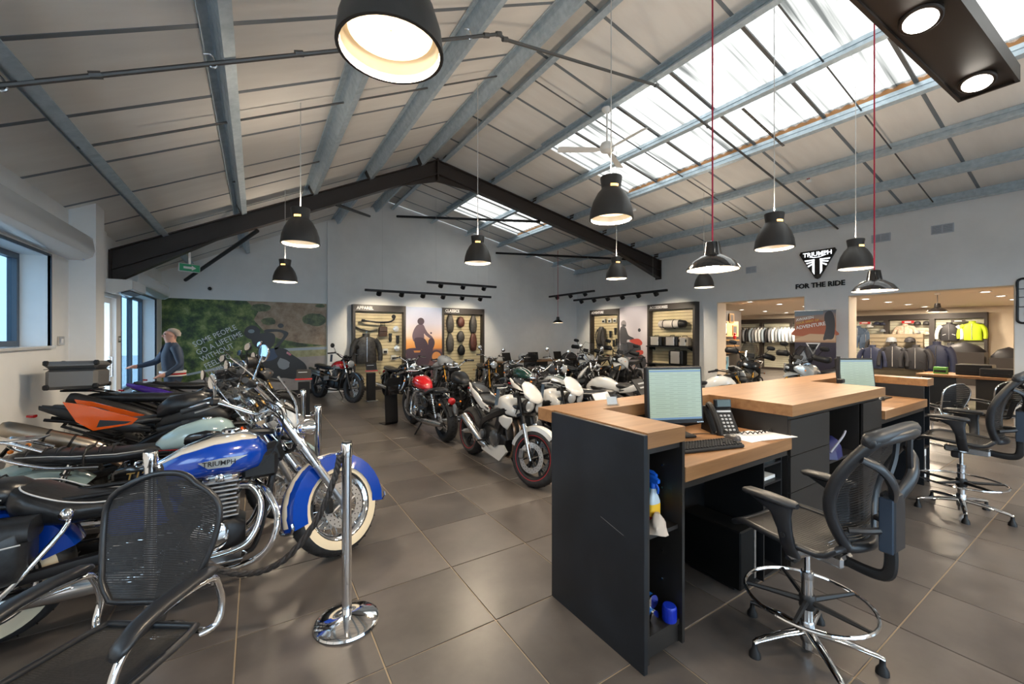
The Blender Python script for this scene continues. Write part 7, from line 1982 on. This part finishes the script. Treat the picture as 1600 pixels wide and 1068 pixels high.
small_part('headlamp_bowl', 'tan and black lamp right of the brown pannier', 'motorcycle part', 3.55, FW - .16, 1.78, 'lamp')
small_part('gloves', 'pair of black gloves left of the lamp mirror', 'gloves', 3.40, FW - .10, 1.52, 'gloves'); small_part('gloves', 'black glove at the right side of the APPAREL cabinet', 'gloves', 3.62, FW - .10, 1.45, 'gloves')
small_part('headlamp_bowl', 'small chrome lamp low in the APPAREL cabinet', 'motorcycle part', 3.58, FW - .16, 1.20, 'lamp')
small_part('parts_pack', 'pale packaged accessory right of the leather jacket', 'package', 3.25, FW - .09, 1.12, 'pack'); small_part('parts_pack', 'pale packaged accessory under the small chrome lamp', 'package', 3.50, FW - .09, .92, 'pack')
tag(obj('scarf', MB().tube(crv([(2.40, FW - .08, 1.84), (2.58, FW - .09, 1.76), (2.8, FW - .10, 1.72), (3.02, FW - .09, 1.76)], 5), .06, 8, flat=.4), mat('grey_scarf', (.16, .15, .13), .8)), 'grey scarf strung across the APPAREL cabinet', 'scarf')
def seat_item(x, z, h, w, m, label, ribs=0):
    t = thing('spare_saddle', label, 'seat', (x, FW - .12, z), 0, 'seats in the CLASSICS cabinet')
    obj('cushion', MB().loft([(-h / 2, 0, 0, w * .35, .03, .02, 2.4), (-h * .42, 0, 0, w * .78, .06, .04, 2.6), (-h * .1, 0, 0, w, .085, .05, 2.6), (h * .2, 0, 0, w * .85, .08, .05, 2.6), (h * .42, 0, 0, w * .55, .06, .04, 2.6), (h * .5, 0, 0, w * .3, .03, .02, 2.4)], 18, 'z').xf(Matrix.Scale(-1, 4, (0, 1, 0))), m, t, 60)
    for k in range(ribs):
        zz = -h * .38 + h * .76 * (k + .5) / ribs
        obj('rib', MB().tube([(-w * .7, -.055, zz), (0, -.084, zz), (w * .7, -.055, zz)], .009, 6), m, t)
    obj('base_edge', MB().tube([(w * 1.0 * math.cos(a) * (.72 + .28 * math.cos(a) ** 2), .01, h * .5 * math.sin(a)) for a in [2 * PI * i / 24 for i in range(24)]], .010, 6, closed=True), M_BLACK, t)
M_GREYLEA = noise_mat('grey_leather', (.05, .045, .042), (.085, .078, .072), 20, .4); M_REDLEA = noise_mat('red_brown_leather', (.09, .030, .022), (.13, .045, .03), 20, .4)
seat_item(5.32, 1.97, .60, .13, M_GREYLEA, 'long smooth grey motorcycle seat, top left in the CLASSICS cabinet')
seat_item(5.32, 1.34, .60, .13, M_GREYLEA, 'long ribbed grey motorcycle seat, lower left in the CLASSICS cabinet', 10)
seat_item(5.70, 2.03, .34, .13, M_REDLEA, 'small fluted red-brown motorcycle seat, top middle in the CLASSICS cabinet', 0)
seat_item(5.70, 1.55, .36, .13, M_GREYLEA, 'small fluted grey motorcycle seat in the middle of the CLASSICS cabinet', 0)
seat_item(5.72, 1.10, .34, .13, M_BLACK, 'small black motorcycle seat low in the CLASSICS cabinet', 0)
seat_item(6.16, 1.97, .60, .13, M_GREYLEA, 'long smooth dark grey motorcycle seat, top right in the CLASSICS cabinet')
seat_item(6.16, 1.36, .60, .13, M_REDLEA, 'long ribbed red-brown motorcycle seat, lower right in the CLASSICS cabinet', 10)
# right wall goods
FX = XR - .05
bp_ = thing('backpack', 'large dark grey hanging backpack in the far corner display', 'bag', (FX - .14, 10.75, 1.50), RZ)
obj('pack', MB().loft([(-.42, 0, 0, .15, .08, .08, 2.6), (-.30, 0, 0, .21, .13, .10, 2.6), (0, 0, 0, .20, .14, .10, 2.6), (.28, 0, 0, .15, .11, .09, 2.5), (.40, 0, 0, .08, .06, .05, 2.3)], 18, 'z'), noise_mat('creased_black', (.02, .018, .017), (.09, .08, .075), 14, .5, stretch=(3, 3, .6)), bp_, 60)
for sg in (-1, 1): obj('strap', MB().tube(crv([(sg * .10, -.09, .30), (sg * .12, -.17, .05), (sg * .10, -.10, -.25)], 4), .018, 6), M_BLACK, bp_)
for k, (y, z) in enumerate(((10.36, 1.62), (10.12, 1.72), (10.2, 1.3), (10.05, 1.35))):
    small_part('gloves', ('black glove highest', 'black glove second', 'black glove lower', 'black glove lowest')[k] + ' beside the hanging backpack', 'gloves', FX - .08, y, z, 'gloves', RZ)
for k, y in enumerate((10.7, 10.4, 10.15)):
    small_part('parts_pack', ('left', 'middle', 'right')[k] + ' small package hanging above the backpack display', 'package', FX - .07, y, 2.12, 'pack', RZ)
rl = thing('roll_bag', 'pale grey strapped roll bag high in the ACCESSORIES cabinet', 'bag', (FX - .14, 7.80, 1.93), RZ)
obj('roll', MB().loft([(-.42, 0, 0, .08, .08, .08, 2.2), (-.36, 0, 0, .12, .12, .12, 2.4), (0, 0, 0, .13, .13, .13, 2.4), (.30, 0, 0, .12, .12, .12, 2.4), (.36, 0, 0, .09, .09, .09, 2.2)], 18), mat('pale_grey_fabric', (.48, .45, .42), .6), rl, 60)
obj('end_cap', MB().loft([(.30, 0, 0, .125, .125, .125, 2.4), (.46, 0, 0, .11, .10, .12, 2.4), (.52, 0, 0, .05, .05, .05, 2.4)], 18), M_BLACK, rl, 60)
for x in (-.22, .12): obj('strap', MB().tube([(x, .132 * math.cos(a), .132 * math.sin(a)) for a in [2 * PI * i / 20 for i in range(20)]], .012, 6, closed=True), M_BLACK, rl)
for z in (1.26, .72):
    sh = thing('display_shelf', 'black shelf in the ACCESSORIES cabinet, %s' % ('upper one' if z > 1 else 'lower one'), 'shelf', (FX - .01, 8.58, z), RZ)
    obj('board', MB().mm(0, 1.5, -.34, 0, -.03, 0), M_BLACKM, sh, None)
    for x in (.1, 1.4): obj('bracket', MB().prism([(-.02, -.03), (-.30, -.03), (-.02, -.14)], x, x + .012, 'yz'), M_BLACKM, sh, None)
def case(x, y, z, w, h, label, m):
    t = thing('luggage_case', label, 'case', (x, y, z), RZ)
    obj('shell', MB().rbox((0, 0, h / 2), (w, .26, h), .03), m, t, None); obj('front_panel', MB().rbox((0, -.132, h / 2), (w * .62, .02, h * .86), .008), mat('silver_panel', (.62, .60, .57), .3, .6), t)
    obj('handle', MB().tube([(-.08, -.02, h), (-.07, -.02, h + .03), (.07, -.02, h + .03), (.08, -.02, h)], .009, 6), M_BLACK, t)
    for sg in (-1, 1): obj('latch', MB().rbox((sg * w * .36, -.135, h * .6), (.04, .02, .08), .004), M_BLACK, t)
case(FX - .18, 8.28, 1.26, .46, .30, 'black luggage case with silver front, left on the upper shelf', M_BLACK)
case(FX - .18, 7.72, 1.26, .46, .30, 'silver-fronted luggage case in the middle of the upper shelf', M_BLACK)
case(FX - .18, 7.30, 1.26, .30, .28, 'small beige luggage case right on the upper shelf', mat('beige_case', (.36, .30, .22), .4))
case(FX - .18, 7.55, .72, .48, .42, 'large silver-fronted top case on the lower shelf', M_BLACK)

# ------------------------------------------------------------------ clothing room furniture
XE = XROOM - .01
cabs = [(11.3, 1.3), (10.0, 1.3), (8.7, 1.3), (6.72, 1.26), (5.46, 1.24), (4.22, 1.30)]
desc = ['first', 'second', 'third']
for k, (y, W) in enumerate(cabs):
    cabinet(('dark clothing bay in the back room, %s from the picture wall' % desc[k]) if k < 3 else ('pale slat wall clothing bay in the back room, %s from the adventure banner' % desc[k - 3]), (XE, y, 0), RZ, W, 2.36, None, M_SLATW)
    if k >= 3:
        t = thing('bay_sign', ('red sign above the blue jackets', 'red sign above the fur-coloured jacket', 'dark sign above the high-visibility jacket')[k - 3], 'sign', (XE - .24, y - W / 2, 2.08), RZ)
        obj('plate', MB().box((0, 0, 0), (.34, .01, .09)), M_RED if k < 5 else M_CAB, t, None); obj('print', MB().box((0, -.006, 0), (.18, .003, .035)), M_WHITEM, t, None)
CJ = [mat('cloth_blue', (.06, .10, .17), .6), mat('cloth_black', (.016, .016, .02), .55), mat('cloth_white', (.68, .70, .72), .55), mat('cloth_grey', (.22, .24, .27), .6), noise_mat('cloth_fur', (.34, .25, .18), (.55, .46, .37), 14, .8), mat('cloth_hivis', (.55, .75, .02), .5, emit=(.4, .6, .0), es=.0), mat('cloth_paleblue', (.32, .40, .48), .6), mat('cloth_navy', (.012, .018, .05), .6)]
# racks of jackets seen edge-on in the first opening
def rail(y0, y1, x, z, label):
    t = thing('clothes_rail', label, 'rail', (x, y0, 0), RZ)
    obj('bar', MB().tube([(0, 0, z), (y0 - y1, 0, z)], .012, 8), M_STEEL, t)
    for q in (0.02, y0 - y1 - .02): obj('upright', MB().tube([(q, 0, z), (q, .28, z)], .010, 6), M_STEEL, t)
rail(11.2, 7.5, XE - .38, 1.98, 'long steel clothes rail with white and grey jackets')
seq = [1, 1, 1, 3, 1, 6, 3, 2, 2, 6, 1, 3, 2, 3, 6, 2, 2, 3, 2, 6, 3, 2, 1, 3]
nms = ['black', 'grey', 'white', 'pale blue']; cnt = {}
for k, c in enumerate(seq):
    y = 11.05 - k * .145
    col = {1: 'black', 3: 'grey', 2: 'white', 6: 'pale blue'}[c]
    t = thing('hung_jacket', '%s jacket hanging edge-on on the long rail, %s from its left end' % (col, ORD[k]), 'jacket', (XE - .38, y, 1.93), PI, 'jackets on the long rail')
    r = random.Random(k); h = .62 + .1 * r.random()
    obj('body', MB().loft([(-h, 0, 0, .23, .05, .05, 2.4), (-h * .6, 0, 0, .24, .06, .055, 2.5), (-.16, 0, 0, .22, .055, .05, 2.4), (-.04, 0, 0, .10, .035, .035, 2.2), (.02, 0, 0, .06, .03, .03, 2.2)], 14, 'z'), CJ[c], t, 60)
    for sg in (1,):
        obj('sleeve', MB().tube(crv([(sg * .16, 0, -.10), (sg * .26, .01, -.25), (sg * .27, .02, -.45), (sg * .25, .02, -.60)], 3), [.07, .07, .068, .066, .062, .06, .056, .052, .05, .048], 8), CJ[c], t, 60)
    obj('hanger_hook', MB().tube([(0, 0, .02), (0, 0, .06)], .004, 5), M_STEEL, t)
# jackets on the slat bays of the second opening
JX = XE - .22
jk = [(6.30, 1.92, 0, 'blue jacket at the left of the first pale bay'), (5.98, 1.66, 0, 'lower blue jacket in the first pale bay'), (5.62, 1.50, 1, 'black jacket at the right of the first pale bay'),
      (4.92, 1.98, 4, 'fur-coloured jacket under the second red sign'), (3.78, 2.0, 1, 'black and white leather jacket in the last pale bay'), (3.25, 2.02, 5, 'bright yellow high-visibility jacket in the last pale bay'), (3.75, 1.28, 1, 'black body warmer below the black and white jacket')]
for (y, z, c, lb) in jk:
    jacket(lb, (JX - (.20 if 1.6 < z < 1.8 else .40 if 1.4 < z < 1.6 else 0), y, z), RZ, CJ[c], CJ[2] if 'white leather' in lb else None, s=.88, wide=1.05)
def cap_item(label, x, y, z, m, kind='cap'):
    t = thing('cap', label, 'cap', (x, y, z), RZ)
    obj('crown', MB().lathe([(.10, 0), (.105, .03), (.08, .10), (.03, .125), (.002, .127)], 16), m, t)
    if kind == 'cap': obj('peak', MB().loft([(-.16, 0, .01, .03, .006, .006, 2.4), (-.12, 0, .015, .08, .008, .008, 2.4), (-.06, 0, .02, .095, .01, .01, 2.4)], 12, 'y'), m, t, 60)
    else: obj('bobble', MB().ball((0, 0, .15), .045), m, t)
for k, (y, z, c, kd, lb) in enumerate(((5.74, 2.0, 7, 'cap', 'dark cap right of the bobble hat in the first pale bay'), (5.55, 1.98, 7, 'cap', 'navy cap at the edge of the first pale bay'), (5.95, 1.90, 2, 'bob', 'white bobble hat above the blue jackets'), (5.55, 1.72, 3, 'cap', 'grey cap below the navy cap'),
                             (4.60, 1.98, 1, 'cap', 'black cap right of the fur-coloured jacket'), (4.36, 1.98, 1, 'cap', 'second black cap right of the fur-coloured jacket'), (4.36, 1.62, 4, 'bob', 'tan bobble hat below the second black cap'), (4.62, 1.66, 3, 'cap', 'grey cap below the first black cap'))):
    cap_item(lb, JX + .06, y, z, CJ[c], kd)
# freestanding gondola with hoodies in front
g_ = thing('display_gondola', 'freestanding slatted display block behind the far monitor', 'display', (13.6, 3.95, 0), RZ)
obj('core', MB().mm(0, 1.0, -.05, .05, 0, 1.62), M_SLATG, g_, None)
sl_me = mk_mesh('slat', MB().mm(.0, 1.0, -.066, -.051, .004, .090), noise_mat('brown_slat', (.20, .165, .11), (.26, .215, .145), 3, .55), None)
for k in range(16):
    o = bpy.data.objects.new('slat', sl_me); COL.objects.link(o); o.parent = g_; o.location = (0, 0, .02 + k * .1)
hd = [(3.86, 1.30, 7, 'navy hooded top at the left of the display block'), (3.45, 1.34, 1, 'black hooded top with white cords in the middle of the display block'), (3.04, 1.32, 1, 'black hooded top at the right of the display block')]
for (y, z, c, lb) in hd:
    t = jacket(lb, (13.6 - .20, y, z), RZ, CJ[c], s=.82, cat='hoodie', nm='hooded_top')
for (y, lb) in ((3.50, 'grey cap on top of the display block'), (3.16, 'black cap on top of the display block')):
    cap_item(lb, 13.45, y, 1.42, CJ[3] if 'grey' in lb else CJ[1])
nj = jacket('dark navy long jacket on a stand at the end of the display block', (14.2, 2.85, 1.38), RZ, CJ[7], s=1.1, wide=.8)
obj('stand_pole', MB().tube([(0, .09, -1.38), (0, .09, .1)], .015, 8).tube([(0, .09, .1), (.04, 0, .1)], .008, 6), M_STEEL, nj)
obj('stand_base', MB().lathe([(.16, -1.38), (.15, -1.36), (.02, -1.355)], 20, Matrix.Translation((0, .09, 0))), M_STEEL, nj)
# service desk in that room
sd = thing('room_desk', 'oak topped desk at the entrance of the clothing room', 'desk', (12.1, 2.1, 0))
obj('desk_top', MB().rbox((.35, 0, .745), (.9, 1.25, .05), .004), M_OAK, sd); obj('side_panel', MB().mm(.0, .03, .05, .55, 0, .72), M_NAVY, sd, None); obj('side_panel', MB().mm(.0, .7, .57, .6, 0, .72), M_OAKE, sd, None)
obj('drawer_unit', MB().mm(.1, .7, -.6, -.2, 0, .72), M_DARK, sd, None)
for k, (x, y, w, h, lb) in enumerate(((12.5, 1.95, .5, .22, 'black printer on the clothing room desk'), (12.35, 1.62, .45, .16, 'black cash drawer on the clothing room desk'))):
    t = thing('office_machine', lb, 'machine', (x, y, .77)); obj('case', MB().rbox((0, 0, h / 2), (.4, w, h), .012), M_BLACK, t); obj('tray', MB().box((-.2, 0, h * .4), (.05, w * .7, .015)), M_BLACKM, t, None)
t = thing('goods_box', 'green and black carton on the clothing room desk', 'box', (12.35, 2.42, .77)); obj('carton', MB().rbox((0, 0, .07), (.14, .2, .14), .004), mat('green_print', (.12, .42, .08), .5), t); obj('print_band', MB().mm(-.072, -.07, -.09, .09, .03, .08), M_BLACK, t, None)
for k, (y, z, w) in enumerate(((3.25, 1.05, .9), (2.35, .9, .7))):
    t = thing('clothes_pile', ('heap of dark clothes below the yellow jacket', 'lower heap of dark clothes at the end of the last bay')[k], 'clothes', (19.4, y, 0), RZ)
    obj('table', MB().mm(-w / 2, w / 2, -.3, .3, 0, z), M_CAB, t, None)
    obj('cloth', MB().loft([(-w * .5, 0, z, .10, .06, .0, 2.3), (-w * .3, 0, z, .24, .25, 0, 2.3), (0, .02, z, .26, .34, 0, 2.3), (w * .3, 0, z, .22, .22, 0, 2.3), (w * .5, 0, z, .08, .05, 0, 2.3)], 14), CJ[1], t, 60)
t = thing('call_point', 'small round dark disc on the cream wall of the clothing room', 'wall fitting', (XE, 2.15, 1.50)); obj('disc', MB().lathe([(.09, 0), (.085, .02), (.05, .03), (.002, .03)], 18, Matrix.Rotation(-PI / 2, 4, 'Y')), mat('maroon_disc', (.10, .03, .03), .4), t); obj('ring', MB().lathe([(.1, 0), (.1, .008)], 18, Matrix.Rotation(-PI / 2, 4, 'Y')), M_STEEL, t)
# side unit with framed pictures, seen through the first opening
su = thing('picture_unit', 'dark wall unit with wooden shelves at the left of the first opening', 'shelving', (11.30, 7.0, 0))
obj('back_panel', MB().mm(0, 1.75, 0, .04, 0, 2.35), M_CAB, su, None)
for z in (1.42, 1.25, 1.05): obj('shelf', MB().mm(.35, 1.5 if z < 1.1 else 1.2, -.24, 0, z, z + .04), M_OAKE, su, None)
obj('pin_board', MB().mm(.42, 1.55, -.02, 0, 1.55, 2.02), mat('tan_board', (.50, .30, .15), .6), su, None)
for k, (x, z, w, h) in enumerate(((.75, 1.60, .26, .40), (1.15, 1.98, .24, .28), (1.32, 1.60, .24, .30))):
    t = thing('framed_picture', ('tall light framed picture', 'dark picture frame hung highest', 'small framed picture with a dark image')[k] + ' on the wall unit', 'picture', (11.30 + x, 6.97, z))
    obj('frame', MB().box((0, 0, h / 2), (w, .02, h)), M_OAKE if k != 0 else M_BLACKM, t, None); obj('print', MB().box((0, -.012, h / 2), (w * .75, .004, h * .78)), (M_WHITEM, M_CAB, P_GREY)[k], t, None)
t = thing('red_figure', 'small bright red ornament on the wall unit shelf', 'ornament', (12.42, 6.86, 1.46)); obj('body', MB().ball((0, 0, .07), (.05, .05, .07)), M_RED, t); obj('head', MB().ball((0, 0, .17), (.035, .035, .04)), M_RED, t)
for k, (x, m) in enumerate(((11.9, CJ[3]), (12.1, M_OAKE), (12.35, CJ[2]))):
    t = thing('gift_box', ('grey', 'wooden', 'white')[k] + ' small box on the lowest wooden shelf', 'box', (x, 6.88, 1.09)); obj('box', MB().rbox((0, 0, .05), (.14, .12, .10), .004), m, t); obj('lid', MB().rbox((0, 0, .105), (.146, .126, .02), .003), m, t)
t = thing('framed_picture', 'blue poster standing under the wooden shelves', 'picture', (11.95, 6.90, .55)); obj('frame', MB().box((0, 0, .2), (.4, .02, .42)), M_WHITEM, t, None); obj('print', MB().box((0, -.012, .2), (.36, .004, .38)), mat('print_blue', (.15, .35, .50), .5), t, None); obj('figure_print', MB().prism(ring(0, .22, .09, 14), -.016, -.0145), M_INK, t, None)
# roll-up banner in front of the pillar
bn = thing('roll_up_banner', 'tall printed roll-up banner with slanted ADVENTURE lettering at the pillar', 'banner', (10.4, 4.37, 0), RZ)
obj('sheet', MB().mm(0, .78, -.006, 0, .06, 2.13), grad_mat('print_banner', [(0, (.02, .02, .04)), (.58, (.035, .03, .055)), (.66, (.05, .045, .07)), (.665, (.50, .30, .19)), (.76, (.55, .33, .20)), (.84, (.42, .16, .09)), (.92, (.40, .26, .2)), (1, (.16, .20, .26))], .06, 2.13), bn, None)
obj('base', MB().rbox((.39, 0, .03), (.84, .22, .06), .01), M_STEEL, bn); obj('top_bar', MB().rbox((.39, 0, 2.135), (.80, .02, .025), .004), M_STEEL, bn)
pf('printed_hill', [(.0, 1.72), (.25, 1.95), (.55, 1.90), (.77, 1.70), (.77, 1.58), (0, 1.58)], mat('print_rock', (.45, .14, .08), .5), .007, bn); pf('printed_sand', [(0, 1.50), (.3, 1.62), (.77, 1.60), (.77, 1.47), (0, 1.47)], mat('print_sand', (.60, .42, .28), .5), .008, bn)
pf('printed_rider', [(.60, 2.08), (.70, 2.10), (.76, 1.90), (.74, 1.54), (.62, 1.50), (.55, 1.50), (.60, 1.75), (.57, 1.95)], M_PD, .009, bn)
pf('printed_sky', [(0, 2.12), (0, 2.02), (.55, 2.04), (.55, 2.12)], mat('print_sky', (.20, .26, .32), .5), .0075, bn)
for k, (s_, z, sz, mm_) in enumerate((('AWAKEN', 1.98, .085, M_WHITEM), ('YOUR SPIRIT OF', 1.90, .065, mat('print_amber', (.7, .42, .1), .5)), ('ADVENTURE', 1.80, .105, M_WHITEM))):
    obj('lettering', text_mb(s_, sz, .002, 'LEFT', bold=.02, sx=.95).xf(Matrix.Translation((.03, -.012, z - .05)) @ Matrix.Rotation(-.16, 4, 'Y')), mm_, bn, None)
pf('printed_emblem', [(.22, 1.42), (.50, 1.42), (.36, 1.16)], M_WHITEM, .008, bn); pf('printed_emblem_core', [(.26, 1.395), (.46, 1.395), (.36, 1.21)], M_INK, .009, bn)
for k in range(7): pf('printed_line', [(.05, .92 - k * .07), (.24, .94 - k * .07), (.24, .915 - k * .07), (.05, .895 - k * .07)], M_TAGW, .008, bn)
cb_ = thing('notice_post', 'white wall corner panel with dark counter at the right picture edge', 'cabinet', (9.4, .62, 0))
obj('body', MB().rbox((0, 0, .52), (.7, .5, 1.04), .004), M_NAVY, cb_); obj('worktop', MB().rbox((0, 0, 1.07), (.74, .54, .06), .003), M_OAK, cb_)

# ------------------------------------------------------------------ person by the glazed door
def person():
    t = thing('person', 'person in a dark blue jacket with red and white hem band walking past the window', 'person', (-1.12, 8.35, 0), math.radians(205))
    # local: x forward, y left. one continuous skinned body
    V = {'pel': (0, 0, .90), 'wai': (0, 0, 1.02), 'che': (.01, 0, 1.25), 'nb': (.01, 0, 1.40), 'nk': (.02, 0, 1.47), 'hb': (.035, 0, 1.53), 'hm': (.035, 0, 1.60), 'ht': (.025, 0, 1.665)}
    V.update({'sl': (.01, .17, 1.37), 'el': (-.02, .26, 1.13), 'wl': (.16, .25, .98), 'hl': (.23, .24, .97), 'sr': (.01, -.17, 1.37), 'er': (.12, -.29, 1.16), 'wr': (.34, -.28, 1.10), 'hr': (.42, -.27, 1.10)})
    V.update({'pl': (0, .09, .87), 'kl': (.12, .10, .49), 'al': (-.02, .10, .10), 'fl': (.12, .11, .045), 'pr': (0, -.09, .87), 'kr': (-.04, -.10, .48), 'ar': (-.22, -.10, .13), 'fr': (-.09, -.11, .045)})
    R = {'pel': (.15, .12), 'wai': (.145, .115), 'che': (.17, .125), 'nb': (.10, .08), 'nk': (.055, .055), 'hb': (.07, .085), 'hm': (.082, .102), 'ht': (.06, .075), 'sl': (.07, .07), 'el': (.052, .052), 'wl': (.036, .036), 'hl': (.04, .022), 'sr': (.07, .07), 'er': (.052, .052), 'wr': (.036, .036), 'hr': (.04, .022), 'pl': (.10, .10), 'kl': (.062, .062), 'al': (.042, .045), 'fl': (.045, .035), 'pr': (.10, .10), 'kr': (.062, .062), 'ar': (.042, .045), 'fr': (.045, .035)}
    E = [('pel', 'wai'), ('wai', 'che'), ('che', 'nb'), ('nb', 'nk'), ('nk', 'hb'), ('hb', 'hm'), ('hm', 'ht'), ('nb', 'sl'), ('sl', 'el'), ('el', 'wl'), ('wl', 'hl'), ('nb', 'sr'), ('sr', 'er'), ('er', 'wr'), ('wr', 'hr'), ('pel', 'pl'), ('pl', 'kl'), ('kl', 'al'), ('al', 'fl'), ('pel', 'pr'), ('pr', 'kr'), ('kr', 'ar'), ('ar', 'fr')]
    # fingers
    for sd, hx in (('l', 'hl'), ('r', 'hr')):
        h = Vector(V[hx]); w = Vector(V['w' + sd]); d = (h - w).normalized()
        for k, (dy, ln) in enumerate(((-.028, .070), (-.010, .080), (.009, .075), (.026, .058))):
            a, b = 'f%s%da' % (sd, k), 'f%s%db' % (sd, k)
            V[a] = tuple(h + d * (ln * .55) + Vector((0, dy, -.006))); V[b] = tuple(h + d * ln + Vector((0, dy, -.028)))
            R[a] = (.0095, .0095); R[b] = (.008, .008); E += [(hx, a), (a, b)]
        a, b = 'f%sta' % sd, 'f%stb' % sd; q = .04 if sd == 'r' else -.04
        V[a] = tuple(w + d * .03 + Vector((0, q * .8, -.01))); V[b] = tuple(w + d * .07 + Vector((0, q * 1.1, -.025))); R[a] = (.011, .011); R[b] = (.009, .009); E += [(hx, a), (a, b)]
    keys = list(V); idx = {k: i for i, k in enumerate(keys)}
    me = bpy.data.meshes.new('body'); me.from_pydata([V[k] for k in keys], [(idx[a], idx[b]) for a, b in E], [])
    o = bpy.data.objects.new('body', me); COL.objects.link(o)
    sk = o.modifiers.new('skin', 'SKIN'); sk.use_smooth_shade = True
    for i, k in enumerate(keys):
        me.skin_vertices[0].data[i].radius = R[k]; me.skin_vertices[0].data[i].use_root = (k == 'pel')
    ss = o.modifiers.new('sub', 'SUBSURF'); ss.levels = 2; ss.render_levels = 2
    dg = bpy.context.evaluated_depsgraph_get(); m2 = bpy.data.meshes.new_from_object(o.evaluated_get(dg))
    bpy.data.objects.remove(o)
    body = bpy.data.objects.new('body', m2); COL.objects.link(body); body.parent = t
    m2.materials.clear()
    for m in (mat('skin', (.55, .30, .23), .5), mat('navy_jacket_cloth', (.025, .045, .085), .7), mat('dark_trousers', (.02, .022, .03), .75), mat('dark_shoes', (.012, .012, .012), .5), mat('stripe_white', (.7, .7, .7), .6), M_RED, mat('grey_hair', (.35, .31, .28), .8)):
        m2.materials.append(m)
    for p in m2.polygons:
        c = p.center
        p.use_smooth = True
        if c.z > 1.47:
            p.material_index = 6 if (c.z > 1.645 or (c.x < -.02 and c.z > 1.55)) else 0
        elif c.z > .86 or (abs(c.y) > .2 and c.z > .8):
            hand = (c.x > .18 and c.y > .18 and c.z < 1.03) or (c.x > .37 and c.y < -.15)
            p.material_index = 0 if hand else 1
        else:
            p.material_index = 3 if c.z < .10 else 2
    # jacket hem bands, face and ears
    def band(z0, z1, m, nm): obj(nm, MB().loft([(z0, 0, 0, .185, .165, .165, 2.2), (z1, 0, 0, .187, .167, .167, 2.2)], 20, 'z').xf(Matrix.Rotation(PI / 2, 4, 'Z')), m, t, 60)
    band(.99, 1.02, MATS['stripe_white'], 'hem_band'); band(.965, .988, M_RED, 'hem_stripe'); band(.94, .963, MATS['stripe_white'], 'hem_band')
    obj('nose', MB().ball((.125, 0, 1.575), (.018, .013, .02)), MATS['skin'], t)
    for sg in (-1, 1):
        obj('ear', MB().ball((.03, sg * .085, 1.585), (.018, .010, .03)), MATS['skin'], t)
        obj('eye', MB().ball((.112, sg * .032, 1.605), (.01, .014, .009)), M_BLACK, t)
    obj('mouth', MB().box((.118, 0, 1.54), (.008, .04, .006)), mat('lip', (.35, .12, .11), .5), t, None)
    obj('hair', MB().loft([(1.57, -.045, 0, .05, .08, .08, 2.2), (1.62, -.03, 0, .075, .086, .086, 2.2), (1.665, -.005, 0, .075, .08, .08, 2.2), (1.69, .005, 0, .045, .05, .05, 2.2), (1.70, .005, 0, .015, .02, .02, 2.2)], 18, 'z'), MATS['grey_hair'], t, 60)
person()
